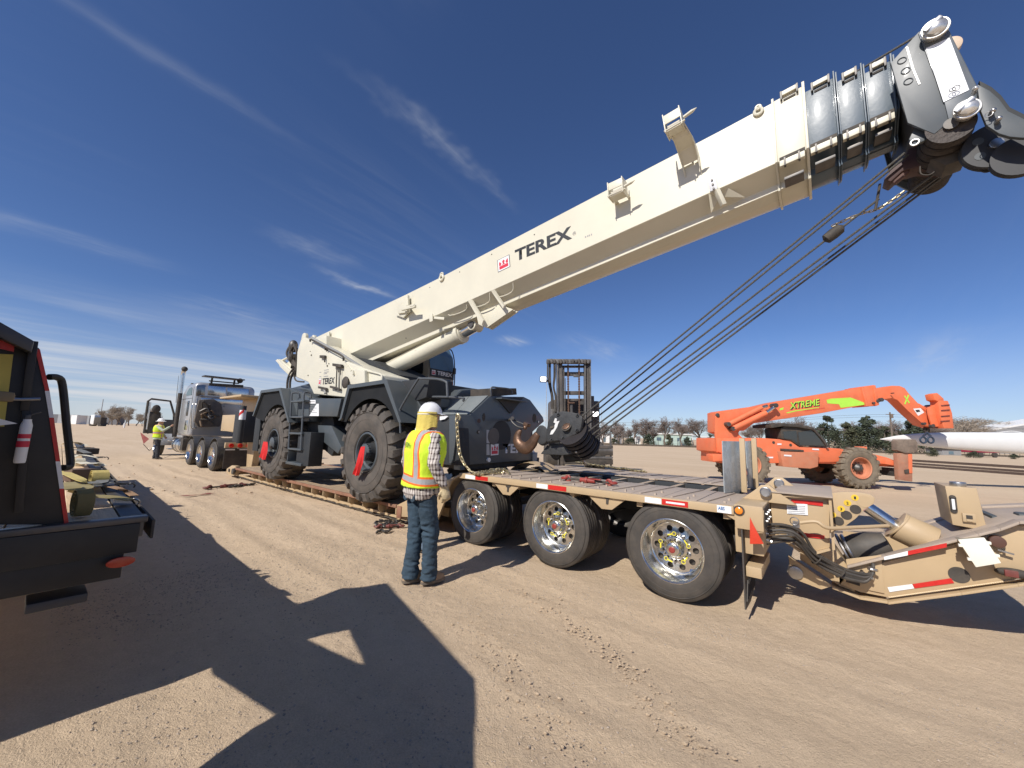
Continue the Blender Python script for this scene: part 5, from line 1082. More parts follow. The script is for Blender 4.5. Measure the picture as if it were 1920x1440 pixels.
# rear: counterweight arm, hoses
b = B(); b.prism(TT(4.6, (523, 676), (528, 674), (548, 690), (566, 700), (566, 690), (556, 665), (556, 700), (548, 707), (528, 688)), 4.55, 4.62); b.build('rear_bracket', cream, cr, 0.01)
b = B(); b.prism(TT(4.6, (523, 677), (527, 674), (556, 700), (550, 706)), 4.5, 4.7); b.sweep([T(525, 678, 4.6), T(545, 668, 4.6), T(560, 664, 4.6)], 0.035, 8); b.prism(TT(4.7, (538, 684), (556, 668), (558, 700), (545, 692)), 4.65, 4.7); b.build('rear_arm', cream, cr, 0.008, split=False)
random.seed(9)
for k in range(7):
    x0 = 549+random.uniform(-3, 6); y0 = 640+random.uniform(0, 14); b = B()
    b.sweep(smooth_path([T(x0+6, y0+12, 4.4), T(x0, y0, 4.35+random.uniform(0, .3)), T(x0-6+random.uniform(-3, 4), y0+14, 4.4), T(x0-3, y0+28, 4.45), T(x0+5, y0+40, 4.5)], 5), 0.03, 8); b.build('hydraulic_hose', blackm, cr)
b = B(); b.ell(T(550, 648, 4.45), (0.12, 0.12, 0.16), 12, 8); b.obox(T(546, 670, 4.45), (0.14, 0.15, 0.2)); b.build('winch_motor', dsteel, cr, 0.02)
for x0 in (539, 544): b = B(); b.sweep(smooth_path([T(x0+12, 690, 4.5), T(x0+4, 702, 4.5), T(x0, 716, 4.5), T(x0-0.5, 735, 4.5)], 5), 0.032, 8); b.build('hydraulic_hose', blackm, cr)
b = B(); b.sweep(smooth_path([T(556, 645, ST+0.05), T(555, 690, ST+0.05), T(552, 705, ST+0.05), T(556, 714, ST+0.05), T(570, 716, ST+0.05)], 5), 0.02, 8); b.build('frame_rail', blackm, cr)
# ---- operator cab
cs = -7.5; cab_t0, cab_t1 = 6.02, 6.87
b = B(); b.prism([(-9.35, 2.45), (-9.35, 4.05), (-9.1, 4.12), (-7.95, 4.10), (-7.6, 3.5), (cs, 3.15), (cs, 2.65), (-7.62, 2.42)], cab_t0, cab_t1); cabp = b.build('operator_cab', mat('cab_grey_beige', (0.36, 0.34, 0.29), 0.5, dust=0.1), cr, 0.03)
b = B(); b.face([(-7.615, cab_t0+0.08, 3.32), (-7.615, cab_t1-0.08, 3.32), (-7.93, cab_t1-0.1, 3.98), (-7.93, cab_t0+0.1, 3.98)]); 
wn = [V((cs+0.012, cab_t0+0.02, 3.13)), V((cs+0.012, cab_t1-0.02, 3.13)), V((-7.58, cab_t1-0.02, 3.52)), V((-7.935, cab_t1-0.03, 4.08)), V((-7.935, cab_t0+0.03, 4.08)), V((-7.58, cab_t0+0.02, 3.52))]
b.bm.free(); b = B(); b.face([V((p.x+0.02, p.y, p.z)) for p in (wn[0], wn[1], wn[2], wn[5])]); b.face([V((p.x+0.02, p.y, p.z)) for p in (wn[5], wn[2], wn[3], wn[4])]); b.build('windscreen', skyglass, cabp, split=False)
b = B(); b.prism([(-8.2, 3.0), (-8.2, 3.95), (-7.98, 3.95), (-7.72, 3.5), (-7.72, 3.0)], cab_t0-0.012, cab_t0); b.prism([(-9.25, 3.1), (-9.25, 3.95), (-8.3, 3.95), (-8.3, 3.1)], cab_t0-0.012, cab_t0); b.build('side_window', glass, cabp)
plate(cabp, 'black_nose_panel', black, [(cs+0.01, cab_t0+0.03, 2.93), (cs+0.01, cab_t1-0.03, 2.93), (cs+0.01, cab_t1-0.03, 3.15), (cs+0.01, cab_t0+0.03, 3.15)], 0.012, (1, 0, 0))
text('TEREX', (cs+0.03, cab_t0+0.25, 2.99), (cs+0.03, cab_t1-0.10, 2.99), whiteprint, cr, 'lettering', 0.10, bold=0.03, normal=(1, 0, 0))
crown(cr, (cs+0.026, cab_t0+0.07, 2.97), (cs+0.026, cab_t0+0.20, 2.97), 0.13, (1, 0, 0))
b = B(); b.cyl((cs, cab_t1-0.20, 2.83), (cs+0.03, cab_t1-0.20, 2.83), 0.045, n=18); b.build('cab_lamp', orangelens, cabp); b = B(); b.cyl((cs, cab_t1-0.09, 2.83), (cs+0.03, cab_t1-0.09, 2.83), 0.045, n=18); b.build('cab_lamp', darklens, cabp)
b = B(); b.cyl((cs, cab_t1-0.31, 2.83), (cs+0.03, cab_t1-0.31, 2.83), 0.04, n=18); b.build('cab_lamp', blackm, cabp)
b = B(); b.sweep(smooth_path([S(843, 655, cs+0.05), S(848, 660, cs+0.12), S(852, 680, cs+0.12), S(852, 720, cs+0.12), S(848, 727, cs+0.05)], 5), 0.015, 8); b.build('mirror_arm', blackm, cr); b = B(); b.obox(S(852, 696, cs+0.15), (0.05, 0.08, 0.16)); b.build('mirror', blackm, cr, 0.015)
b = B(); b.obox((-7.56, 6.3, 2.5), (0.16, 0.5, 0.18)); b.build('cab_step', MATS['cab_grey_beige'], cr, 0.03)
# ---- carrier
FT = 3.80
b = B(); b.box(-12.2, -4.5, 4.55, 6.3, 1.05, 1.75); b.build('carrier_frame', slate_in, cr, 0.02)
b = B(); b.prism(TT(4.4, (545, 790), (550, 740), (640, 750), (632, 782), (640, 830), (630, 855), (600, 830), (560, 830)), 4.3, 4.5); b.build('frame_web', slate_in, cr, 0.01)
b = B(); b.prism(TT(4.0, (579, 747), (640, 747), (632, 781), (579, 780)), 4.0, 4.4); b.build('side_locker', slate, cr, 0.012)
b = B(); b.prism(TT(4.02, (526, 729), (545, 727), (579, 745), (579, 790), (542, 790)), 4.02, 4.4); b.build('side_panel', slate, cr, 0.012)
b = B(); b.prism(TT(4.2, (595, 797), (621, 798), (640, 838), (633, 851), (598, 822)), 4.2, 4.5); b.build('fuel_tank', slate, cr, 0.02)
b = B(); b.prism([(-12.3, 1.9), (-12.3, 2.45), (-12.0, 2.62), (-10.3, 2.72), (-9.7, 2.55), (-9.6, 1.9)], 4.4, 6.3); b.build('engine_hood', slate, cr, 0.06, seg=3)
b = B(); b.prism([(-5.4, 1.7), (-5.4, 2.45), (-7.4, 2.5), (-7.7, 2.1), (-7.7, 1.7)], 4.45, 6.3); b.build('deck_box', slate_in, cr, 0.02)
for px in ((((580, 750), (592, 750), (592, 757), (580, 757))), ((588, 758, ), ) if False else ((594, 757), (598, 757), (598, 780), (580, 780))): plate(cr, 'sticker_sheet', whitetape, [T(x, y, 4.0) for x, y in px], 0.003)
b = B()
for k in range(6): b.bar(T(581, 753+k*4, 3.994), T(590+(k % 2)*4, 753+k*4, 3.994), 0.002, 0.012)
b.build('sticker_print', MATS['grey_print'], cr)
# fenders: bent flat plates with their inner liners
def fender(px, t0, t1_, liner=True):
    q = TT(FT, *px); b = B(); th = 0.07
    cx = sum(p[0] for p in q)/len(q); cz = min(p[1] for p in q)-0.5
    inn = []
    for i, (x, z) in enumerate(q):
        dx, dz = x-cx, z-cz; 
        inn.append((x-math.copysign(th*1.0, dx), z-(th if z > q[0][1]+0.2 else 0)))
    for i in range(len(q)-1):
        b.hexa([(q[i][0], t0, q[i][1]), (q[i+1][0], t0, q[i+1][1]), (q[i+1][0], t1_, q[i+1][1]), (q[i][0], t1_, q[i][1]), (inn[i][0], t0, inn[i][1]), (inn[i+1][0], t0, inn[i+1][1]), (inn[i+1][0], t1_, inn[i+1][1]), (inn[i][0], t1_, inn[i][1])])
    b.build('fender', slate, cr, split=False)
    if liner:
        wx_ = -6.42 if cx > -8 else -10.66; wz_2 = LZ+0.87; arc = [(wx_+0.965*math.cos(a), wz_2+0.965*math.sin(a)) for a in [R(34+8.62*i) for i in range(14)]]
        b = B(); b.prism([(x, z-0.02) for x, z in q]+arc, t0+0.06, t0+0.08); b.build('wheel_well', mat('well_black', (0.012, 0.014, 0.016), 0.7, var=0.2, dust=0.02, spec=0.2), cr, split=False)
fr_ = ((634, 788), (637, 784), (652, 722), (725, 711), (752, 792)); fl_ = ((473, 780), (489, 732), (526, 727), (542, 792))
fender(fr_, FT, 4.6); fender(fl_, FT, 4.6)
for px in (fr_, fl_):
    q = TT(FT, *px); b = B(); th = 0.05; 
    for i in range(len(q)-1): b.hexa([(q[i][0], 6.3, q[i][1]), (q[i+1][0], 6.3, q[i+1][1]), (q[i+1][0], 7.05, q[i+1][1]), (q[i][0], 7.05, q[i][1]), (q[i][0], 6.3, q[i][1]-th), (q[i+1][0], 6.3, q[i+1][1]-th), (q[i+1][0], 7.05, q[i+1][1]-th), (q[i][0], 7.05, q[i][1]-th)])
    b.build('fender', slate, cr, split=False)
b = B(); b.prism(TT(4.0, (752, 715), (803, 705), (800, 760), (765, 800), (750, 780)), 4.3, 4.5); b.build('brace_plate', slate, cr, 0.01)
b = B(); b.hexa([(p.x, y, p.z) for p, y in ((T(730, 725, 3.9), 3.95), (T(790, 745, 3.9), 3.95), (T(790, 745, 3.9), 4.5), (T(730, 725, 3.9), 4.5), (T(727, 712, 3.9), 3.95), (T(802, 708, 3.9), 3.95), (T(802, 708, 3.9), 4.5), (T(727, 712, 3.9), 4.5))]) if False else b.prism(TT(3.98, (753, 714), (805, 709), (799, 745), (780, 752)), 3.98, 4.5); b.build('front_wing', slate_in, cr, 0.01)
# handrails round the front deck
for pts, t_ in (([(751, 812), (750, 775), (753, 762), (782, 714), (790, 710), (820, 711), (836, 716), (838, 722), (839, 745)], 3.86), ([(806, 748), (812, 744), (866, 746), (868, 752)], 4.1)):
    b = B(); b.sweep(smooth_path([T(x, y, t_) for x, y in pts], 4), 0.018, 8); b.build('grab_rail', mat('rail_grey', (0.075, 0.083, 0.092), 0.45), cr)
# front box with its face plate
FS = -4.30
b = B(); b.prism(TT(4.07, (800, 778), (858, 778), (861, 873), (790, 868)), 4.07, 4.3); b.build('front_side_box', slate_in, cr, 0.01)
b = B(); b.prism(TT(4.05, (844, 779), (860, 778), (860, 795), (850, 868), (844, 868)), 4.03, 4.07); b.build('side_strip', slate, cr, 0.004)
fp = SS(FS, (860, 779), (882, 778), (919, 743), (982, 744), (994, 750), (1018, 782), (1020, 790), (996, 812), (1000, 862), (861, 873))
b = B(); b.prismx(fp, FS-0.04, FS); fpl = b.build('front_plate', slate, cr, 0.006)
b = B(); b.prismx(SS(FS, (861, 781), (1000, 781), (996, 855), (861, 868)), FS-1.0, FS-0.05); b.build('front_box', slate_in, cr, 0.01)
hh = SS(FS, (882, 778), (919, 743)); p0, p1 = V((FS-0.04, hh[0][0], hh[0][1])), V((FS-0.04, hh[1][0], hh[1][1]))
for k in range(2):
    f0, f1 = k*0.5, k*0.5+0.49; b = B(); b._pr([V((FS-0.04-0.62*f0, p0.y-0.02*f0, p0.z)), V((FS-0.04-0.62*f1, p0.y-0.02*f1, p0.z)), V((FS-0.04-0.9*f1, p1.y, p1.z)), V((FS-0.04-0.9*f0, p1.y, p1.z))], V((0, -0.01, 0.015))); b.build('sloped_cover', mat('slate_dusty_top', (0.14, 0.16, 0.165), 0.55, dust=0.3, dcol=(0.32, 0.32, 0.30)), cr, 0.003)
b = B(); b.prismx(SS(FS-0.9, (840, 775), (846, 748), (866, 730), (890, 728), (915, 732), (925, 740), (925, 775)), FS-2.0, FS-0.9); b.build('front_hood', slate, cr, 0.05, seg=3)
b = B(); b.prismx(SS(FS-0.1, (921, 728), (968, 728), (969, 740), (921, 744)), FS-0.6, FS-0.1); b.build('winch_bay', blackm, cr)
b = B(); b.prismx(SS(FS, (931, 747), (980, 745), (957, 775), (955, 775)), FS, FS+0.02); b.build('plate_gusset_recess', slate_in, cr)
b = B(); b.prismx(SS(FS+0.02, (925, 748), (970, 745), (976, 744), (982, 748), (980, 745), (925, 750)), FS+0.0, FS+0.12) if False else b.box(FS-0.02, FS+0.14, S(929, 747, FS).y, S(978, 746, FS).y, S(929, 747, FS).z-0.01, S(929, 747, FS).z+0.01); b.build('top_ledge', slate, cr, 0.004)
b = B(); b.sweep(smooth_path([S(921, 742, FS), S(921, 727, FS), S(935, 727, FS), S(957, 730, FS), S(960, 738, FS)], 4), 0.014, 8); b.build('grab_rail', MATS['rail_grey'], cr)
def oval(x, y, rx, rz, m_=blackm, nm='plate_hole', th=0.003):
    c = S(x, y, FS); b = B(); b.prismx([(c.y+rx*math.cos(a), c.z+rz*math.sin(a)) for a in [R(18*i) for i in range(20)]], FS, FS+th); return b.build(nm, m_, cr)
oval(907, 782, 0.035, 0.065); oval(1002, 784, 0.06, 0.085); oval(898, 789, 0.04, 0.035, mat('brown_bush', (0.07, 0.04, 0.035), 0.6)); oval(940, 816, 0.26, 0.25, slate_in, 'winch_opening', 0.004); oval(925, 818, 0.14, 0.14, mat('dusty_drum', (0.12, 0.11, 0.10), 0.7), 'winch_drum', 0.01)
oval(896, 810, 0.03, 0.03, blackm); oval(897, 810, 0.012, 0.015, steel, 'bolt', 0.012); oval(866, 810, 0.03, 0.04)
oval(1009, 791, 0.02, 0.025, steel, 'bolt', 0.012)
text('TEREX', S(942, 850, FS), S(1003, 848, FS), whiteprint, cr, 'lettering', 0.16, bold=0.035, normal=(1, 0, 0))
crown(cr, S(919, 855, FS), S(935, 853.5, FS), 0.20, (1, 0, 0))
for ya, yb in ((806, 831), (833, 853)): plate(cr, 'sticker_strip', mat('grey_white_strip', (0.42, 0.43, 0.44), 0.5), [S(912, ya, FS), S(917, ya, FS), S(918, yb, FS), S(912, yb, FS)], 0.003, (1, 0, 0))
c = S(915, 862, FS); b = B(); b.cyl(c, c+V((0.03, 0, 0)), 0.035, n=16); b.build('end_cap', whitetape, cr)
plate(cr, 'warning_sticker', whitetape, [T(x, y, 4.04) for x, y in ((825, 781), (841, 780), (834, 786), (825, 788))], 0.003)
b = B(); b.box(FS-1.2, FS-0.1, 4.4, 6.4, 0.98, 1.12); b.build('outrigger_beam', blackm, cr, 0.01)
b = B(); b.box(-4.6, -4.45, 4.3, 4.5, 0.98, 1.1); b.prismx(SS(FS, (997, 850), (1006, 848), (1004, 866), (998, 868)), FS-0.1, FS+0.03); b.build('outrigger_foot', mat('foot_grey', (0.25, 0.28, 0.31), 0.5), cr, 0.01)
b = B(); b.box(-12.5, -12.1, 4.0, 4.3, 0.9, 1.9); b.box(-12.6, -12.3, 4.35, 6.5, 0.9, 1.9); b.build('rear_box', slate_in, cr, 0.01)
# ladder
for xa, xb in ((547, 541), (570, 564)):
    t_, b_ = T(xa, 740, 3.86), T(xb, 842, 3.86); b = B(); b.sweep([b_, t_], 0.022, 8); b.build('ladder_rail', MATS['rail_grey'], cr)
for (x0, y0, x1, y1) in ((547, 737, 561, 737), (570, 736, 583, 737)):
    b = B(); b.sweep(smooth_path([T(x0, y0+6, 3.86), T(x0+1.5, y0, 3.88), T(x1-2, y1, 3.98), T(x1, y1+9, 4.0)], 4), 0.020, 8); b.build('ladder_hoop', MATS['rail_grey'], cr)
for y in (753, 782, 812, 841): 
    a, c = T(546-(y-753)*0.06, y, 3.86), T(571-(y-753)*0.06, y-1, 3.86); b = B(); b.box(a.x, c.x, 3.84, 3.98, a.z-0.02, a.z+0.02); b.build('ladder_step', slate, cr, 0.004)
a, c = T(541, 845, 3.9), T(577, 875, 3.9)
b = B(); b.box(a.x, a.x+0.04, 3.88, 4.2, c.z-0.01, a.z); b.box(a.x, c.x-0.25, 3.86, 4.2, c.z-0.01, c.z+0.05); b.build('step_frame', slate, cr, 0.004, split=False)
b = B(); b.box(a.x+0.45, c.x, 3.9, 4.2, c.z, a.z+0.45); b.build('step_box', slate_in, cr, 0.01)
plate(cr, 'pale_sticker', MATS['grey_white_strip'], [T(x, y, 4.25) for x, y in ((548, 756), (554, 756), (554, 762), (548, 762))], 0.003)
# tyres: lugged earthmover type
def earth_tyre(r, w_, rim, nl, name, m_, lug_h=0.045, lugw=0.6, dirt=None):
    b = B(); hs = w_/2
    prof = [(rim, -hs*0.62), (rim+0.02, -hs*0.80), (rim+(r-rim)*0.35, -hs*0.98), (rim+(r-rim)*0.62, -hs*0.97), (r-lug_h-0.05, -hs*0.86), (r-lug_h, -hs*0.70), (r-lug_h, 0)]
    prof = prof+[(q, -a) for q, a in prof[-2::-1]]
    b.lathe(prof, n=96)
    for rr_ in (rim+0.05, rim+(r-rim)*0.45, rim+(r-rim)*0.68): b.torus((0, -hs*0.975 if rr_ > rim+0.06 else -hs*0.88, 0), (0, 1, 0), rr_, 0.006, 72, 5)
    for s_ in (-1, 1):
        for k in range(nl):
            a0 = 2*math.pi*(k+(0.5 if s_ > 0 else 0))/nl; da = 2*math.pi/nl*lugw
            def P(a, rr2, y): return V((rr2*math.cos(a), y, rr2*math.sin(a)))
            st = [(0.06, 0.10, r, r-lug_h-0.01, 0.55), (0.45, 0.02, r, r-lug_h-0.01, 0.75), (0.80, 0.0, r-0.004, r-lug_h-0.01, 0.95), (0.93, 0.0, r-0.03, r-lug_h-0.06, 1.0), (0.985, 0.0, r-0.14, r-0.17, 0.85)]
            rings_ = []
            for f, sk, ro, rin, wd in st:
                aa = a0-sk*2.2*da*s_*0.0-f*0.10+0.10; y = s_*hs*f; hw = da*wd/2
                yo = y if f < 0.95 else s_*hs*1.01
                rings_.append([P(aa-hw, rin, y*(0.93 if f > 0.9 else 1)), P(aa+hw, rin, y*(0.93 if f > 0.9 else 1)), P(aa+hw*0.86, ro, yo), P(aa-hw*0.86, ro, yo)])
            b.rings(rings_)
    return b.mesh(name, m_, ang=30)
def earth_rim(rim, w_, m_, nm):
    b = B(); hs = w_/2
    b.lathe([(rim+0.005, -hs*0.78), (rim+0.02, -hs*0.84), (rim-0.005, -hs*0.86), (rim-0.02, -hs*0.80), (rim-0.035, -hs*0.70), (rim-0.03, -hs*0.55), (rim-0.07, -hs*0.50), (rim-0.075, -hs*0.05), (rim-0.13, 0.0), (rim-0.20, 0.02)], n=64); b.torus((0, -hs*0.82, 0), (0, 1, 0), rim-0.005, 0.014, 64, 6)
    return b.mesh(nm, m_, ang=40)
ER = 0.885; rimr = 0.335
et = earth_tyre(ER, 0.64, rimr, 22, 'tyre', rubberd); er = earth_rim(rimr, 0.64, slate, 'rim')
b = B(); b.lathe([(0.26, 0.0), (0.20, -0.02), (0.195, -0.10), (0.165, -0.14), (0.155, -0.26), (0.10, -0.28), (0.001, -0.28)], n=36); eh = b.mesh('hub', slate_in, ang=35)
b = B()
for k in range(20): q = 2*math.pi*k/20; b.cyl((0.178*math.cos(q), -0.10, 0.178*math.sin(q)), (0.178*math.cos(q), -0.145, 0.178*math.sin(q)), 0.012, n=6)
eb = b.mesh('hub_bolt_ring', dsteel)
b = B(); b.lathe([(0.145, -0.262), (0.14, -0.30), (0.10, -0.31), (0.0, -0.31)], n=20); 
for k in range(20): q = 2*math.pi*k/20; b.obox((0.145*math.cos(q), -0.27, 0.145*math.sin(q)), (0.02, 0.06, 0.02), Matrix.Rotation(-q, 3, 'Y'))
eg = b.mesh('gear_ring', slate)
wz = LZ+0.005+ER-0.02
for wx, wy, fc in ((-6.42, 3.80+0.32, -1), (-10.66, 3.80+0.32, -1), (-6.42, 7.04-0.32, 1), (-10.66, 7.04-0.32, 1)):
    wo = link('wheel', et, cr, V((wx, wy, wz))-cr.location, (0, 0, 0 if fc < 0 else math.pi))
    link('rim', er, wo); link('hub', eh, wo); link('hub_bolt_ring', eb, wo, kind='stuff'); link('gear_ring', eg, wo)
for wx in (-6.42, -10.66):
    b = B(); b.cyl((wx, 4.4, wz), (wx, 6.5, wz), 0.16, n=20); b.ell((wx, 5.42, wz), (0.3, 0.3, 0.3)); b.build('axle', slate_in, cr, split=False)
# red flags tied to the near hubs
for k, (pts, t_) in enumerate((([(679, 838), (687, 837), (682, 866), (674, 892), (663, 889), (668, 872)], 3.72), ([(496, 828), (504, 829), (503, 843), (499, 863), (487, 856), (490, 848)], 3.72))):
    q = [T(x, y, t_) for x, y in pts]; b = B(); n_ = 10
    rr_ = []
    for i in range(n_+1):
        f = i/n_
        def lerp3(a, b2, c2): return a.lerp(b2, f*2) if f < .5 else b2.lerp(c2, f*2-1)
        Lp, Rp = lerp3(q[0], q[5], q[4]), lerp3(q[1], q[2], q[3])
        rr_.append([Lp.lerp(Rp, j/8)+V((0, 0.03*math.sin(j*1.7+f*2)*f+0.012*math.sin(j*3.1)-0.02, 0.01*math.sin(j*2.3+i))) for j in range(9)])
    for i in range(n_):
        for j in range(8): b.face([rr_[i][j], rr_[i][j+1], rr_[i+1][j+1], rr_[i+1][j]])
    bmesh.ops.remove_doubles(b.bm, verts=b.bm.verts, dist=0.0002)
    bmesh.ops.solidify(b.bm, geom=b.bm.faces[:], thickness=0.004)
    solo(b, 'red_flag', redcloth, ('long red warning flag knotted to the hub of the crane tyre nearest the worker' if k == 0 else 'small red warning flag knotted to the hub of the crane tyre nearest the truck'), 'flag', q[4], 'red flags on the crane wheel hubs')
# ============================================================ PEOPLE
def remeshed(b, name, m, voxel, smooth=4, wrinkle=0.0, wsc=(9, 9, 5), seed=0.0, fn=None):
    bm = b.bm; bmesh.ops.recalc_face_normals(bm, faces=bm.faces); me = bpy.data.meshes.new('tmp'); bm.to_mesh(me); bm.free()
    ob = bpy.data.objects.new('tmp', me); COL.objects.link(ob)
    md = ob.modifiers.new('r', 'REMESH'); md.mode = 'VOXEL'; md.voxel_size = voxel; md.use_smooth_shade = True
    s = ob.modifiers.new('s', 'SMOOTH'); s.factor = 0.5; s.iterations = smooth
    dg = bpy.context.evaluated_depsgraph_get(); dg.update(); nm = bpy.data.meshes.new_from_object(ob.evaluated_get(dg)); bpy.data.objects.remove(ob)
    if wrinkle:
        nr = [v.normal.copy() for v in nm.vertices]
        for v, n_ in zip(nm.vertices, nr):
            q = V((v.co.x*wsc[0]+seed, v.co.y*wsc[1], v.co.z*wsc[2])); f = noise.noise(q)+0.5*noise.noise(q*2.3)
            f = (1-abs(f)*2)*0.5; g = fn(v.co) if fn else 1.0
            v.co += n_*wrinkle*f*g
    nm.name = name; nm.materials.clear(); nm.materials.append(m); nm.polygons.foreach_set('use_smooth', [True]*len(nm.polygons)); return nm
def oval_rings(secs, n=24, ex=2.4):
    rr = []
    for (cx, cy, cz, rx, ry) in secs:
        ring = []
        for k in range(n):
            a = 2*math.pi*k/n; c, s = math.cos(a), math.sin(a)
            ring.append(V((cx+math.copysign(abs(c)**(2/ex), c)*rx, cy+math.copysign(abs(s)**(2/ex), s)*ry, cz)))
        rr.append(ring)
    return rr
def hand(b, wrist, dirv, palm_n, thumb_side, sc=1.0, curl=0.5):
    """palm block, four unequal curled fingers, side thumb"""
    d = V(dirv).normalized(); n_ = V(palm_n); n_ = (n_-d*n_.dot(d)).normalized(); s_ = d.cross(n_)*thumb_side
    w_ = V(wrist)
    b.sweep([w_-d*0.03*sc, w_+d*0.02*sc, w_+d*0.06*sc, w_+d*0.098*sc], [0.026*sc, 0.032*sc, 0.041*sc, 0.036*sc], 12, flat=1.0, upv=tuple(n_))
    for k, (ln, of) in enumerate(((0.070, 0.030), (0.080, 0.010), (0.074, -0.011), (0.058, -0.031))):
        p = w_+d*0.088*sc+s_*of*sc; pts = [p]; dd = d.copy(); cu = curl*(1+0.12*k)
        for j in range(3):
            dd = (dd*math.cos(cu)+n_*math.sin(cu)).normalized(); p = p+dd*ln*sc*(0.45, 0.32, 0.23)[j]; pts.append(p)
        b.sweep(pts, [0.0115*sc, 0.011*sc, 0.010*sc, 0.008*sc], 8)
    p = w_+d*0.03*sc+s_*0.030*sc; pts = [p, p+(s_*0.8+d*0.9+n_*0.3).normalized()*0.035*sc, p+(s_*0.8+d*0.9+n_*0.3).normalized()*0.035*sc+(d+n_*0.6).normalized()*0.032*sc, p+(s_*0.8+d*0.9+n_*0.3).normalized()*0.035*sc+(d+n_*0.6).normalized()*0.055*sc]
    b.sweep(pts, [0.014*sc, 0.013*sc, 0.011*sc, 0.009*sc], 8)
def person(label, loc, face, H=1.80, arms=None, feet=None, hips=(0, 0), mats_=None, detail=True, hatkind='cap', shade=False, group=None, lean=0.0, girth=1.0):
    """local frame: +Y is forward, +X the person's right"""
    k = H/1.80; root = thing('person', label, 'person', loc, face, group, local=True)
    M_ = mats_; hx, hy = hips
    L_ = lambda *p: V((p[0]*k, p[1]*k, p[2]*k))
    arms = arms or {}; ft = feet or ((-0.11, 0.0, 0), (0.11, 0.02, 0))
    # joints
    hip = [L_(-0.095+hx, hy, 0.93), L_(0.095+hx, hy, 0.93)]
    ank = [L_(f[0], f[1], 0.09) for f in ft]; knee = [h.lerp(a, 0.5)+L_(0, 0.035, 0.0) for h, a in zip(hip, ank)]
    sh = [L_(-0.185+hx, hy-0.01+lean, 1.46), L_(0.185+hx, hy-0.01+lean, 1.46)]
    el = [L_(*arms.get('el_l', (-0.26, -0.03, 1.18))), L_(*arms.get('el_r', (0.27, -0.03, 1.18)))]
    wr = [L_(*arms.get('wr_l', (-0.27, 0.07, 0.93))), L_(*arms.get('wr_r', (0.27, 0.08, 0.93)))]
    hc = L_(hx, hy+0.035+lean*1.2, 1.66)
    vx = 0.011 if detail else 0.022
    tors = [(a_, b_, c_, d_*girth, e_*girth) for a_, b_, c_, d_, e_ in [(hx, hy, 0.84, .135, .10), (hx, hy, 0.90, .165, .118), (hx, hy, 0.98, .163, .115), (hx, hy, 1.08, .150, .105), (hx, hy+lean*.3, 1.18, .160, .112), (hx, hy+lean*.6, 1.30, .182, .124), (hx, hy+lean*.8, 1.40, .190, .118), (hx, hy+lean, 1.47, .165, .098), (hx, hy+lean, 1.52, .095, .070), (hx, hy+lean*1.1+.01, 1.57, .058, .058), (hx, hy+lean*1.1+.02, 1.63, .056, .058)]]
    def trs(grow, lo=0, hi=99, extra=None): return oval_rings([(a*k, b_*k, c*k, (d+grow)*k, (e+grow)*k) for a, b_, c, d, e in tors if lo <= c <= hi])
    # ---- the body, one skin
    b = B(); b.rings(trs(0))
    b.ell(hc, V((0.076, 0.094, 0.118))*k, 20, 14); b.ell(hc+L_(0, 0.088, -0.018), V((0.013, 0.020, 0.026))*k, 8, 6)
    for s_ in (-1, 1): b.ell(hc+L_(0.076*s_, -0.005, -0.01), V((0.010, 0.020, 0.032))*k, 8, 6); b.ell(hc+L_(0.03*s_, 0.080, 0.012), V((0.014, 0.012, 0.010))*k, 8, 6)
    b.ell(hc+L_(0, 0.076, -0.062), V((0.026, 0.014, 0.010))*k, 8, 6); b.ell(hc+L_(0, 0.055, -0.092), V((0.035, 0.035, 0.026))*k, 10, 8)
    for i in (0, 1):
        b.sweep([hip[i]+L_(0, 0, 0.02), hip[i].lerp(knee[i], 0.4), knee[i], knee[i].lerp(ank[i], 0.35), ank[i]], [0.088*k, 0.078*k, 0.056*k, 0.055*k, 0.036*k], 14)
        b.sweep([ank[i], ank[i]+L_(0, 0.05, -0.05), ank[i]+L_(0, 0.13, -0.065)], [0.036*k, 0.036*k, 0.022*k], 10)
        b.sweep([sh[i]+V((-sh[i].x*0.25, 0, 0)), sh[i], sh[i].lerp(el[i], 0.5), el[i], el[i].lerp(wr[i], 0.3), wr[i]], [0.05*k, 0.056*k, 0.046*k, 0.038*k, 0.040*k, 0.026*k], 12)
        dv = (wr[i]-el[i]).normalized(); dv = V(arms.get('hd_l' if i == 0 else 'hd_r', dv)); hand(b, wr[i], dv, V((-1 if i else 1, 0.3, 0)), (-1 if i == 0 else 1)*-1, 0.98*k, arms.get('curl', 0.35))
    me = remeshed(b, 'body', M_.get('skin', skin), vx*0.72 if detail else vx*0.8, 2)
    body = link('body', me, root)
    b = B()
    for s_ in (-1, 1): b.ell(hc+L_(0.030*s_, 0.0905, 0.012), V((0.0085, 0.005, 0.0055))*k, 8, 6)
    b.build('eye', mat('eye_dark', (0.05, 0.03, 0.02), 0.2), body, split=True)
    # ---- trousers
    b = B(); b.rings(trs(0.016, 0.83, 1.0))
    for i in (0, 1):
        cu = ank[i]+L_(0, -0.005, -0.045)
        b.sweep([hip[i]+L_(0, 0, 0.03), hip[i].lerp(knee[i], 0.35), knee[i], knee[i].lerp(ank[i], 0.4), ank[i].lerp(knee[i], 0.12), cu], [0.108*k, 0.096*k, 0.080*k, 0.072*k, 0.068*k, 0.074*k], 18)
    fnw = lambda c: 0.5+1.2*max(0, 1-abs(c.z/k-0.12)/0.25)+0.9*max(0, 1-abs(c.z/k-0.5)/0.15)
    me = remeshed(b, 'trousers', M_['trousers'], vx, 2, 0.022*k, (7, 7, 16), 3.1, fnw); tro = link('trousers', me, root)
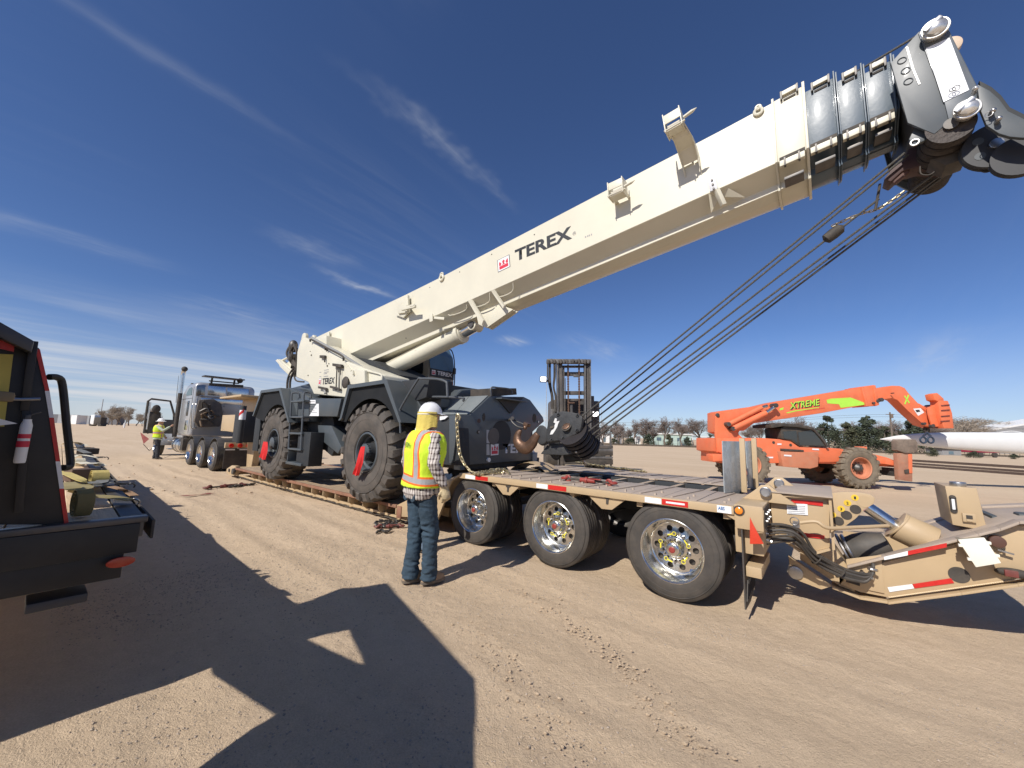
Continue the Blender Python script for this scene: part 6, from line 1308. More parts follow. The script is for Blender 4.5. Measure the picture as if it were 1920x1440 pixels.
    if detail:
        for s_ in (-1, 1):
            b = B(); q = [V((s_*x*k+hx*k, (hy-0.128)*k, z*k)) for x, z in ((0.035, 0.93), (0.115, 0.93), (0.115, 0.83), (0.075, 0.81), (0.035, 0.83))]; b._pr(q, V((0, -0.01, 0))); b.build('pocket', M_['trousers'], tro, 0.002)
    # ---- boots
    for i in (0, 1):
        a = ank[i]; b = B(); fd = 0.015
        b.rings(oval_rings([(a.x, a.y+0.05*k, 0.006*k, .050*k, .135*k), (a.x, a.y+0.05*k, 0.03*k, .050*k, .138*k)], 20, 2.6)); so_ = b.build('sole', M_.get('sole', mat('boot_sole', (0.10, 0.085, 0.07), 0.9, dust=0.4)), root)
        b = B(); b.rings(oval_rings([(a.x, a.y+0.05*k, 0.03*k, .047*k, .132*k), (a.x, a.y+0.05*k, 0.062*k, .046*k, .127*k), (a.x, a.y+0.035*k, 0.088*k, .042*k, .100*k), (a.x, a.y+0.005*k, 0.115*k, .040*k, .062*k), (a.x, a.y-0.005*k, 0.16*k, .042*k, .052*k)], 20, 2.3)); b.build('boot', M_['boot'], root, ang=60)
    # ---- shirt with sleeves
    b = B(); b.rings(trs(0.022, 0.83, 1.53))
    for i in (0, 1):
        b.sweep([sh[i]+V((-sh[i].x*0.35+hx*k*0.35, 0, 0.0)), sh[i]+L_(0, 0, -0.01), sh[i].lerp(el[i], 0.5), el[i], el[i].lerp(wr[i], 0.45), wr[i].lerp(el[i], 0.06)], [0.05*k, 0.062*k, 0.060*k, 0.055*k, 0.052*k, 0.042*k], 16)
    me = remeshed(b, 'shirt', M_['shirt'], vx, 2, 0.019*k, (11, 11, 13), 7.7); shirt = link('shirt', me, root)
    b = B(); b.rings(oval_rings([(hx*k, (hy+lean*1.1)*k, 1.50*k, .075*k, .070*k), (hx*k, (hy+lean*1.1)*k, 1.555*k, .066*k, .064*k)], 24)); b.build('collar', M_['shirt'], shirt)
    # ---- vest: front and back shells, open at the arms
    b = B(); b.rings(oval_rings([((a)*k, (b_)*k, c*k, (d+0.046)*k*(1.0 if c < 1.35 else 0.97 if c < 1.45 else 0.95), (e+0.044)*k) for a, b_, c, d, e in [(tors[0][0], tors[0][1], 0.955, tors[2][3], tors[2][4])]+[q for q in tors if 0.97 <= q[2] <= 1.525]], 28, 2.7))
    me = remeshed(b, 'vest', M_['vest'], vx, 2, 0.010*k, (10, 10, 4), 1.3); link('vest', me, root)
    # ---- gloves
    if M_.get('glove'):
        for i in (0, 1):
            b = B(); dv = (wr[i]-el[i]).normalized(); dv = V(arms.get('hd_l' if i == 0 else 'hd_r', dv)); b.sweep([wr[i]-dv*0.07*k, wr[i]-dv*0.02*k], [0.047*k, 0.041*k], 14)
            hand(b, wr[i], dv, V((-1 if i else 1, 0.3, 0)), (-1 if i == 0 else 1)*-1, 1.16*k, arms.get('curl', 0.35))
            me = remeshed(b, 'glove', M_['glove'], 0.006 if detail else 0.012, 1); link('glove', me, root)
    # ---- hard hat
    hz = hc+L_(0, 0, 0.035); b = B()
    prof = [(0.0, 0.128), (0.03, 0.125), (0.065, 0.110), (0.095, 0.080), (0.112, 0.045), (0.118, 0.010), (0.120, 0.0)]
    rr_ = []
    for r_, z_ in prof[::-1]: rr_.append([hz+V((math.cos(a)*max(r_, 0.001)*k*0.93, math.sin(a)*max(r_, 0.001)*k*1.12, z_*k)) for a in [2*math.pi*j/32 for j in range(32)]])
    b.rings(rr_); hat = b.build('hard_hat', M_.get('hat', white), root, ang=70)
    b = B(); br_ = 0.175 if hatkind == 'full' else 0.128
    rr_ = []
    for r_, z_ in ((0.112, 0.012), (br_, -0.012 if hatkind == 'full' else 0.0), (br_, -0.018 if hatkind == 'full' else -0.006), (0.112, 0.0)):
        rr_.append([hz+V((math.cos(a)*r_*k*0.93, math.sin(a)*r_*k*1.12+(0.045*k if (r_ > 0.12 and math.sin(a) > 0.3 and hatkind != 'full') else 0), z_*k)) for a in [2*math.pi*j/32 for j in range(32)]])
    b.rings(rr_, cap=False, closed=True); b.build('hat_brim', M_.get('hat', white), hat)
    b = B(); 
    for s_ in (-0.018, 0.0, 0.018): b.sweep([hz+V((s_*k, math.sin(a)*0.127*k, (math.cos(a))*0.131*k)) for a in [R(-70+14*j) for j in range(11)]], 0.004*k, 6)
    b.build('hat_ridge', M_.get('hat', white), hat, split=False)
    return root, hc, hz, k, hx, hy, lean
hatm = bpy.data.materials.new('white_hat_with_stickers'); hatm.use_nodes = True; _t = hatm.node_tree; _p = _t.nodes['Principled BSDF']; _p.inputs['Roughness'].default_value = 0.35
_c = _t.nodes.new('ShaderNodeTexCoord'); _v = _t.nodes.new('ShaderNodeTexVoronoi'); _v.inputs['Scale'].default_value = 13; _v.feature = 'F1'; _t.links.new(_c.outputs['Object'], _v.inputs[0])
_m = _t.nodes.new('ShaderNodeMapRange'); _m.inputs[1].default_value = 0.30; _m.inputs[2].default_value = 0.34; _m.inputs[3].default_value = 1; _m.inputs[4].default_value = 0; _t.links.new(_v.outputs['Distance'], _m.inputs[0])
_s = _t.nodes.new('ShaderNodeSeparateXYZ'); _t.links.new(_v.outputs['Color'], _s.inputs[0]); _g = _t.nodes.new('ShaderNodeMath'); _g.operation = 'GREATER_THAN'; _g.inputs[1].default_value = 0.62; _t.links.new(_s.outputs[0], _g.inputs[0])
_k = _t.nodes.new('ShaderNodeMath'); _k.operation = 'MULTIPLY'; _t.links.new(_m.outputs[0], _k.inputs[0]); _t.links.new(_g.outputs[0], _k.inputs[1])
_x = _t.nodes.new('ShaderNodeMixRGB'); _x.inputs[1].default_value = (0.75, 0.75, 0.75, 1); _x.inputs[2].default_value = (0.07, 0.06, 0.08, 1); _t.links.new(_k.outputs[0], _x.inputs[0]); _t.links.new(_x.outputs[0], _p.inputs['Base Color'])

# the worker nearest the camera, back turned
wp = (G(757, 1098)+G(806, 1092))/2; wp.z = -0.012
fdir = R(-9)          # rotation of +Y about Z
w1 = person('worker seen from behind in a lime vest, brown plaid shirt and jeans, nearest the camera', (wp.x-0.02, wp.y+0.0, 0.0), fdir, H=1.86, girth=1.13,
            arms={'el_r': (0.30, -0.05, 1.20), 'wr_r': (0.30, 0.09, 0.97), 'hd_r': (-0.05, 0.25, -1), 'el_l': (-0.27, -0.05, 1.19), 'wr_l': (-0.25, 0.10, 0.96), 'curl': 0.45},
            feet=((-0.07, -0.03, 0), (0.075, 0.10, 0)), mats_=dict(trousers=jeans, boot=boot, shirt=plaid, vest=vestm, glove=glovem, hat=hatm), lean=0.02)
root, hc, hz, k, hx, hy, lean = w1
# yellow sun cloth hanging from the hat over the neck
b = B(); rr_ = []
for j in range(13):
    f = j/12; row = []
    for i in range(25):
        a = R(180+ -8 + 196*i/24); fold = 0.006*math.sin(i*1.9+f*2)*f
        rx = (0.108+0.018*f+fold)*k; ry = (0.130+0.012*f+fold)*k
        low = 0.285*f*(0.55+0.45*math.sin(math.pi*min(1, max(0, (i-1)/20)))**1.5)
        row.append(hz+V((math.cos(a)*rx, math.sin(a)*ry-0.005*k, 0.022*k-low*k)))
    rr_.append(row)
for j in range(12):
    for i in range(24): b.face([rr_[j][i], rr_[j][i+1], rr_[j+1][i+1], rr_[j+1][i]])
bmesh.ops.remove_doubles(b.bm, verts=b.bm.verts, dist=0.0002); bmesh.ops.solidify(b.bm, geom=b.bm.faces[:], thickness=0.004)
b.build('neck_shade', yellowcloth, root, split=False, ang=60)
text('CAUTION', (-0.09, -0.192, 1.41), (0.05, -0.192, 1.395), blackprint, root, 'lettering', 0.045, bold=0.03, normal=(0, -1, 0.12), lift=0.006)
b = B(); b.torus(hz+V((0, 0, 0.0)), (0, 0, 1), 0.122*k, 0.006, 28, 6); b.build('goggle_strap', blackm, root)

# the worker beyond, mostly hidden by the first
p2 = G(777, 1031)
person('worker in pale jeans and dark plaid shirt, mostly hidden behind the nearest worker', (p2.x, p2.y+0.0, 0), R(-35), H=1.66, arms={'el_l': (-0.29, 0.02, 1.18), 'wr_l': (-0.30, 0.14, 0.98)},
       feet=((-0.22, -0.02, 0), (0.10, 0.10, 0)), mats_=dict(trousers=jeans2, boot=boot, shirt=plaid2, vest=vest_mat('lime_vest_cloth_far', (0.62, 0.86, 0.04), False), glove=gloveg, hat=white), detail=False)
# the worker at the truck's open door
p3 = V((-23.4, 3.72, 0))
person('small distant worker in white wide-brimmed hard hat and lime vest at the truck door', (p3.x, p3.y, 0), R(-25), H=1.80, girth=1.12, arms={'el_r': (0.30, 0.24, 1.27), 'wr_r': (0.16, 0.44, 1.47), 'hd_r': (-0.1, 0.6, 0.6), 'el_l': (-0.25, 0.05, 1.16), 'wr_l': (-0.18, 0.2, 1.0)},
       feet=((-0.10, -0.04, 0), (0.12, 0.12, 0)), mats_=dict(trousers=darkcloth, boot=bootb, shirt=greyshirt, vest=vestm2, glove=None, hat=white), detail=False, hatkind='full')
# ============================================================ SILVER SEMI TRACTOR (far left, coupled to the trailer)
tk_ = thing('semi_tractor', 'silver semi tractor with tall sleeper and open door at the head of the lowboy', 'truck', (-21, 5.42, 0))
TN, TF = 4.15, 6.70
for wx in (-16.72, -18.25, -19.78):
    for y, f, full in ((4.28, -1, True), (4.62, 1, False), (6.56, 1, True), (6.22, -1, False)): truck_wheel(tk_, wx, y, 0.50, f, full, False, 1.06)
for y, f in ((4.32, -1), (6.52, 1)): truck_wheel(tk_, -26.6, y, 0.50, f, True, False, 1.06)
b = B(); b.box(-27.5, -15.9, 5.0, 5.12, 0.75, 1.0); b.box(-27.5, -15.9, 5.72, 5.84, 0.75, 1.0); b.build('frame_rail', blackm, tk_, 0.01)
b = B()
for wx in (-16.72, -18.25, -19.78): b.cyl((wx, 4.5, .5), (wx, 6.4, .5), 0.09, n=12)
b.build('axle', blackm, tk_)
for wx in (-16.72, -18.25, -19.78):
    for y0, y1 in ((4.16, 4.72), (6.12, 6.68)):
        b = B(); pr_ = [(wx+0.60*math.cos(a), 0.52+0.60*math.sin(a)) for a in [R(20+14*i) for i in range(11)]]
        for i in range(10): b.hexa([(pr_[i][0], y0, pr_[i][1]), (pr_[i+1][0], y0, pr_[i+1][1]), (pr_[i+1][0], y1, pr_[i+1][1]), (pr_[i][0], y1, pr_[i][1]), (pr_[i][0]*1.0, y0, pr_[i][1]+0.015), (pr_[i+1][0], y0, pr_[i+1][1]+0.015), (pr_[i+1][0], y1, pr_[i+1][1]+0.015), (pr_[i][0], y1, pr_[i][1]+0.015)])
        b.build('half_fender', mat('grey_poly_fender', (0.06, 0.06, 0.062), 0.35), tk_, split=False)
SB = -20.9                     # sleeper back face
# sleeper: rounded high-roof box
b = B(); rr_ = []
for x, gi in ((SB, 0.10), (SB-0.04, 0.03), (SB-0.12, 0.0), (SB-1.3, 0.0), (SB-2.0, 0.02)):
    top = 3.42 if x > SB-1.4 else 3.15
    y0, y1, z0, z1, rc = 4.28+gi, 6.56-gi, 1.08+gi*0.5, top-gi, 0.22
    ring = []
    for (cy, cz, a0, rr0) in ((y0+0.1, z0+0.1, 180, 0.1), (y1-0.1, z0+0.1, 270, 0.1), (y1-rc, z1-rc, 0, rc), (y0+rc, z1-rc, 90, rc)):
        for i in range(5): a = R(a0+22.5*i); ring.append(V((x, cy+rr0*math.cos(a), cz+rr0*math.sin(a))))
    rr_.append(ring)
b.rings(rr_); slp = b.build('sleeper', silver, tk_, split=False, ang=50)
b = B(); b.prism([(SB-2.0, 1.1), (SB-3.35, 1.1), (SB-3.35, 1.9), (SB-2.75, 2.75), (SB-2.0, 2.85)], 4.36, 4.40); b.prism([(SB-2.0, 1.1), (SB-3.35, 1.1), (SB-3.35, 1.9), (SB-2.75, 2.75), (SB-2.0, 2.85)], 6.44, 6.48); b.box(SB-3.4, SB-2.0, 4.4, 6.44, 1.08, 1.2); b.prism([(SB-2.0, 2.85), (SB-2.75, 2.75), (SB-2.75, 2.68), (SB-2.0, 2.78)], 4.4, 6.44); b.build('cab', silver, tk_, 0.02)
b = B(); b.prism([(SB-3.3, 1.9), (SB-2.72, 2.72), (SB-2.70, 2.70), (SB-3.27, 1.88)], 4.45, 6.4); b.build('windscreen', glass, tk_)
b = B(); b.prism([(SB-3.35, 0.9), (SB-3.35, 1.85), (SB-5.6, 1.65), (SB-5.75, 1.5), (SB-5.75, 0.9)], 4.75, 6.1); b.build('hood', silver, tk_, 0.08, seg=3)
for y0, y1 in ((4.18, 4.75), (6.1, 6.68)):
    b = B(); pr_ = [(-26.6+0.68*math.cos(a), 0.5+0.68*math.sin(a)) for a in [R(5+17*i) for i in range(11)]]; b.prism(pr_+[(x*1.0, z-0.05) for x, z in pr_[::-1]], y0, y1); b.build('front_fender', silver, tk_, 0.01)
# seats and dark inside, seen through the door opening
b = B(); b.obox((SB-2.7, 4.9, 1.6), (0.5, 0.5, 0.5)); b.obox((SB-2.45, 4.9, 2.0), (0.15, 0.5, 0.8)); b.obox((SB-2.45, 4.9, 2.5), (0.14, 0.3, 0.25)); b.build('seat', blackm, tk_, 0.04)
# open door swung out towards the camera
dh = V((SB-3.3, 4.36, 0)); dd_ = V((0.30, -0.95, 0)).normalized(); dd_ = V((-0.10, -0.99, 0))
d_far = 1.05
outer = [(0, 1.15), (0, 1.95), (0.18, 2.62), (0.28, 2.72), (d_far, 2.74), (d_far, 1.15)]
def dp(a, z, o=0): return V((dh.x+dd_.x*a+o, dh.y+dd_.y*a, z))
frm = [(d_far-0.02, 1.75), (d_far-0.02, 2.70), (0.26, 2.68), (0.06, 2.05), (0.03, 1.75)]
b = B(); b._pr([dp(0, 1.12), dp(d_far, 1.12), dp(d_far, 1.78), dp(0, 1.78)], V((0.06, 0, 0))); dr = b.build('open_door', mat('door_inner_grey', (0.07, 0.07, 0.07), 0.5), tk_, 0.02)
b = B(); b.sweep([dp(a, z, 0.03) for a, z in ((0.03, 1.75), (0.06, 2.05), (0.26, 2.66), (d_far-0.12, 2.71), (d_far-0.02, 2.6), (d_far-0.02, 1.6), (d_far-0.06, 1.25), (d_far-0.2, 1.12))], 0.045, 8); b.build('door_frame', blackm, dr)
b = B(); b.sweep([dp(d_far-0.10, z, 0.065) for z in (1.3, 1.9, 2.55)], 0.035, 8); b.build('chrome_trim', chrome, dr)
b = B(); b._pr([dp(0.45, 1.4), dp(0.95, 1.4), dp(0.9, 2.12), dp(0.55, 2.12)], V((0.08, 0, 0))); b.ell(dp(0.72, 2.25, 0.1), (0.06, 0.16, 0.2), 10, 8); b.build('door_seat_back', blackm, tk_, 0.03, split=False)
# side details: windows, seams, exhaust, grab handles, tank, steps
b = B(); b.prism([(SB-0.55, 1.95), (SB-0.85, 1.95), (SB-0.85, 2.6), (SB-0.55, 2.6)], 4.268, 4.282); b.build('sleeper_window', glass, tk_, 0.004)
b = B(); b.prism([(SB-0.35, 2.85), (SB-1.25, 2.85), (SB-1.2, 3.0), (SB-0.9, 3.16), (SB-0.5, 3.2), (SB-0.38, 3.15)], 4.266, 4.285); b.build('upper_window', mat('teal_tint_glass', (0.06, 0.10, 0.10), 0.1), tk_)
b = B(); b.box(SB-2.0, SB-0.12, 4.272, 4.284, 2.70, 2.72); b.box(SB-0.14, SB-0.12, 4.27, 4.284, 1.2, 3.2); b.build('panel_seam', mat('seam_grey', (0.12, 0.12, 0.12), 0.5), tk_)
b = B(); b.box(SB-0.8, SB-0.35, 4.262, 4.282, 1.35, 1.75); b.build('side_hatch', chrome, tk_, 0.01)
b = B(); b.cyl((SB-2.15, 4.22, 1.0), (SB-2.15, 4.22, 3.6), 0.085, n=20); b.build('exhaust_stack', blackm, tk_)
b = B(); b.cyl((SB-2.15, 4.22, 3.0), (SB-2.15, 4.22, 3.85), 0.09, n=20); b.sweep([(SB-2.15, 4.22, 3.8), (SB-2.15, 4.22, 3.98), (SB-2.02, 4.22, 4.08)], 0.09, 16); b.build('chrome_stack_top', chrome, tk_, split=False)
b = B(); b.ell((SB-1.98, 4.22, 4.12), (0.12, 0.12, 0.12)); b.build('stack_cap', blackm, tk_)
b = B(); b.cyl((SB-1.3, 4.62, 0.62), (SB-2.9, 4.62, 0.62), 0.33, n=36); ft_ = b.build('fuel_tank', chrome, tk_, 0.03, seg=3)
for x in (SB-1.5, SB-2.1, SB-2.7): b = B(); b.torus((x, 4.62, 0.62), (1, 0, 0), 0.336, 0.012, 32, 6); b.build('tank_strap', steel, ft_)
b = B(); b.box(SB-3.4, SB-2.95, 4.22, 4.6, 0.38, 0.44); b.box(SB-3.4, SB-2.95, 4.22, 4.6, 0.78, 0.82); b.box(SB-3.4, SB-2.95, 4.45, 4.6, 0.44, 0.78); b.build('cab_step', chrome, tk_, 0.01, split=False)
b = B(); b.box(SB-1.3, SB-0.9, 4.3, 4.9, 0.45, 0.95); b.build('air_tank_box', blackm, tk_, 0.02)
# back of the sleeper: mirrored panels, window, hoses, rack
BX = SB+0.002
BXi = BX
def bk(pts, th, nm, m_, par=tk_, bev=0.003): b = B(); b.prismx(SS(SB, *pts), BX, BX+th); return b.build(nm, m_, par, bev)
bk(((369, 722), (385, 722), (383, 745), (367, 742)), 0.02, 'rear_mirror_panel', mat('dark_chrome', (0.25, 0.26, 0.27), 0.15, 0.9))
bk(((390, 723), (423, 726), (423, 743), (389, 741)), 0.02, 'rear_polished_panel', mat('sky_chrome', (0.55, 0.58, 0.62), 0.12, 0.9)); bk(((426, 727), (466, 730), (465, 748), (425, 744)), 0.02, 'rear_polished_panel', MATS['sky_chrome'])
bk(((377, 745), (462, 750), (461, 760), (376, 755)), 0.02, 'rear_polished_panel', MATS['sky_chrome'])
bk(((392, 718), (456, 722), (456, 727), (392, 723)), 0.03, 'rear_vent', blackm)
b = B(); b.prismx(SS(SB+0.35, (373, 750), (400, 748), (415, 757), (418, 778), (412, 800), (372, 801), (364, 790), (369, 765)), SB+0.25, SB+0.4); hk = b.build('equipment_rack', mat('dark_rack', (0.035, 0.032, 0.03), 0.6, dust=0.4), tk_, 0.03)
random.seed(14)
for k in range(10):
    x0 = random.uniform(372, 412); x1 = random.uniform(375, 415); y0 = random.uniform(755, 790); b = B()
    b.sweep(smooth_path([S(x0, y0, SB+0.5), S((x0+x1)/2+random.uniform(-8, 8), y0+random.uniform(-14, 10), SB+0.62), S(x1, y0+random.uniform(0, 22), SB+0.5)], 5), 0.035, 7); b.build('air_hose', random.choice((blackm, dsteel, mat('brown_hose', (0.14, 0.09, 0.05), 0.7))), tk_)
for px in (360, 366): b = B(); b.sweep(smooth_path([S(px+4, 757, SB+0.12), S(px, 762, SB+0.15), S(px-2, 799, SB+0.15), S(px+2, 802, SB+0.12)], 5), 0.02, 8); b.build('grab_rail', chrome, tk_)
b = B(); b.sweep([S(363, 803, SB+0.2), S(370, 745, SB+0.2), S(376, 742, SB+0.2), S(436, 748, SB+0.2)], 0.022, 8); b.build('rack_rail', steel, tk_)
b = B(); b.bar(S(381, 705, SB-0.3), S(456, 713, SB-0.3), 0.5, 0.05); b.build('roof_rack', dsteel, tk_, 0.006)
b = B()
for x, y in ((396, 714), (438, 718)): b.cyl(S(x, y+6, SB-0.3), S(x+2, y-5, SB-0.3), 0.04, n=8)
b.bar(S(392, 714, SB-0.3), S(448, 719, SB-0.3), 0.06, 0.05); b.ell(S(450, 714, SB-0.3), 0.12, 10, 8); b.build('rack_support', blackm, tk_, split=False)
b = B(); b.box(SB+0.1, -15.6, 5.13, 5.7, 0.98, 1.02); b.build('frame_deck', dsteel, tk_)
b = B(); b.box(-15.9, -15.8, 4.25, 6.6, 0.82, 1.0); lb = b.build('light_bar', tan, tk_, 0.006)
for y in (4.42, 4.68, 4.94): b = B(); b.cyl((-15.79, y, 0.90), (-15.75, y, 0.90), 0.075, n=20); b.build('tail_light', redlens, lb, 0.005)
for y in (5.9, 6.16, 6.42): b = B(); b.cyl((-15.79, y, 0.90), (-15.75, y, 0.90), 0.075, n=20); b.build('tail_light', redlens, lb, 0.005)
b = B(); b.box(-15.86, -15.84, 4.26, 4.95, 0.12, 0.80); b.box(-15.86, -15.84, 5.9, 6.58, 0.12, 0.80); b.build('mud_flap', rubber, tk_)
for y0, y1 in ((4.28, 4.55), (4.68, 4.93)): plate(tk_, 'flap_bracket', white, [(-15.83, y0, 0.74), (-15.83, y1, 0.74), (-15.83, y1, 0.79), (-15.83, y0, 0.79)], 0.004, (1, 0, 0))
for y in (4.5, 5.4, 6.3): b = B(); b.cyl((SB-1.6, y, 3.4), (SB-1.6, y, 3.47), 0.07, 0.05, 12); b.build('roof_light', blackm, tk_)
b = B(); b.cyl((SB-3.2, 4.3, 2.6), (SB-3.15, 4.25, 3.9), 0.012, 0.006, 6); b.build('antenna', blackm, tk_)
c = D(267, 812, 17.3)
b = B(); q = [D(263, 811, 17.3), D(279, 823, 17.2), D(269, 832, 17.2)]; b._pr(q, V((0.02, 0.01, 0))); 
solo(b, 'pennant_flag', darkred, 'small dark red triangular flag standing out left of the silver truck front', 'flag', q[2])
b = B(); b.cyl(D(269, 833, 17.3), D(280, 845, 17.4), 0.012, n=6); b.cyl(D(280, 845, 17.4), V((-27.3, 4.4, 0.6)), 0.012, n=6)
solo(b, 'flag_rod', blackm, 'thin dark rod holding the dark red triangular flag off the truck bumper', 'rod', D(280, 845, 17.4))

# ============================================================ BLACK FLATBED AT THE LEFT EDGE
fb = thing('black_flatbed', 'black flatbed with pale plank deck and striped headboard at the left edge', 'flatbed trailer', (-3.6, -0.6, 0))
ux = V((-1, 0.0336, 0)).normalized(); uy = V((-0.0336, -1, 0)).normalized()       # along the bed (away), across it (to the left)
P0 = V((-3.25, 0.515, 0)); DK = 1.0
def F(a, c, z): return P0+ux*a+uy*c+V((0, 0, z))
def fbox(a0, a1, c0, c1, z0, z1, b=None):
    b = b or B(); return b.hexa([F(a0, c0, z0), F(a1, c0, z0), F(a1, c1, z0), F(a0, c1, z0), F(a0, c0, z1), F(a1, c0, z1), F(a1, c1, z1), F(a0, c1, z1)])
L_ = 12.0
b = fbox(0.02, L_, 0.0, 0.10, DK-0.12, DK-0.004); b.build('edge_rail', dsteel, fb, 0.006)
b = fbox(0.02, L_, -0.05, -0.035, DK-0.14, DK-0.03); b.build('rub_rail', blackm, fb, 0.004)
st0 = None
for k in range(26):
    b = fbox(0.25+k*0.46, 0.30+k*0.46, -0.038, 0.0, DK-0.13, DK-0.03); b.build('stake_pocket', blackm, fb)
for k in range(10): c0 = 0.105+k*0.215; b = fbox(0.06, L_, c0+0.003, c0+0.21, DK-0.04, DK-0.006-0.002*(k % 2)); b.build('deck_plank', newwood, fb, 0.003, seg=1)
b = fbox(-0.02, 0.055, -0.01, 2.4, DK-0.03, DK+0.004); b.build('deck_nosing', mat('worn_black_edge', (0.05, 0.055, 0.065), 0.35, 0.3, dust=0.2), fb, 0.006)
b = fbox(-0.015, 0.03, 0.02, 2.38, DK-0.20, DK-0.032); b.build('nose_channel', black, fb, 0.006)
b = fbox(0.01, 0.05, 0.07, 2.3, 0.66, DK-0.20); b.build('nose_skirt', black, fb, 0.006)
b = fbox(-0.02, 0.012, 0.12, 0.20, DK-0.27, DK-0.235); 
c0 = S(207, 1058, -3.24); c1 = S(243, 1046, -3.24); cz = (c0+c1)/2
b = B(); rr_ = [[V((-3.225+0.01*j, cz.y+math.cos(a)*0.062, cz.z+math.sin(a)*0.028)) for a in [R(18*i) for i in range(20)]] for j in (0, 2)]; b.rings(rr_); b.build('marker_light', darklens, fb, 0.004)
b = fbox(0.045, 0.3, 0.08, 2.3, 0.66, DK-0.05); b.build('nose_beam', black, fb, 0.006)
b = fbox(0.31, L_, 0.5, 0.62, 0.66, DK-0.12); b.build('long_beam', black, fb, 0.01)
for aw in (6.2, 7.3, 10.5):
    for cc_ in (0.35, 2.0): b = B(); b.lathe([(0.25, -0.13), (0.45, -0.14), (0.49, -0.10), (0.49, 0.10), (0.45, 0.14), (0.25, 0.13)], F(aw, cc_, 0.49), (0, 1, 0), 40, True); b.build('wheel', rubber, fb, split=False)
b = fbox(2.55, 2.66, 0.65, 0.73, 0.10, 0.95); b.build('landing_leg', blackm, fb, 0.005); b = fbox(2.45, 2.75, 0.6, 0.8, 0.06, 0.10); b.build('landing_foot', dsteel, fb, 0.005)
# headboard: slanted near edge carrying red and white tape
HS = -3.30
hbp = SS(HS, (129, 984), (74, 653), (-20, 606), (-160, 560), (-220, 984)); b = B(); b.prismx(hbp, HS-0.05, HS); hd = b.build('headboard', black, fb, 0.006)
hb2 = SS(HS, (64, 645), (-20, 598), (-160, 550), (-160, 575), (-20, 628), (58, 665)); b = B(); b.prismx(hb2, HS-0.02, HS+0.12); b.build('headboard_lip', mat('lip_grey', (0.06, 0.06, 0.065), 0.4), fb, 0.006)
for (xa, ya, xb, yb, m_) in ((75, 655, 93, 733, redtape), (93, 733, 101, 783, whitetape), (101, 783, 113, 865, redtape), (113, 865, 120, 916, whitetape), (120, 916, 129, 982, redtape)):
    w0 = 9; plate(fb, 'reflector_strip', m_, [S(xa, ya, HS), S(xb, yb, HS), S(xb-w0*0.95, yb, HS), S(xa-w0, ya+ (0), HS)], 0.005, (1, 0, 0))
b = B(); b.sweep(smooth_path([S(92, 707, HS-0.15), S(108, 708, HS-0.18), S(117, 722, HS-0.2), S(125, 800, HS-0.2), S(132, 865, HS-0.2), S(128, 876, HS-0.18), S(118, 877, HS-0.15)], 5), 0.018, 10); b.build('grab_rail', black, fb)
for px in ((64, 640, 46, 770), (50, 770, 35, 960)): b = B(); b.bar(S(px[0], px[1], HS+0.03), S(px[2], px[3], HS+0.03), 0.03, 0.03, (1, 0, 0)); b.build('board_rib', black, fb, 0.003)
b = B(); b.sweep(smooth_path([S(-5, 735, HS+0.12), S(20, 748, HS+0.12), S(76, 748, HS+0.12)], 3), 0.009, 8); b.build('latch_rod', steel, fb)
b = B(); b.bar(S(-15, 742, HS+0.12), S(28, 745, HS+0.12), 0.05, 0.05); b.build('rod_grip', mat('khaki_grip', (0.22, 0.17, 0.10), 0.8), fb, 0.015)
plate(fb, 'yellow_panel', mat('sun_yellow_panel', (0.55, 0.45, 0.10), 0.6), [S(-40, 662, HS), S(25, 665, HS), S(8, 800, HS), S(-60, 800, HS)], 0.006, (1, 0, 0))
plate(fb, 'reflector_strip', redtape, [S(0, 634, HS+0.0), S(28, 641, HS), S(26, 660, HS), S(0, 654, HS)], 0.01, (1, 0, 0))
b = B(); p, q = S(2, 788, HS+0.2), S(32, 794, HS+0.2); b._pr([S(-20, 780, HS+0.2), S(33, 794, HS+0.2), S(-20, 800, HS+0.2)], V((0.004, 0, 0))); b.build('paper_sheet', white, fb)
q0, q1 = S(45, 1150, -3.35), S(165, 1118, -3.35); b = B(); b.box(-3.55, -3.35, q0.y, q1.y, q1.z-0.03, q1.z+0.02); b.build('step_plate', mat('step_grey', (0.05, 0.05, 0.055), 0.5), fb, 0.01)
# extinguisher on the headboard
e0, e1 = S(36, 868, HS+0.08), S(52, 786, HS+0.08)
fe = thing('fire_extinguisher', 'white fire extinguisher with red print strapped to the black headboard', 'fire extinguisher', e0)
ed = (e1-e0).normalized(); er_ = 0.021
b = B(); b.lathe([(er_*0.9, 0), (er_, 0.01), (er_, (e1-e0).length*0.86), (er_*0.7, (e1-e0).length*0.96), (0.015, (e1-e0).length), (0.001, (e1-e0).length)], e0, ed, 24); b.build('cylinder', white, fe, split=False)
for f0, f1 in ((0.36, 0.50), (0.56, 0.66)): 
    b = B(); L2 = (e1-e0).length; b.lathe([(er_+0.001, L2*f0), (er_+0.001, L2*f1)], e0, ed, 24); b.build('red_band', redprint, fe)
b = B(); b.obox(e1+ed*0.01, (0.02, 0.02, 0.025)); b.bar(e1+ed*0.02, e1+ed*0.03+V((0, 0.04, 0.01)), 0.008, 0.008); b.build('valve_lever', dsteel, fe, 0.004)
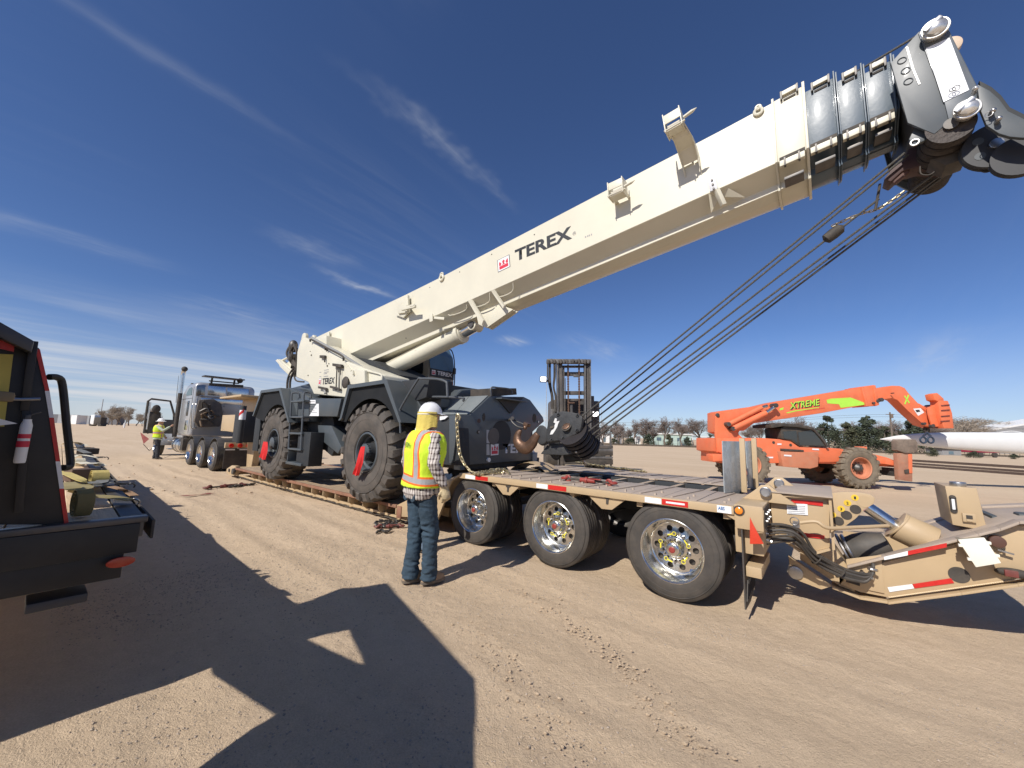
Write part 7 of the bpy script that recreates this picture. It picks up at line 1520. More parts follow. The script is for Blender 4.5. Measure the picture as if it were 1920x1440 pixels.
# load straps on the deck
def strap_roll(px, py, r, w_, m_, label, grp='webbing straps on the flatbed deck'):
    c = G(px, py, DK+r); b = B(); pts = []
    for k in range(40): a = k*0.5; rr2 = r*(0.35+0.65*k/39); pts.append(V((c.x, c.y, c.z))+V((math.cos(a)*rr2*0.8, 0.15*math.cos(a)*rr2, math.sin(a)*rr2)))
    d = V((0.12, 1, 0)).normalized()*w_
    for p, q in zip(pts, pts[1:]): b.face([p, q, q+d, p+d])
    bmesh.ops.remove_doubles(b.bm, verts=b.bm.verts, dist=0.0005); bmesh.ops.solidify(b.bm, geom=b.bm.faces[:], thickness=0.004)
    return solo(b, 'webbing_strap', m_, label, 'strap', (c.x, c.y, DK), grp)
def strap_flat(pts, w_, m_, label, loc, th=0.004, grp='webbing straps on the flatbed deck'):
    q = smooth_path(pts, 5); b = B(); L2 = []
    for i, p in enumerate(q):
        d = (q[min(i+1, len(q)-1)]-q[max(i-1, 0)]).normalized(); s_ = d.cross(V((0, 0, 1))).normalized()*w_/2; L2.append((p+s_, p-s_))
    for (a, c), (e, f) in zip(L2, L2[1:]): b.face([a, c, f, e])
    bmesh.ops.remove_doubles(b.bm, verts=b.bm.verts, dist=0.0005); bmesh.ops.solidify(b.bm, geom=b.bm.faces[:], thickness=th)
    return solo(b, 'webbing_strap', m_, label, 'strap', loc, grp)
Gd = lambda x, y, dz=0.01: G(x, y, DK+dz)
strap_flat([Gd(112, 882, 0.07), Gd(130, 890, 0.09), Gd(150, 899, 0.08), Gd(168, 908, 0.04), Gd(178, 912, 0.02)], 0.07, strapy, 'yellow webbing strap running from the striped headboard to the fat yellow roll', Gd(140, 888))
strap_roll(170, 896, 0.075, 0.10, strapy, 'fat pale yellow strap roll beside the brown block on the deck')
strap_roll(138, 942, 0.085, 0.07, mat('olive_webbing', (0.26, 0.21, 0.09), 0.85, var=0.2), 'olive strap roll nearest the striped headboard')
strap_flat([Gd(125, 905, 0.12), Gd(134, 915, 0.13), Gd(150, 925, 0.09), Gd(178, 930, 0.06), Gd(215, 933, 0.05), Gd(245, 938, 0.03)], 0.085, MATS['olive_webbing'], 'olive strap with printing leading to the nearest rub rail hook', Gd(150, 925))
strap_flat([Gd(150, 913, 0.03), Gd(175, 912, 0.05), Gd(205, 905, 0.06), Gd(240, 908, 0.03)], 0.08, strapg, 'dark grey strap stretched to the rail beyond the olive strap', Gd(180, 910))
strap_flat([Gd(136, 858, 0.03), Gd(150, 853, 0.06), Gd(172, 856, 0.05), Gd(185, 860, 0.02)], 0.05, strapw, 'cream strap with a dark knot halfway down the deck', Gd(150, 853))
strap_flat([Gd(125, 846, 0.05), Gd(145, 843, 0.10), Gd(165, 850, 0.07)], 0.09, strapg, 'grey strap bundle in the middle of the deck beyond the cream one', Gd(145, 843))
strap_roll(141, 866, 0.05, 0.08, strapw, 'cream strap roll behind the black grab rail')
strap_flat([Gd(120, 833, 0.05), Gd(135, 829, 0.12), Gd(150, 832, 0.06), Gd(160, 836, 0.03)], 0.12, strapw, 'cream strap heap farthest along the deck', Gd(135, 829))
random.seed(23)
for k, (x, y) in enumerate(((245, 938), (240, 908), (188, 881), (196, 858), (172, 840))):
    c = Gd(x, y, 0.02); b = B(); b.sweep(smooth_path([c, c+V((0.015, 0.02, 0.01)), c+V((0.01, 0.045, -0.01)), c+V((0.0, 0.04, -0.03))], 4), 0.006, 7); b.torus(c+V((0, -0.01, 0.01)), (0, 0, 1), 0.016, 0.004, 14, 5); b.obox(c+V((0.0, -0.05, 0.008)), (0.035, 0.07, 0.018))
    solo(b, 'ratchet_hook', dsteel if k else steel, ['steel hook clipped on the rub rail at the end of the olive strap', 'steel hook clipped on the rub rail at the end of the dark grey strap', 'steel hook on the rail beside the brown block', 'steel hook on the rail beside the cream strap', 'farthest small steel hook on the flatbed rail'][k], 'hook', c, 'strap hooks along the flatbed rail')
b = B(); b.obox(Gd(148, 890, 0.055), (0.16, 0.16, 0.11), Matrix.Rotation(0.3, 3, 'Z')); solo(b, 'wood_block', mat('brown_block', (0.12, 0.075, 0.05), 0.8), 'dark brown timber block on the flatbed deck behind the yellow strap roll', 'block', Gd(148, 897, 0.0), bevel=0.004)
b = B(); b.obox(Gd(165, 846, 0.06), (0.22, 0.22, 0.1), Matrix.Rotation(0.2, 3, 'Z')); solo(b, 'dark_block', blackm, 'black block on the flatbed deck between the cream straps', 'block', Gd(165, 846, 0.0), bevel=0.01)
strap_flat([Gd(140, 905, 0.03), Gd(160, 912, 0.05), Gd(150, 918, 0.09), Gd(130, 912, 0.06)], 0.09, MATS['olive_webbing'], 'crumpled olive strap loop between the two strap rolls', Gd(145, 912))
strap_flat([Gd(170, 903, 0.04), Gd(186, 906, 0.07), Gd(196, 899, 0.05), Gd(212, 902, 0.03)], 0.08, strapg, 'short dark strap crossing right of the yellow roll', Gd(190, 903))
strap_flat([Gd(150, 866, 0.04), Gd(166, 870, 0.08), Gd(180, 868, 0.05), Gd(190, 874, 0.02)], 0.10, strapw, 'cream strap fold beside the black block', Gd(170, 870))
strap_flat([Gd(205, 912, 0.03), Gd(222, 916, 0.06), Gd(238, 922, 0.03), Gd(252, 930, 0.02)], 0.05, mat('brown_webbing', (0.28, 0.17, 0.09), 0.85, var=0.2), 'narrow brown strap near the rail between olive and grey straps', Gd(225, 918))
# unseen pickup shape added beside the camera, cut to throw the foreground shadow
pk = thing('pickup_shadow_caster', 'unseen black pickup shape added at the left, its outline cut to throw the foreground shadow', 'pickup truck', (-2.4, -1.4, 0))
KS = SUN_DIR
def back(px, py, t):          # point at depth t whose shadow falls on the ground at pixel (px,py)
    g = G(px, py); k_ = (g.y-t)/KS.y; return V((g.x-KS.x*k_, t, -KS.z*k_))
tt0 = -0.35
outl_ = [back(x, y, tt0) for x, y in ((560, 1130), (640, 1102), (725, 1092), (742, 1112), (888, 1270), (888, 1440), (870, 1700), (250, 1510), (530, 1330), (410, 1255), (400, 1200))]
zr_ = [(p.x, p.z) for p in outl_]
prof_ = zr_
win = [back(x, y, tt0) for x, y in ((572, 1196), (660, 1174), (676, 1206), (700, 1254), (640, 1228))]
wz_ = [(p.x, p.z) for p in win]
# side panel cut to the shadow's outline, pierced for its lit gap: built as a fan around the opening
def side_with_hole(outer, hole, y0, y1, nm, m_, par):
    b = B()
    import mathutils
    pl = mathutils.geometry.tessellate_polygon([[V((x, z, 0)) for x, z in outer], [V((x, z, 0)) for x, z in hole]])
    allp = list(outer)+list(hole)
    for y in (y0, y1):
        vs = [b.bm.verts.new((x, y, z)) for x, z in allp]
        for t_ in pl:
            try: b.bm.faces.new([vs[i] for i in t_])
            except Exception: pass
    return b.build(nm, m_, par, split=False)
side_with_hole(prof_, wz_, tt0, tt0-0.05, 'shadow_cut_side', black, pk)
b = B()
for i in range(3): (xa, za), (xb, zb2) = zr_[i+1], zr_[i+2]; b.hexa([(xa, tt0-0.3, za-0.03), (xb, tt0-0.3, zb2-0.03), (xb, tt0, zb2-0.03), (xa, tt0, za-0.03), (xa, tt0-0.3, za-0.005), (xb, tt0-0.3, zb2-0.005), (xb, tt0, zb2-0.005), (xa, tt0, za-0.005)])
b.build('roof', black, pk, split=False)
b = B(); b.box(-1.2, 1.4, tt0-1.8, tt0-0.06, 0.45, 0.95); b.build('bonnet', black, pk, 0.05)
for x in (0.6, -1.6):
    for y in (tt0-0.15, tt0-1.7): b = B(); b.lathe([(0.22, -0.12), (0.38, -0.13), (0.41, -0.09), (0.41, 0.09), (0.38, 0.13), (0.22, 0.12)], (x, y, 0.40), (0, 1, 0), 36, True); b.build('wheel', rubber, pk, split=False)
# ============================================================ ORANGE TELEHANDLER (parallel to the picture, 14 m away)
TD = 13.9
wc = D(1620, 917, 1.0); g0 = G(1620, 917)
TZR = math.atan2(_R.y, _R.x)
th = thing('telehandler', 'dusty orange telehandler with lime lettering on its raised boom, holding the white blade', 'telehandler', (g0.x, g0.y, 0), TZR, None, True)
def P2(x, y, dy=0.0):         # pixel -> the machine's own frame, on the plane dy behind its near side
    dep = (g0.x*_F.x+g0.y*_F.y)+dy; p = D(x, y, dep)-V((g0.x, g0.y, 0)); return V((p.x*_R.x+p.y*_R.y, dy, p.z))
def PP(dy, *pts): return [(q.x, q.z) for q in (P2(x, y, dy) for x, y in pts)]
def Zt(zx, zy): return (1320+zx/3.2, 700+zy/3.2)
def ppoly(zpts, dy, dep, nm, m_, bev=0.02, par=None, **kw): b = B(); b.prism(PP(dy, *[Zt(*p) for p in zpts]), dy, dy+dep); return b.build(nm, m_, par or th, bev, **kw)
# boom
ppoly(((68, 235), (90, 228), (330, 195), (425, 172), (945, 85), (1020, 70), (1030, 118), (1048, 190), (985, 198), (965, 190), (700, 240), (300, 300), (240, 345), (215, 345), (190, 388), (70, 352)), 0.35, 0.6, 'main_boom', orange)
ppoly(((68, 235), (100, 232), (170, 330), (230, 385), (225, 395), (110, 480), (78, 475), (68, 350)), 0.28, 0.10, 'rear_upright', orange)
ppoly(((68, 235), (100, 232), (170, 330), (230, 385), (225, 395), (110, 480), (78, 475), (68, 350)), 0.95, 0.08, 'rear_upright', orange)
ppoly(((945, 82), (960, 82), (990, 195), (975, 198)), 0.28, 0.74, 'boom_collar', orange, 0.01)
ppoly(((1015, 70), (1030, 72), (1052, 190), (1035, 196)), 0.28, 0.74, 'boom_collar', orange, 0.01)
ppoly(((960, 78), (1015, 72), (1035, 192), (985, 200)), 0.31, 0.68, 'boom_end_box', orange, 0.01)
ppoly(((1030, 92), (1070, 84), (1130, 74), (1175, 75), (1205, 88), (1225, 115), (1290, 185), (1335, 215), (1365, 240), (1345, 262), (1385, 330), (1320, 310), (1225, 225), (1160, 160), (1130, 148), (1045, 160)), 0.42, 0.40, 'gooseneck', orange)
ppoly(((1290, 180), (1345, 212), (1350, 240), (1300, 205)), 0.40, 0.1, 'tilt_cylinder', orange, 0.01)
ppoly(((1350, 215), (1395, 185), (1410, 190), (1440, 330), (1385, 330), (1365, 262)), 0.30, 0.4, 'head_frame', maroon, 0.02)
ppoly(((1345, 205), (1392, 190), (1395, 250), (1415, 320), (1370, 320), (1350, 250)), 0.25, 0.06, 'head_plate', orange, 0.01)
ppoly(((1405, 160), (1465, 165), (1490, 240), (1500, 330), (1440, 330), (1415, 240)), 0.10, 0.30, 'quick_attach_face', orange, 0.02)
ppoly(((1375, 125), (1400, 117), (1440, 152), (1440, 165), (1405, 168), (1385, 160)), 0.10, 0.30, 'attach_top_bar', orange, 0.02)
for y in (190, 220, 255, 285): ppoly(((1425, y), (1475, y-4), (1475, y+3), (1425, y+6)), 0.08, 0.04, 'attach_slot', maroon, 0)
for (x, y, r) in ((83, 250, 0.07), (1048, 165, 0.06), (1070, 158, 0.07), (1328, 302, 0.05), (1378, 315, 0.07), (1465, 212, 0.07), (1023, 178, 0.04), (1140, 118, 0.02)):
    c = P2(*Zt(x, y), 0.24); b = B(); b.cyl(c, c+V((0, 0.12, 0)), r, n=14); b.build('pivot_pin', dsteel, th, 0.01)
# lift cylinders
for (xa, ya, xb, yb, r, m_, nm) in ((150, 305, 345, 205, 0.085, orange, 'lift_cylinder'), (175, 332, 370, 238, 0.105, orange, 'lift_cylinder'), (345, 205, 380, 195, 0.05, steel, 'cylinder_rod'), (370, 238, 432, 195, 0.06, chrome, 'cylinder_rod')):
    b = B(); b.cyl(P2(*Zt(xa, ya), 0.18), P2(*Zt(xb, yb), 0.18), r, n=18); b.build(nm, m_, th)
for (xa, ya) in ((150, 305), (178, 332), (435, 192)): c = P2(*Zt(xa, ya), 0.08); b = B(); b.cyl(c, c+V((0, 0.3, 0)), 0.08, n=14); b.build('cylinder_eye', dsteel, th)
# print on the boom
plate_ = lambda pts, m_, nm, dy=0.345: (lambda b: (b.face([V((x, dy, z)) for x, z in PP(dy, *[Zt(*p) for p in pts])]), b.build(nm, m_, th, split=False)))(B())
plate_(((735, 160), (760, 152), (880, 145), (960, 175), (970, 188), (820, 207), (810, 185), (740, 180)), lime, 'lime_swoosh')
plate_(((455, 210), (478, 204), (475, 218), (452, 223)), lime, 'lime_dash')
for lt, mt, dd_, oo in (('XTREME', blackprint, 0.343, 4), ('XTREME', lime, 0.339, 0)):
    p, q = P2(*Zt(515+oo, 214+oo), dd_), P2(*Zt(700+oo, 190+oo), dd_); text(lt, p, q, mt, th, 'lettering', 0.235 if mt is lime else 0.25, bold=0.012 if mt is lime else 0.035, shear=0.3)
plate_(((492, 236), (540, 224), (690, 202), (690, 206), (545, 229), (500, 240)), lime, 'underline')
p, q = P2(*Zt(605, 228), 0.345), P2(*Zt(725, 211), 0.345); text('MANUFACTURING', p, q, redprint, th, 'lettering', 0.035)
for sgn, a_, c_ in ((1, (1203, 135), (1232, 178)), (-1, (1228, 130), (1205, 185))):
    b = B(); b.bar(P2(*Zt(*a_), 0.415), P2(*Zt(*c_), 0.415), 0.01, 0.045); b.build('x_mark', lime, th)
plate_(((1255, 212), (1300, 208), (1322, 235), (1285, 255)), whitetape, 'warning_label', 0.415)
plate_(((1268, 220), (1292, 218), (1298, 230), (1276, 234)), blackprint, 'label_print', 0.412)
# chassis
ppoly(((78, 390), (350, 388), (520, 400), (570, 435), (820, 452), (905, 478), (960, 470), (1100, 505), (1165, 530), (1165, 565), (1080, 560), (1050, 545), (690, 542), (690, 480), (470, 470), (470, 540), (110, 540), (110, 480), (80, 470)), 0.25, 1.6, 'chassis', orange, 0.03)
ppoly(((110, 395), (350, 390), (520, 402), (565, 440), (820, 455), (820, 530), (350, 540), (110, 530)), 0.20, 0.1, 'side_cover', orange, 0.01)
ppoly(((458, 468), (690, 472), (685, 560), (640, 572), (530, 565), (475, 560)), 0.02, 0.4, 'tool_box', mat('orange_dusty', (0.55, 0.17, 0.08), 0.7, dust=0.5, dcol=(0.45, 0.30, 0.20)), 0.02)
for (x, y) in ((418, 415), (520, 430)): c = P2(*Zt(x, y), 0.19); b = B(); b.cyl(c, c+V((0, 0.02, 0)), 0.05, n=14); b.build('cover_hole', blackm, th)
for (x0, y0, x1, y1) in ((440, 425, 465, 425), (380, 505, 415, 505), (650, 455, 690, 457), (480, 492, 525, 495)):
    b = B(); b.bar(P2(*Zt(x0, y0), 0.01 if x0 == 480 else 0.19), P2(*Zt(x1, y1), 0.01 if x0 == 480 else 0.19), 0.004, 0.055); b.build('white_label', whitetape, th)
ppoly(((52, 485), (115, 485), (118, 528), (55, 530)), 0.0, 0.5, 'rear_ballast', orange, 0.05)
ppoly(((480, 452), (600, 460), (600, 470), (480, 466)), 0.0, 0.3, 'box_top_strip', blackm, 0.01)  # black strip along the top of the tool box
# cab
ppoly(((460, 330), (500, 312), (640, 325), (690, 372), (740, 440), (570, 435), (520, 402), (465, 392)), 0.15, 0.9, 'cab', blackm, 0.02)
ppoly(((565, 355), (650, 340), (685, 380), (722, 435), (575, 430)), 0.14, 0.02, 'cab_window', mat('cab_glass', (0.035, 0.04, 0.042), 0.06, spec=0.9), 0.0)
ppoly(((475, 350), (555, 345), (560, 420), (530, 398), (480, 390)), 0.14, 0.02, 'cab_window', MATS['cab_glass'], 0.0)
b = B(); b.sweep(smooth_path([P2(*Zt(x, y), 0.12) for x, y in ((575, 322), (650, 335), (690, 372), (722, 410), (740, 442))], 4), 0.045, 8); b.build('cab_frame', dsteel, th)
ppoly(((402, 308), (470, 298), (560, 305), (660, 325), (660, 340), (560, 322), (470, 318), (405, 328)), 0.05, 1.1, 'cab_roof', blackm, 0.02)
b = B(); b.obox(P2(*Zt(700, 335), 0.0), (0.2, 0.05, 0.08)); b.build('mirror', blackm, th, 0.01)
ppoly(((945, 440), (978, 440), (980, 472), (947, 472)), 0.3, 0.3, 'filler_post', orange, 0.01)
# front levelling frame with muddy block
ppoly(((1095, 510), (1160, 530), (1180, 560), (1090, 545)), 0.0, 0.9, 'front_arm', orange, 0.02)
ppoly(((1110, 568), (1165, 570), (1165, 620), (1120, 615)), 0.2, 0.6, 'front_link', dsteel, 0.02)
mud = mat('dried_mud', (0.20, 0.155, 0.12), 0.95, var=0.3, scale=6, bump=0.5, bscale=14)
ppoly(((1160, 480), (1215, 475), (1250, 480), (1252, 650), (1170, 640)), -0.2, 0.16, 'fork_frame', mat('orange_muddy', (0.42, 0.16, 0.09), 0.85, var=0.3, dust=0.8, dcol=(0.28, 0.21, 0.15), bump=0.3, bscale=12), 0.02)
ppoly(((1230, 485), (1250, 485), (1252, 600), (1232, 600)), -0.22, 0.04, 'frame_edge', orange, 0.01)
ppoly(((1158, 405), (1165, 396), (1270, 396), (1285, 420), (1285, 470), (1240, 478), (1210, 480), (1160, 462)), -0.25, 0.22, 'muddy_block', mud, 0.03)
ppoly(((1205, 580), (1230, 575), (1232, 600), (1208, 602)), -0.23, 0.04, 'frame_slot', blackm, 0)
# wheels
TWr = 0.74
tt_m = earth_tyre(TWr, 0.46, 0.36, 20, 'tyre', rubbertan, 0.05, 0.5)
b = B(); b.lathe([(0.37, -0.17), (0.385, -0.21), (0.37, -0.22), (0.345, -0.20), (0.335, -0.10), (0.31, -0.05), (0.24, -0.03), (0.001, -0.02)], n=48); rim_o = b.mesh('rim', MATS['orange_dusty'], ang=35)
b = B(); b.lathe([(0.155, 0.0), (0.15, -0.10), (0.10, -0.16), (0.06, -0.19), (0.001, -0.19)], n=28); hub_o = b.mesh('hub', dsteel, ang=35)
b = B()
for k in range(10): q = R(36*k); b.cyl((0.19*math.cos(q), -0.02, 0.19*math.sin(q)), (0.19*math.cos(q), -0.07, 0.19*math.sin(q)), 0.018, n=6)
nut_o = b.mesh('wheel_nut_ring', dsteel)
for (x, y, z) in ((0.0, 0.23, 0.72), (-3.95, 0.23, 0.72), (0.0, 1.95, 0.72), (-3.4, 1.95, 0.72)):
    wo = link('wheel', tt_m, th, (x, y, z), (0, 0, 0 if y < 1 else math.pi)); link('rim', rim_o, wo); link('hub', hub_o, wo); link('wheel_nut_ring', nut_o, wo, kind='stuff')
b = B(); b.cyl((0, 0.4, 0.72), (0, 1.8, 0.72), 0.13, n=16); b.cyl((-4, 0.4, 0.72), (-4, 1.8, 0.72), 0.13, n=16); b.build('axle', blackm, th)
# shackles and sling holding the blade
sg = thing('lifting_shackles', 'blue-black shackle set slung from the orange boom onto the white blade', 'shackles', D(1738, 820, TD+0.5), TZR, None, False)
b = B(); b.sweep([D(1738, 800, TD+0.6), D(1738, 815, TD+0.6)], 0.05, 8); b.torus(D(1737, 806, TD+0.6), (_F.x, _F.y, 0), 0.09, 0.035, 18, 6); b.build('chain_hook', blackm, sg, split=False)
for x in (1731, 1745):
    b = B(); b.torus(D(x, 825, TD+0.2), (_F.x, _F.y, 0), 0.11, 0.03, 22, 7); b.build('shackle', mat('blue_black_steel', (0.03, 0.05, 0.08), 0.45), sg)
b = B(); b.bar(D(1731, 818, TD+0.25), D(1738, 811, TD+0.4), 0.05, 0.05); b.bar(D(1745, 818, TD+0.25), D(1738, 811, TD+0.4), 0.05, 0.05); b.build('shackle_pin', MATS['blue_black_steel'], sg, split=False)
# wind turbine blade, tip at the left, root far out to the right
bl = thing('turbine_blade', 'long white wind turbine blade hanging behind the orange telehandler, tapering to a tip', 'turbine blade', D(1650, 823, TD+1), TZR)
rings_ = []; n_ = 24
for (x, yt, yb, dep) in ((1650, 823, 824, 15.2), (1662, 820.5, 826, 15.2), (1680, 817, 829.5, 15.2), (1700, 814.5, 832.5, 15.2), (1725, 812.5, 836, 15.2), (1780, 810.5, 842, 15.15), (1850, 810.5, 847, 15.1), (1920, 811, 852, 15.0), (2100, 812, 864, 14.9), (2500, 814, 885, 14.6), (3200, 815, 925, 14.2)):
    tp, bt = D(x, yt, dep), D(x, yb, dep); c = (tp+bt)/2; h = (tp.z-bt.z)/2
    rings_.append([c+V((0, 0, 1))*h*math.sin(a)+V((_F.x, _F.y, 0))*h*0.55*math.cos(a) for a in [2*math.pi*k/n_ for k in range(n_)]])
b = B(); b.rings(rings_); b.build('blade_shell', offwhite, bl, split=False, ang=60)
b = B(); b.sweep(smooth_path([D(x, y, 15.0) for x, y in ((1868, 812), (1895, 808.5), (1915, 811))], 4), 0.02, 6); b.build('lift_strap', offwhite, bl)

# ============================================================ BIG BLACK FORKLIFT BEHIND THE CRANE
FD = 16.0
fl = thing('mast_forklift', 'heavy black forklift with tall chain mast and work lights, standing behind the hook block', 'forklift', (D(1068, 800, FD).x, D(1068, 800, FD).y, 0), TZR)
fx = V((_R.x, _R.y, 0)); fy = V((_F.x, _F.y, 0))
def Zf(zx, zy): return (820+zx/5.0526, 640+zy/5.0526)
fm = mat('mast_black', (0.05, 0.049, 0.05), 0.55, var=0.3, dust=0.25)
fmw = mat('mast_worn', (0.15, 0.142, 0.135), 0.5, 0.3, var=0.4, scale=5)
def fbar(p, q, w_, h_, nm, m_, dep=FD, par=fl, bev=0.005):
    a, c = D(*Zf(*p), dep), D(*Zf(*q), dep); b = B(); d = (c-a).normalized(); s_ = d.cross(fy).normalized()*w_/2; t_ = fy*h_/2
    b.hexa([a-s_-t_, a+s_-t_, c+s_-t_, c-s_-t_, a-s_+t_, a+s_+t_, c+s_+t_, c-s_+t_]); return b.build(nm, m_, par, bev, split=False)
fbar((1165, 200), (1175, 1300), 0.14, 0.30, 'mast_channel', fm); fbar((1135, 200), (1145, 1300), 0.05, 0.32, 'mast_edge', fmw, FD-0.05)
fbar((1420, 200), (1430, 1300), 0.13, 0.30, 'mast_channel', fm); fbar((1442, 200), (1452, 1300), 0.05, 0.32, 'mast_edge', fmw, FD-0.05); fbar((1395, 210), (1402, 1300), 0.05, 0.3, 'mast_edge', fmw, FD-0.06)
fbar((1195, 235), (1200, 1300), 0.05, 0.3, 'mast_edge', fm, FD+0.05)
fbar((1035, 190), (1450, 195), 0.16, 0.35, 'mast_head', fmw, FD-0.05, bev=0.02)
random.seed(6)
for k in range(14): x0 = 1040+k*29; fbar((x0, 188+random.uniform(-4, 8)), (x0+22, 188+random.uniform(-4, 8)), 0.15+random.uniform(-0.03, 0.05), 0.10, 'head_block', fmw if k % 2 else fm, FD-0.25, bev=0.01)
for y, h in ((240, 0.09), (310, 0.16), (490, 0.16), (555, 0.10), (700, 0.12)): fbar((1185, y), (1400, y), h, 0.12, 'cross_beam', fm, FD+0.1)
fbar((1290, 328), (1345, 330), 0.09, 0.1, 'beam_plate', fmw, FD)
chm = mat('mast_chain_brown', (0.13, 0.075, 0.05), 0.7, 0.3, var=0.4, scale=30)
for x0, x1 in ((1238, 1243), (1342, 1346)):
    b = B()
    for k in range(56):
        f0 = k/56; a = D(*Zf(x0+(x1-x0)*f0, 225+(900-225)*f0), FD-0.02); b.obox(a, (0.075 if k % 2 else 0.05, 0.05, 0.055), Matrix.Rotation(TZR, 3, 'Z'))
    b.build('lift_chain', chm, fl, kind='stuff')
fbar((1270, 590), (1272, 900), 0.10, 0.10, 'mast_cylinder', dsteel, FD, bev=0.02); fbar((1240, 583), (1300, 583), 0.06, 0.12, 'cylinder_head', chm, FD-0.05)
fbar((1212, 350), (1215, 700), 0.03, 0.03, 'hose', blackm, FD-0.1)
for o in (0, 14, 26, 60, 72):
    b = B(); b.sweep(smooth_path([D(*Zf(x+o*(0.6 if y > 400 else 1.0), y), FD-0.1-o*0.002) for x, y in ((1045, 205), (1045, 330), (1062, 430), (1080, 520), (1082, 640))], 5), 0.028, 7); b.build('hose', blackm, fl)
for x, y in ((1003, 360), (1495, 690)):
    c = D(*Zf(x, y), FD-0.4); b = B(); M3 = Matrix.Rotation(TZR, 3, 'Z'); b.obox(c, (0.27, 0.16, 0.24), M3); lh = b.build('work_light', fmw, fl, 0.02)
    b = B(); b.obox(c-fy*0.085, (0.21, 0.012, 0.18), M3); b.build('lamp_face', mat('lit_lamp', (0.9, 0.92, 0.95), 0.3, emit=(1.0, 1.0, 0.98), es=2.5), lh)
b = B(); b.obox(D(*Zf(1045, 375), FD-0.3), (0.2, 0.08, 0.08), Matrix.Rotation(TZR, 3, 'Z')); b.build('light_bracket', fm, fl)
b = B(); c = D(*Zf(1280, 800), FD+1.4); b.obox(V((c.x, c.y, 1.9)), (2.1, 1.6, 2.4), Matrix.Rotation(TZR, 3, 'Z')); b.build('cab', fm, fl, 0.08)
b = B(); c = D(*Zf(1280, 800), FD+2.6); b.obox(V((c.x, c.y, 1.3)), (2.2, 2.4, 1.5), Matrix.Rotation(TZR, 3, 'Z')); b.build('counterweight', fm, fl, 0.15)
fbar((1095, 620), (1100, 1000), 0.18, 0.3, 'side_frame', fmw, FD+0.3, bev=0.02); fbar((1465, 520), (1475, 1000), 0.12, 0.3, 'side_frame', fm, FD+0.2, bev=0.02)
for y in (630, 690, 750, 810, 870): fbar((1490, y), (1525, y+2), 0.04, 0.2, 'ladder_rung', fm, FD+0.3)
fbar((1492, 590), (1500, 960), 0.04, 0.04, 'ladder_rail', fm, FD+0.3); fbar((1525, 600), (1530, 960), 0.04, 0.04, 'ladder_rail', fm, FD+0.3)
fbar((1640, 870), (1645, 1180), 0.06, 0.06, 'carriage_post', fmw, FD-1.0)
for y, h, m_ in ((1000, 0.12, fm), (1030, 0.10, fmw), (1060, 0.18, blackm), (1100, 0.08, fmw), (1140, 0.2, blackm)): fbar((1200, y), (1655, y), h, 0.3, 'carriage_bar', m_, FD-1.0, bev=0.01)
for sx in (-0.95, 0.95):
    c = D(*Zf(1290, 800), FD+0.6); c = V((c.x, c.y, 0))+fx*sx; b = B(); b.lathe([(0.3, -0.25), (0.62, -0.27), (0.68, -0.2), (0.68, 0.2), (0.62, 0.27), (0.3, 0.25)], c+V((0, 0, 0.68)), fx, 40, True); b.build('wheel', rubber, fl, split=False)
    b = B(); b.box(0, 0, 0, 0, 0, 0) if False else b.bar(c*1.0+fx*(-sx*0.35)-fy*0.9+V((0, 0, 0.25)), c+fx*(-sx*0.35)-fy*3.0+V((0, 0, 0.22)), 0.2, 0.07); b.build('fork', dsteel, fl, 0.01)
# ============================================================ THE FAR SIDE OF THE LOT
def gz(x, y, depth): p = D(x, y, depth); return V((p.x, p.y, 0))
fx = V((_R.x, _R.y, 0)); fy = V((_F.x, _F.y, 0)); M3 = Matrix.Rotation(TZR, 3, 'Z')
bark = mat('grey_brown_bark', (0.17, 0.135, 0.11), 0.95, var=0.25, scale=5)
twig = mat('bare_twigs', (0.22, 0.175, 0.15), 0.95, var=0.25, scale=0.5)
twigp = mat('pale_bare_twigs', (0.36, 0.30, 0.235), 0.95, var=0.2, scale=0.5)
needle = mat('dark_conifer_needles', (0.050, 0.062, 0.036), 0.9, var=0.5, scale=0.7)
needle2 = mat('olive_conifer_needles', (0.085, 0.090, 0.050), 0.9, var=0.4, scale=0.7)
def bare_tree(seed, h=7.0, spread=0.55, twigm=twig):
    rnd = random.Random(seed); bt = B(); bc = B(); segs = []
    def grow(p, d, L, r, lvl):
        n_ = 4 if lvl < 2 else 3; pts = [p]; dd = d.copy()
        for i in range(n_):
            dd = (dd+V((rnd.gauss(0, .16), rnd.gauss(0, .16), rnd.gauss(0.02, .10)))).normalized(); pts.append(pts[-1]+dd*L/n_)
        rad = [r*(1-0.45*i/n_) for i in range(n_+1)]
        (bt if lvl < 2 else bc).sweep(pts, [max(q, 0.011) for q in rad], 6 if lvl < 2 else 3)
        if lvl >= 5: return
        nb = (6, 5, 5, 4, 3)[lvl]
        for k in range(nb):
            f = 0.35+0.65*(k+1)/nb; i = min(n_-1, int(f*n_)); q = pts[i].lerp(pts[i+1], f*n_-i) if f < 1 else pts[-1]
            a = rnd.uniform(0, 6.28); up = V((math.cos(a)*spread, math.sin(a)*spread, 0)); nd = (dd*0.75+up*(1.0+0.25*lvl)*rnd.uniform(.6, 1.1)+V((0, 0, 0.20))).normalized()
            grow(q, nd, L*rnd.uniform(0.55, 0.76), rad[i]*0.6, lvl+1)
    grow(V((0, 0, -0.1)), V((0, 0, 1)), h*0.30, h*0.026, 0)
    a_, b_ = bt.mesh('trunk', bark), bc.mesh('crown', twigm); return a_, b_, max(v.co.z for v in b_.vertices), max(abs(v.co.x) for v in b_.vertices)
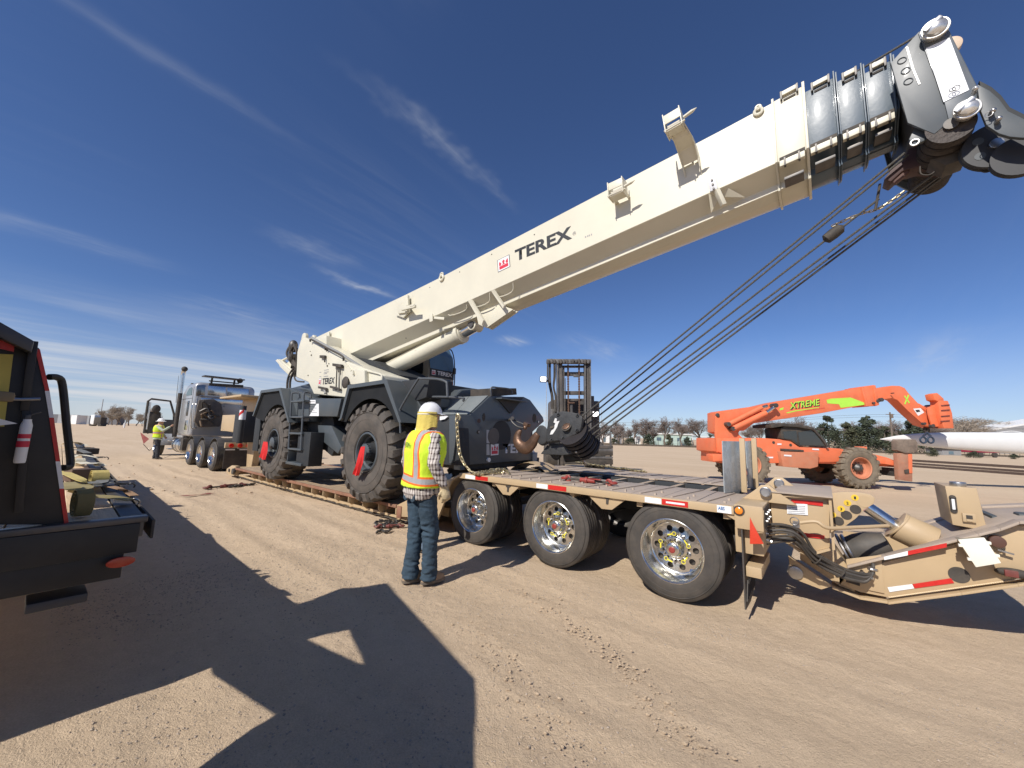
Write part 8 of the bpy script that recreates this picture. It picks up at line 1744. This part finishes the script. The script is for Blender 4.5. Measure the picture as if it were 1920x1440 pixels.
def conifer(seed, h=6.0, w_=3.0, m_=needle, n=3600, low=0.03):
    rnd = random.Random(seed); bt = B(); bt.sweep([(0, 0, -0.1), (0, 0, h*0.5), (0, 0, h*0.97)], [h*0.025, h*0.016, 0.02], 6)
    bc = B(); lobes = []
    for i in range(34):
        z = rnd.uniform(low+0.04, 0.95); rr2 = w_*(1-z)**0.62*rnd.uniform(0.45, 1.05)*(min(1, (z)/0.16)**0.5); a = rnd.uniform(0, 6.28); lobes.append((V((math.cos(a)*rr2*0.62, math.sin(a)*rr2*0.62, z*h)), w_*0.34*(1.15-z)))
    for i in range(n):
        c, r = rnd.choice(lobes); d = V((rnd.gauss(0, 1), rnd.gauss(0, 1), rnd.gauss(0, .8))).normalized(); p = c+d*r*rnd.uniform(0.5, 1.15); p.z = max(p.z, low*h)
        s_ = rnd.uniform(0.10, 0.24)*h/6; u = V((rnd.gauss(0, 1), rnd.gauss(0, 1), rnd.gauss(0, 1))).normalized(); v_ = u.cross(d).normalized()
        bc.face([p+u*s_, p+v_*s_*0.45, p-u*s_*0.7+d*s_*0.5, p-v_*s_*0.45])
    a_, b_ = bt.mesh('trunk', bark), bc.mesh('crown', m_); return a_, b_, max(v.co.z for v in b_.vertices), 0
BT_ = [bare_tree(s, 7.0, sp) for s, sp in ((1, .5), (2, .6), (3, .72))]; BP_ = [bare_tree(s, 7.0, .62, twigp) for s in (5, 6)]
CT_ = [conifer(1), conifer(2, w_=3.4), conifer(3, m_=needle2, w_=2.4), conifer(4, m_=needle2, w_=3.2)]
def plant(nm, proto, px, depth, top, label, cat, group, hh=7.0, wid=1.0, base=None):
    """top = pixel row of the crown's top; height follows from the depth"""
    g = gz(px, 830, depth); h = D(px, top, depth).z
    r_ = bpy.data.objects.new(nm, None); COL.objects.link(r_); r_.location = g; r_.rotation_euler = (0, 0, random.uniform(0, 6.28)); s_ = h/proto[2]; r_.scale = (s_*wid, s_*wid, s_); props(r_, label, cat, group)
    for n2, me in zip(('trunk', 'crown'), proto): link(n2, me, r_)
    return r_
random.seed(31)
bl_ = 'bare leafless tree standing in the hazy row beyond the rails'
_w = {}
def where(px):
    w_ = 'seen between the wire ropes' if px < 1145 else 'right of the wire ropes' if px < 1175 else 'over the small white trailer' if px < 1200 else 'left of the mobile home' if px < 1235 else 'above the mobile home' if px < 1320 else 'left of the orange machine' if px < 1345 else 'under the orange boom' if px < 1480 else 'between the dark conifers' if px < 1640 else 'near the telephone pole'
    _w[w_] = _w.get(w_, 0)+1; return w_+('', ', a second one', ', a third one', ', a fourth one', ', a fifth one', ', a sixth one', ', a seventh one', ', an eighth one')[_w[w_]-1]
for (px, top, dep, wd) in ((1132, 790, 92, 1.1), (1150, 786, 96, .8), (1168, 792, 90, 1.0), (1190, 785, 94, .9), (1213, 783, 92, .9), (1128, 800, 86, 1.0), (1178, 800, 86, 1.1), (1240, 795, 100, 1.1), (1300, 793, 104, 1.0), (1205, 798, 100, 1.2), (1338, 790, 98, .9), (1500, 778, 100, 1.0), (1530, 790, 104, 1.2), (1650, 788, 100, 1.1), (1690, 786, 105, 1.2), (1600, 795, 108, 1.3), (1560, 800, 108, 1.2), (1355, 796, 104, 1.1), (1378, 800, 104, 1.1), (1402, 796, 102, 1.1), (1425, 790, 104, 1.2), (1452, 794, 104, 1.1), (1478, 786, 104, 1.2), (1120, 806, 80, 1.1), (1160, 802, 88, 1.2), (1227, 800, 88, 1.1), (1730, 788, 100, 1.1), (1755, 795, 100, 1.2), (1610, 788, 106, 1.2)):
    plant('bare_tree', random.choice(BT_), px, dep, top, 'bare tree beyond the rails, '+where(px), 'tree', 'bare trees in the row beyond the rails', wid=wd)
plant('bare_tree', BT_[0], 1247, 90, 779, 'broad bare tree rising over the left end of the mint green mobile home', 'tree', 'bare trees in the row beyond the rails', wid=0.85)
plant('bare_tree', BT_[1], 1278, 90, 782, 'bare tree with an open forked crown over the middle of the mobile home', 'tree', 'bare trees in the row beyond the rails', wid=0.8)
plant('bare_tree', BT_[2], 1313, 92, 783, 'bare tree over the right end of the mobile home', 'tree', 'bare trees in the row beyond the rails', wid=0.9)
_q = ['tall and just right of the boom head', 'in the highest part of the mass', 'just right of the highest part', 'halfway down its right slope', 'low behind the boom head', 'at the far right by the pale roof', 'small and in front of the highest part', 'small and low on the right', 'smallest at the frame edge', 'low under the boom head']
for (px, top, dep, wd) in ((1800, 778, 130, 1.5), (1830, 782, 132, 1.5), (1858, 784, 130, 1.4), (1780, 786, 132, 1.4), (1885, 790, 132, 1.6), (1815, 792, 120, 1.6), (1846, 795, 120, 1.5), (1912, 795, 125, 1.6), (1768, 792, 120, 1.3)):
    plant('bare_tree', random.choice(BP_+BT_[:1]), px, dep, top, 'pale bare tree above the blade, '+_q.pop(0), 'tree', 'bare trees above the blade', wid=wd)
for (px, top, dep, k, wd, lb) in ((1554, 778, 88, 1, 1.0, 'dark conifer with pointed crown under the middle of the orange boom'), (1628, 778, 88, 0, 1.15, 'tallest dark conifer standing above the telehandler cab hood'), (1590, 790, 90, 3, 1.3, 'olive conifer between the two tallest conifers'), (1715, 780, 86, 0, 1.0, 'dark conifer behind the boom hook and the telephone pole'), (1660, 797, 92, 3, 1.2, 'low conifer left of the telephone pole')):
    plant('conifer', CT_[k], px, dep, top, lb, 'conifer', 'conifers behind the telehandler', 6.0, wd)
for (px, top, dep, k, wd, lb) in ((1216, 812, 84, 0, 1.3, 'round dark shrub conifer left of the mobile home'), (1254, 813, 82, 2, 1.4, 'pale green young pine in front of the mobile home'), (1289, 818, 82, 0, 1.3, 'small conifer in front of the mobile home'), (1332, 814, 82, 1, 1.3, 'dark bush at the carport end of the mobile home'), (1182, 815, 84, 1, 1.6, 'dark bush beside the small white trailer'), (1152, 818, 84, 1, 1.5, 'dark bush near the left end of the far fence'),
                              (1745, 838, 62, 3, 1.7, 'squat grey-green bush under the blade, left one'), (1822, 842, 60, 1, 1.6, 'squat grey-green bush under the blade, middle one'), (1898, 848, 60, 1, 1.5, 'squat grey-green bush under the blade, right one'), (1675, 832, 66, 3, 1.6, 'squat bush left of the muddy block')):
    plant('conifer_bush', CT_[k], px, dep, top, lb, 'bush', 'bushes along the far fence', 6.0, wd)
# mobile home
c0 = gz(1226, 830, 96); c1 = gz(1300, 830, 96)
def prismd(x0, x1, dep, dpt, z0, z1, b=None):
    a, c = gz(x0, 830, dep), gz(x1, 830, dep); b = b or B(); u = fy*dpt
    return b.hexa([a+V((0, 0, z0)), c+V((0, 0, z0)), c+u+V((0, 0, z0)), a+u+V((0, 0, z0)), a+V((0, 0, z1)), c+V((0, 0, z1)), c+u+V((0, 0, z1)), a+u+V((0, 0, z1))])
zt = D(1250, 815, 96).z
mint = mat('mint_siding', (0.48, 0.60, 0.54), 0.6, var=0.04); roofw = mat('white_roof', (0.75, 0.75, 0.73), 0.5)
mh = thing('mobile_home', 'long mint green mobile home with white roof beyond the far fence', 'mobile home', c0)
prismd(1226, 1296, 96, 4, 0.0, zt).build('wall', mint, mh); prismd(1225.5, 1312, 95.8, 4.4, zt, zt+0.35).build('roof', roofw, mh, 0.05)
prismd(1231.5, 1240, 95.94, .1, zt-1.5, zt-0.7).build('window', mat('far_window', (0.12, 0.18, 0.22), 0.2), mh)
for k in range(3): prismd(1258+k*12, 1262+k*12, 95.94, .1, zt-1.5, zt-0.7).build('window', MATS['far_window'], mh)
prismd(1312, 1345, 95.8, 4, zt-0.4, zt-0.2).build('carport_roof', roofw, mh, 0.03)
for x in (1298, 1316, 1330, 1344): prismd(x, x+0.8, 95.8, .1, 0, zt-0.3).build('carport_post', white, mh)
# other little buildings, sheds and stored things
def shed(x0, x1, top, dep, m_, label, nm='shed', cat='shed', rm=None):
    z = D((x0+x1)/2, top, dep).z; t_ = thing(nm, label, cat, gz(x0, 830, dep))
    prismd(x0, x1, dep, 3, 0, z).build('wall', m_, t_); 
    if rm: prismd(x0-0.5, x1+0.5, dep-0.2, 3.4, z, z+0.25).build('roof', rm, t_)
    prismd(x0+(x1-x0)*0.35, x0+(x1-x0)*0.6, dep-0.05, .1, 0.2, z*0.7).build('door', MATS['far_window'], t_)
beige = mat('beige_wall', (0.42, 0.36, 0.28), 0.7); greyw = mat('grey_wall', (0.28, 0.28, 0.28), 0.7)
shed(1194, 1201, 818, 95, white, 'tiny white box trailer between the dark bushes')
shed(1156, 1166, 820, 98, roofw, 'tiny white roofed shed near the left end of the tree row', rm=greyw)
shed(1125, 1143, 815, 108, white, 'pale house glimpsed behind the wire ropes', 'house', 'house', greyw)
shed(1645, 1672, 829, 100, beige, 'beige house with pale roof under the blade tip', 'house', 'house', roofw)
shed(1575, 1600, 828, 96, beige, 'low beige house seen over the telehandler', 'house', 'house', white)
shed(1765, 1800, 843, 74, greyw, 'low grey shed below the blade', rm=blackm)
b = prismd(1832, 1872, 66, 2.5, 0.8, 1.6); tr2 = thing('red_trailer', 'dark red flat trailer parked under the blade at right', 'trailer', gz(1832, 830, 66)); b.build('deck_box', mat('crimson', (0.30, 0.02, 0.05), 0.5), tr2)
for x in (1838, 1864): g = gz(x, 830, 65.9); bb = B(); bb.cyl(g+V((0, 0, 0.4)), g+fy*0.3+V((0, 0, 0.4)), 0.4, n=14); bb.build('wheel', rubber, tr2)
# white sheet-metal shed roof at the far right
r0 = D(1872, 800, 120); rf = thing('barn_roof', 'sloping pale roof edge at the far right above the blade', 'barn', gz(1872, 830, 120))
b = B(); a, c = D(1868, 806, 120), D(1990, 786, 120); b._pr([V((a.x, a.y, 0)), V((c.x, c.y, 0)), c, a], fy*8); b.build('wall', greyw, rf)
b = B(); b._pr([a, c, c+V((0, 0, 0.5)), a+V((0, 0, 0.5))], fy*8.5); b.build('roof', roofw, rf)
# fence along the far side
fp0, fp1 = G(1125, 832.5), G(1960, 857)
fn = thing('wire_fence', 'low dark wire fence running the whole far side of the lot', 'fence', fp0)
nseg = 90; b = B()
for k in range(nseg+1): p = fp0.lerp(fp1, k/nseg); b.cyl(p, p+V((0, 0, 1.35)), 0.04, n=5)
b.build('post', blackm, fn, kind='stuff')
b = B()
for z in (0.25, 0.6, 0.95, 1.3): b.bar(fp0+V((0, 0, z)), fp1+V((0, 0, z)), 0.02, 0.02)
b.build('wire', dsteel, fn, kind='stuff')
b = B(); q0, q1 = G(1100, 833), G(1990, 859.5); b.bar(q0+V((0, 0, 0.12)), q1+V((0, 0, 0.12)), 1.0, 0.35); tag_ = solo(b, 'dirt_bank', mat('dark_bank', (0.10, 0.08, 0.06), 0.95, var=0.4, scale=2), 'dark low bank of ballast along the foot of the far fence', 'bank', q0, kind='structure')
# railway-like pipe lines on the ground at right
for k, ((xa, ya), (xb, yb)) in enumerate((((1690, 864), (1960, 881)), ((1690, 869), (1960, 888.5)), ((1690, 874), (1960, 894)))):
    a, c = G(xa, ya), G(xb, yb); a2 = a-(c-a)*1.0 if False else a; b = B(); b.bar(a+V((0, 0, 0.07)), c+(c-a)*0.3+V((0, 0, 0.07)), 0.10+0.08*(k == 0), 0.15+0.12*(k == 0))
    solo(b, 'steel_rail', mat('rusty_rail', (0.10, 0.07, 0.055), 0.7, 0.3), ['thick farthest rail lying beyond the telehandler at right', 'middle thin rail lying beyond the telehandler at right', 'nearest thin rail lying beyond the telehandler at right'][k], 'rail', a, 'rails on the ground at right')
# poles
def pole(x, yb, yt, dep, r, label, arm=True, nm='utility_pole'):
    g = gz(x, 830, dep); t_ = D(x, yt, dep); t2 = thing(nm, label, 'pole', g)
    b = B(); b.cyl(g, V((g.x, g.y, t_.z)), r*1.2, r*0.8, 8); b.build('shaft', bark if arm else mat('pole_grey', (0.35, 0.36, 0.37), 0.6), t2)
    if arm: b = B(); b.bar(V((g.x, g.y, t_.z-0.5))-fx*0.9, V((g.x, g.y, t_.z-0.5))+fx*0.9, 0.14, 0.14); b.cyl(V((g.x, g.y, t_.z-1.3))-fy*0.35, V((g.x, g.y, t_.z-0.4))-fy*0.35, 0.25, n=10); b.build('crossarm', bark, t2, split=False)
    return V((g.x, g.y, t_.z-0.5))
u0 = pole(1674, 815, 773, 84, 0.17, 'wooden telephone pole with transformer behind the boom head')
pole(1023, 790, 716, 120, 0.10, 'slim white light mast behind the forklift lamp', False, 'light_mast'); pole(1128, 800, 766, 125, 0.08, 'slim pale light mast between the wire ropes', False, 'light_mast')
pole(180, 790, 748, 330, 0.35, 'distant thin radio tower above the bare trees at left', False, 'radio_tower')
for k, z_ in enumerate((0, -0.5)):
    b = B(); a = D(1060, 793+k*6, 88); c = D(2000, 806+k*3, 80); b.sweep(smooth_path([a, (a+u0)/2+V((0, 0, -0.6)), u0+V((0, 0, z_)), (u0+c)/2+V((0, 0, -0.8)), c], 8), 0.02, 4)
    solo(b, 'power_line', blackm, 'upper thin power line strung to the telephone pole' if k == 0 else 'lower thin power line strung to the telephone pole', 'power line', a)
# left distance: trees, parked vehicles, long low sheds
for (px, top, dep, wd, p_, lb) in ((188, 765, 250, .75, 0, 'left crown of the hazy bare clump'), (205, 760, 250, .8, 1, 'middle crown of the hazy bare clump'), (222, 757, 255, .8, 0, 'tallest crown of the hazy bare clump'), (236, 761, 250, .8, 1, 'right crown of the hazy bare clump'), (250, 772, 245, .9, 0, 'low crown at the right end of the hazy bare clump'), (272, 763, 240, .7, 1, 'bare tree beside the silver truck door'), (283, 768, 240, .8, 0, 'bare tree behind the silver truck door'), (262, 780, 235, 1., 1, 'small bare tree between the clump and the truck'), (213, 768, 240, .9, 0, 'front bush-like tree in the hazy bare clump'), (197, 772, 238, .9, 1, 'low front tree at the left of the hazy bare clump'), (229, 772, 238, .9, 0, 'low front tree at the right of the hazy bare clump')):
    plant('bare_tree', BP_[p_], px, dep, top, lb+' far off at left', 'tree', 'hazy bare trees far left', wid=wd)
rl0 = lambda x0, x1, yt, dep, m_, lab, nm, cat: (lambda t_: prismd(x0, x1, dep, 6, 0, D((x0+x1)/2, yt, dep).z).build('wall', m_, t_))(thing(nm, lab, cat, gz(x0, 830, dep)))
rl0(100, 126, 777, 300, mat('far_grey', (0.30, 0.31, 0.32), 0.7), 'long low grey shed at the far left horizon', 'shed', 'shed'); rl0(125, 136, 778, 240, white, 'white tilted billboard-like trailer at the far left', 'box_trailer', 'trailer')
rl0(142, 160, 779, 290, MATS['far_grey'], 'grey shed right of the white trailer at the far left', 'shed', 'shed'); rl0(182, 213, 779, 300, mat('far_dark', (0.13, 0.13, 0.14), 0.7), 'dark low shed under the hazy trees', 'shed', 'shed'); rl0(60, 100, 776, 320, MATS['far_dark'], 'dark shed partly behind the grab rail', 'shed', 'shed')
def far_truck(x0, x1, yt, dep, body, label):
    t_ = thing('distant_truck', label, 'truck', gz(x0, 830, dep)); z = D(x0, yt, dep).z; xm = x0+(x1-x0)*0.35
    prismd(x0, xm, dep, 2.4, 0.6, z).build('cab', white, t_, 0.15); prismd(xm+0.3, x1, dep, 2.4, 0.9, z*0.8).build('body', body, t_, 0.05)
    for x in (x0+1, x1-2.5, x1-1): g = gz(x, 830, dep); b = B(); b.cyl(g+V((0, 0, .5)), g+fy*2.3+V((0, 0, .5)), 0.5, n=12); b.build('wheel', rubber, t_)
far_truck(162, 182, 777.5, 160, blackm, 'distant dark truck with pale cab on the far left of the lot'); far_truck(268, 281, 775, 105, white, 'distant white semi cab just left of the silver truck')
g = gz(228, 830, 130); b = B(); b.sweep([g+V((0, 0, 0)), g+V((0, 0, .8)), g+V((0, 0, 1.4)), g+V((0, 0, 1.5))], [.18, .25, .25, .1], 8); b.ell(g+V((0, 0, 1.65)), .14, 8, 6); solo(b, 'barrel_marker', white, 'small white upright marker standing far off on the lot at left', 'marker', g)

# ============================================================ GEAR ON THE TRAILER AND THE GROUND
def chain_obj(pts, label, m_, ll=0.075, wr=0.009, wd=0.03, nm='tie_down_chain'):
    b = B(); chainpts(b, smooth_path(pts, 6), ll, wr, wd, 8, 5); return solo(b, nm, m_, label, 'chain', pts[-1])
chain_obj([T(856, 786, 4.0), T(858, 815, 4.02), T(862, 850, 4.04), T(873, 873, 4.07), T(888, 887, 4.06), G(905, 889, DZ+0.02), G(925, 884, DZ+0.02), G(948, 882, DZ+0.02), G(955, 888, DZ+0.02)], 'gold chain hanging from the crane front corner and looping onto the deck', galv, 0.085, 0.010, 0.036)
random.seed(41)
hp = [G(895+random.uniform(0, 52), 882+random.uniform(-2.5, 5.5), DZ+0.02+random.uniform(0, 0.02)) for k in range(16)]; hp.sort(key=lambda p: -p.x+random.uniform(-.05, .05)); chain_obj(hp, 'pile of gold chain on the near deck edge beside the hanging chain', galv, 0.07, 0.009, 0.03)
fpn = [G(1080+k*9, 866.5+k*1.25+random.uniform(-1.0, 1.0), DZ+0.015) for k in range(16)]; chain_obj(fpn, 'gold chain strung along the far side of the deck behind the hook block', galv, 0.08, 0.011, 0.034)
c = T(857, 783, 3.98); b = B(); b.sweep(smooth_path([c+V((-.02, 0, .02)), c+V((.02, -.02, .05)), c+V((.06, 0, .02)), c+V((.05, 0, -.04))], 5), 0.014, 8); b.torus(c+V((0.0, 0, 0.02)), (0.3, 1, 0), 0.035, 0.010, 16, 6); solo(b, 'grab_hook', galv, 'gold grab hook fixed in the crane front corner eye', 'hook', c)
def binder(p, q, label, m_, sc=1.0, grp='ratchet load binders'):
    p, q = V(p), V(q); d = (q-p).normalized(); L2 = (q-p).length; up = V((0, 0, 1)); s_ = d.cross(up).normalized()
    root = thing('load_binder', label, 'load binder', p, 0, grp); r = 0.020*sc
    b = B(); b.cyl(p+d*L2*0.32, p+d*L2*0.68, r*1.3, n=12); b.cyl(p+d*L2*0.44, p+d*L2*0.50, r*1.9, n=14); b.build('barrel', m_, root, 0.003, split=False)
    for a, c, e in ((p, p+d*L2*0.32, -1), (q, p+d*L2*0.68, 1)):
        b = B(); b.cyl(a, c, r*0.7, n=8); b.build('screw', blackm, root); b = B(); b.sweep(smooth_path([a+up*r, a+d*e*0.04*sc+s_*0.03*sc, a+d*e*0.08*sc, a+d*e*0.06*sc-s_*0.04*sc, a+d*e*0.0], 4), r*0.75, 7); b.torus(a, s_, r*1.6, r*0.6, 14, 5); b.build('end_hook', m_, root, split=False)
    b = B(); b.bar(p+d*L2*0.48+up*r, p+d*L2*0.85+up*r*1.4+s_*0.05, 0.02*sc, 0.012*sc); b.build('ratchet_handle', m_, root, 0.002)
binder(G(1065, 897, DZ+0.035), G(1142, 905, DZ+0.035), 'red ratchet load binder lying on the near deck plates', redm, 1.1)
binder(G(393, 914, 0.03), G(452, 909, 0.03), 'maroon load binder with chain lying on the dirt near the lowboy front', maroon, 1.5)
chain_obj([G(430, 913, 0.02), G(445, 911, 0.03), G(458, 909, 0.02), G(470, 908, 0.03), G(478, 906.5, 0.02)], 'dark chain trailing off the maroon binder on the dirt', dsteel, 0.09, 0.014, 0.045, 'ground_chain')
random.seed(8)
hp = [G(702+random.uniform(0, 44), 980+random.uniform(-5, 8), 0.02+random.uniform(0, .03)) for k in range(18)]; hp.sort(key=lambda p: p.x+random.uniform(-.06, .06)); chain_obj(hp, 'heap of dark chain on the dirt left of the nearest worker', dsteel, 0.07, 0.010, 0.034, 'ground_chain')
chain_obj([G(706, 998, 0.02), G(715, 994, 0.02), G(724, 997, 0.03), G(735, 992, 0.02)], 'short loose piece of dark chain in front of the chain heap', dsteel, 0.07, 0.010, 0.034, 'ground_chain')
binder(G(712, 987, 0.03), G(748, 986, 0.03), 'small maroon load binder under the chain heap', maroon, 1.0)
a = G(336, 931, 0.01); c = G(392, 926, 0.01); b = B()
for k in range(8):
    f0, f1 = k/8, (k+1)/8; p, q = a.lerp(c, f0), a.lerp(c, f1); w0 = 0.07+0.03*math.sin(k*1.7); b.face([p+V((0, 0, .012+.01*math.sin(k))), q+V((0, 0, .012+.01*math.sin(k+1))), q+V((w0, w0*1.5, .01)), p+V((w0, w0*1.5, .01))])
bmesh.ops.remove_doubles(b.bm, verts=b.bm.verts, dist=0.001); bmesh.ops.solidify(b.bm, geom=b.bm.faces[:], thickness=0.004)
solo(b, 'red_cloth_strip', darkred, 'dull red cloth strip lying flat on the dirt near the shadow edge', 'cloth', a)
# tufts and clods near the truck
random.seed(77); b = B()
for k in range(45):
    g = G(random.uniform(205, 520), random.uniform(868, 925), 0); s_ = random.uniform(0.015, 0.045); b.ell(g+V((0, 0, s_*0.15)), (s_, s_*random.uniform(.6, 1), s_*0.5), 6, 4)
o = solo(b, 'dirt_clods', GM, 'small lumps of dried dirt scattered along the wheel ruts', 'dirt clods', G(300, 890), kind='stuff')

random.seed(55); b = B(); rut = smooth_path([G(985, 1108), G(1045, 1150), G(1120, 1205), G(1180, 1260), G(1240, 1330), G(1300, 1400)], 10)
for k in range(420):
    p = random.choice(rut); s_ = 0.003+0.011*random.random()**3; off_ = V((random.gauss(0, .12), random.gauss(0, .05), 0)); b.ell(p+off_+V((0, 0, -0.006+s_*0.2)), (s_*random.uniform(.7, 1.6), s_, s_*0.6), 5, 3)
rut2 = smooth_path([G(900, 1165), G(940, 1240), G(1010, 1330), G(1090, 1430)], 10)
for k in range(260):
    p = random.choice(rut2); s_ = 0.003+0.009*random.random()**3; off_ = V((random.gauss(0, .16), random.gauss(0, .08), 0)); b.ell(p+off_+V((0, 0, -0.006+s_*0.2)), (s_*random.uniform(.7, 1.6), s_, s_*0.6), 5, 3)
solo(b, 'dirt_crumbs', GM, 'broken crumbs of dried dirt along the tyre ruts in the right foreground', 'dirt crumbs', rut[10], kind='stuff')
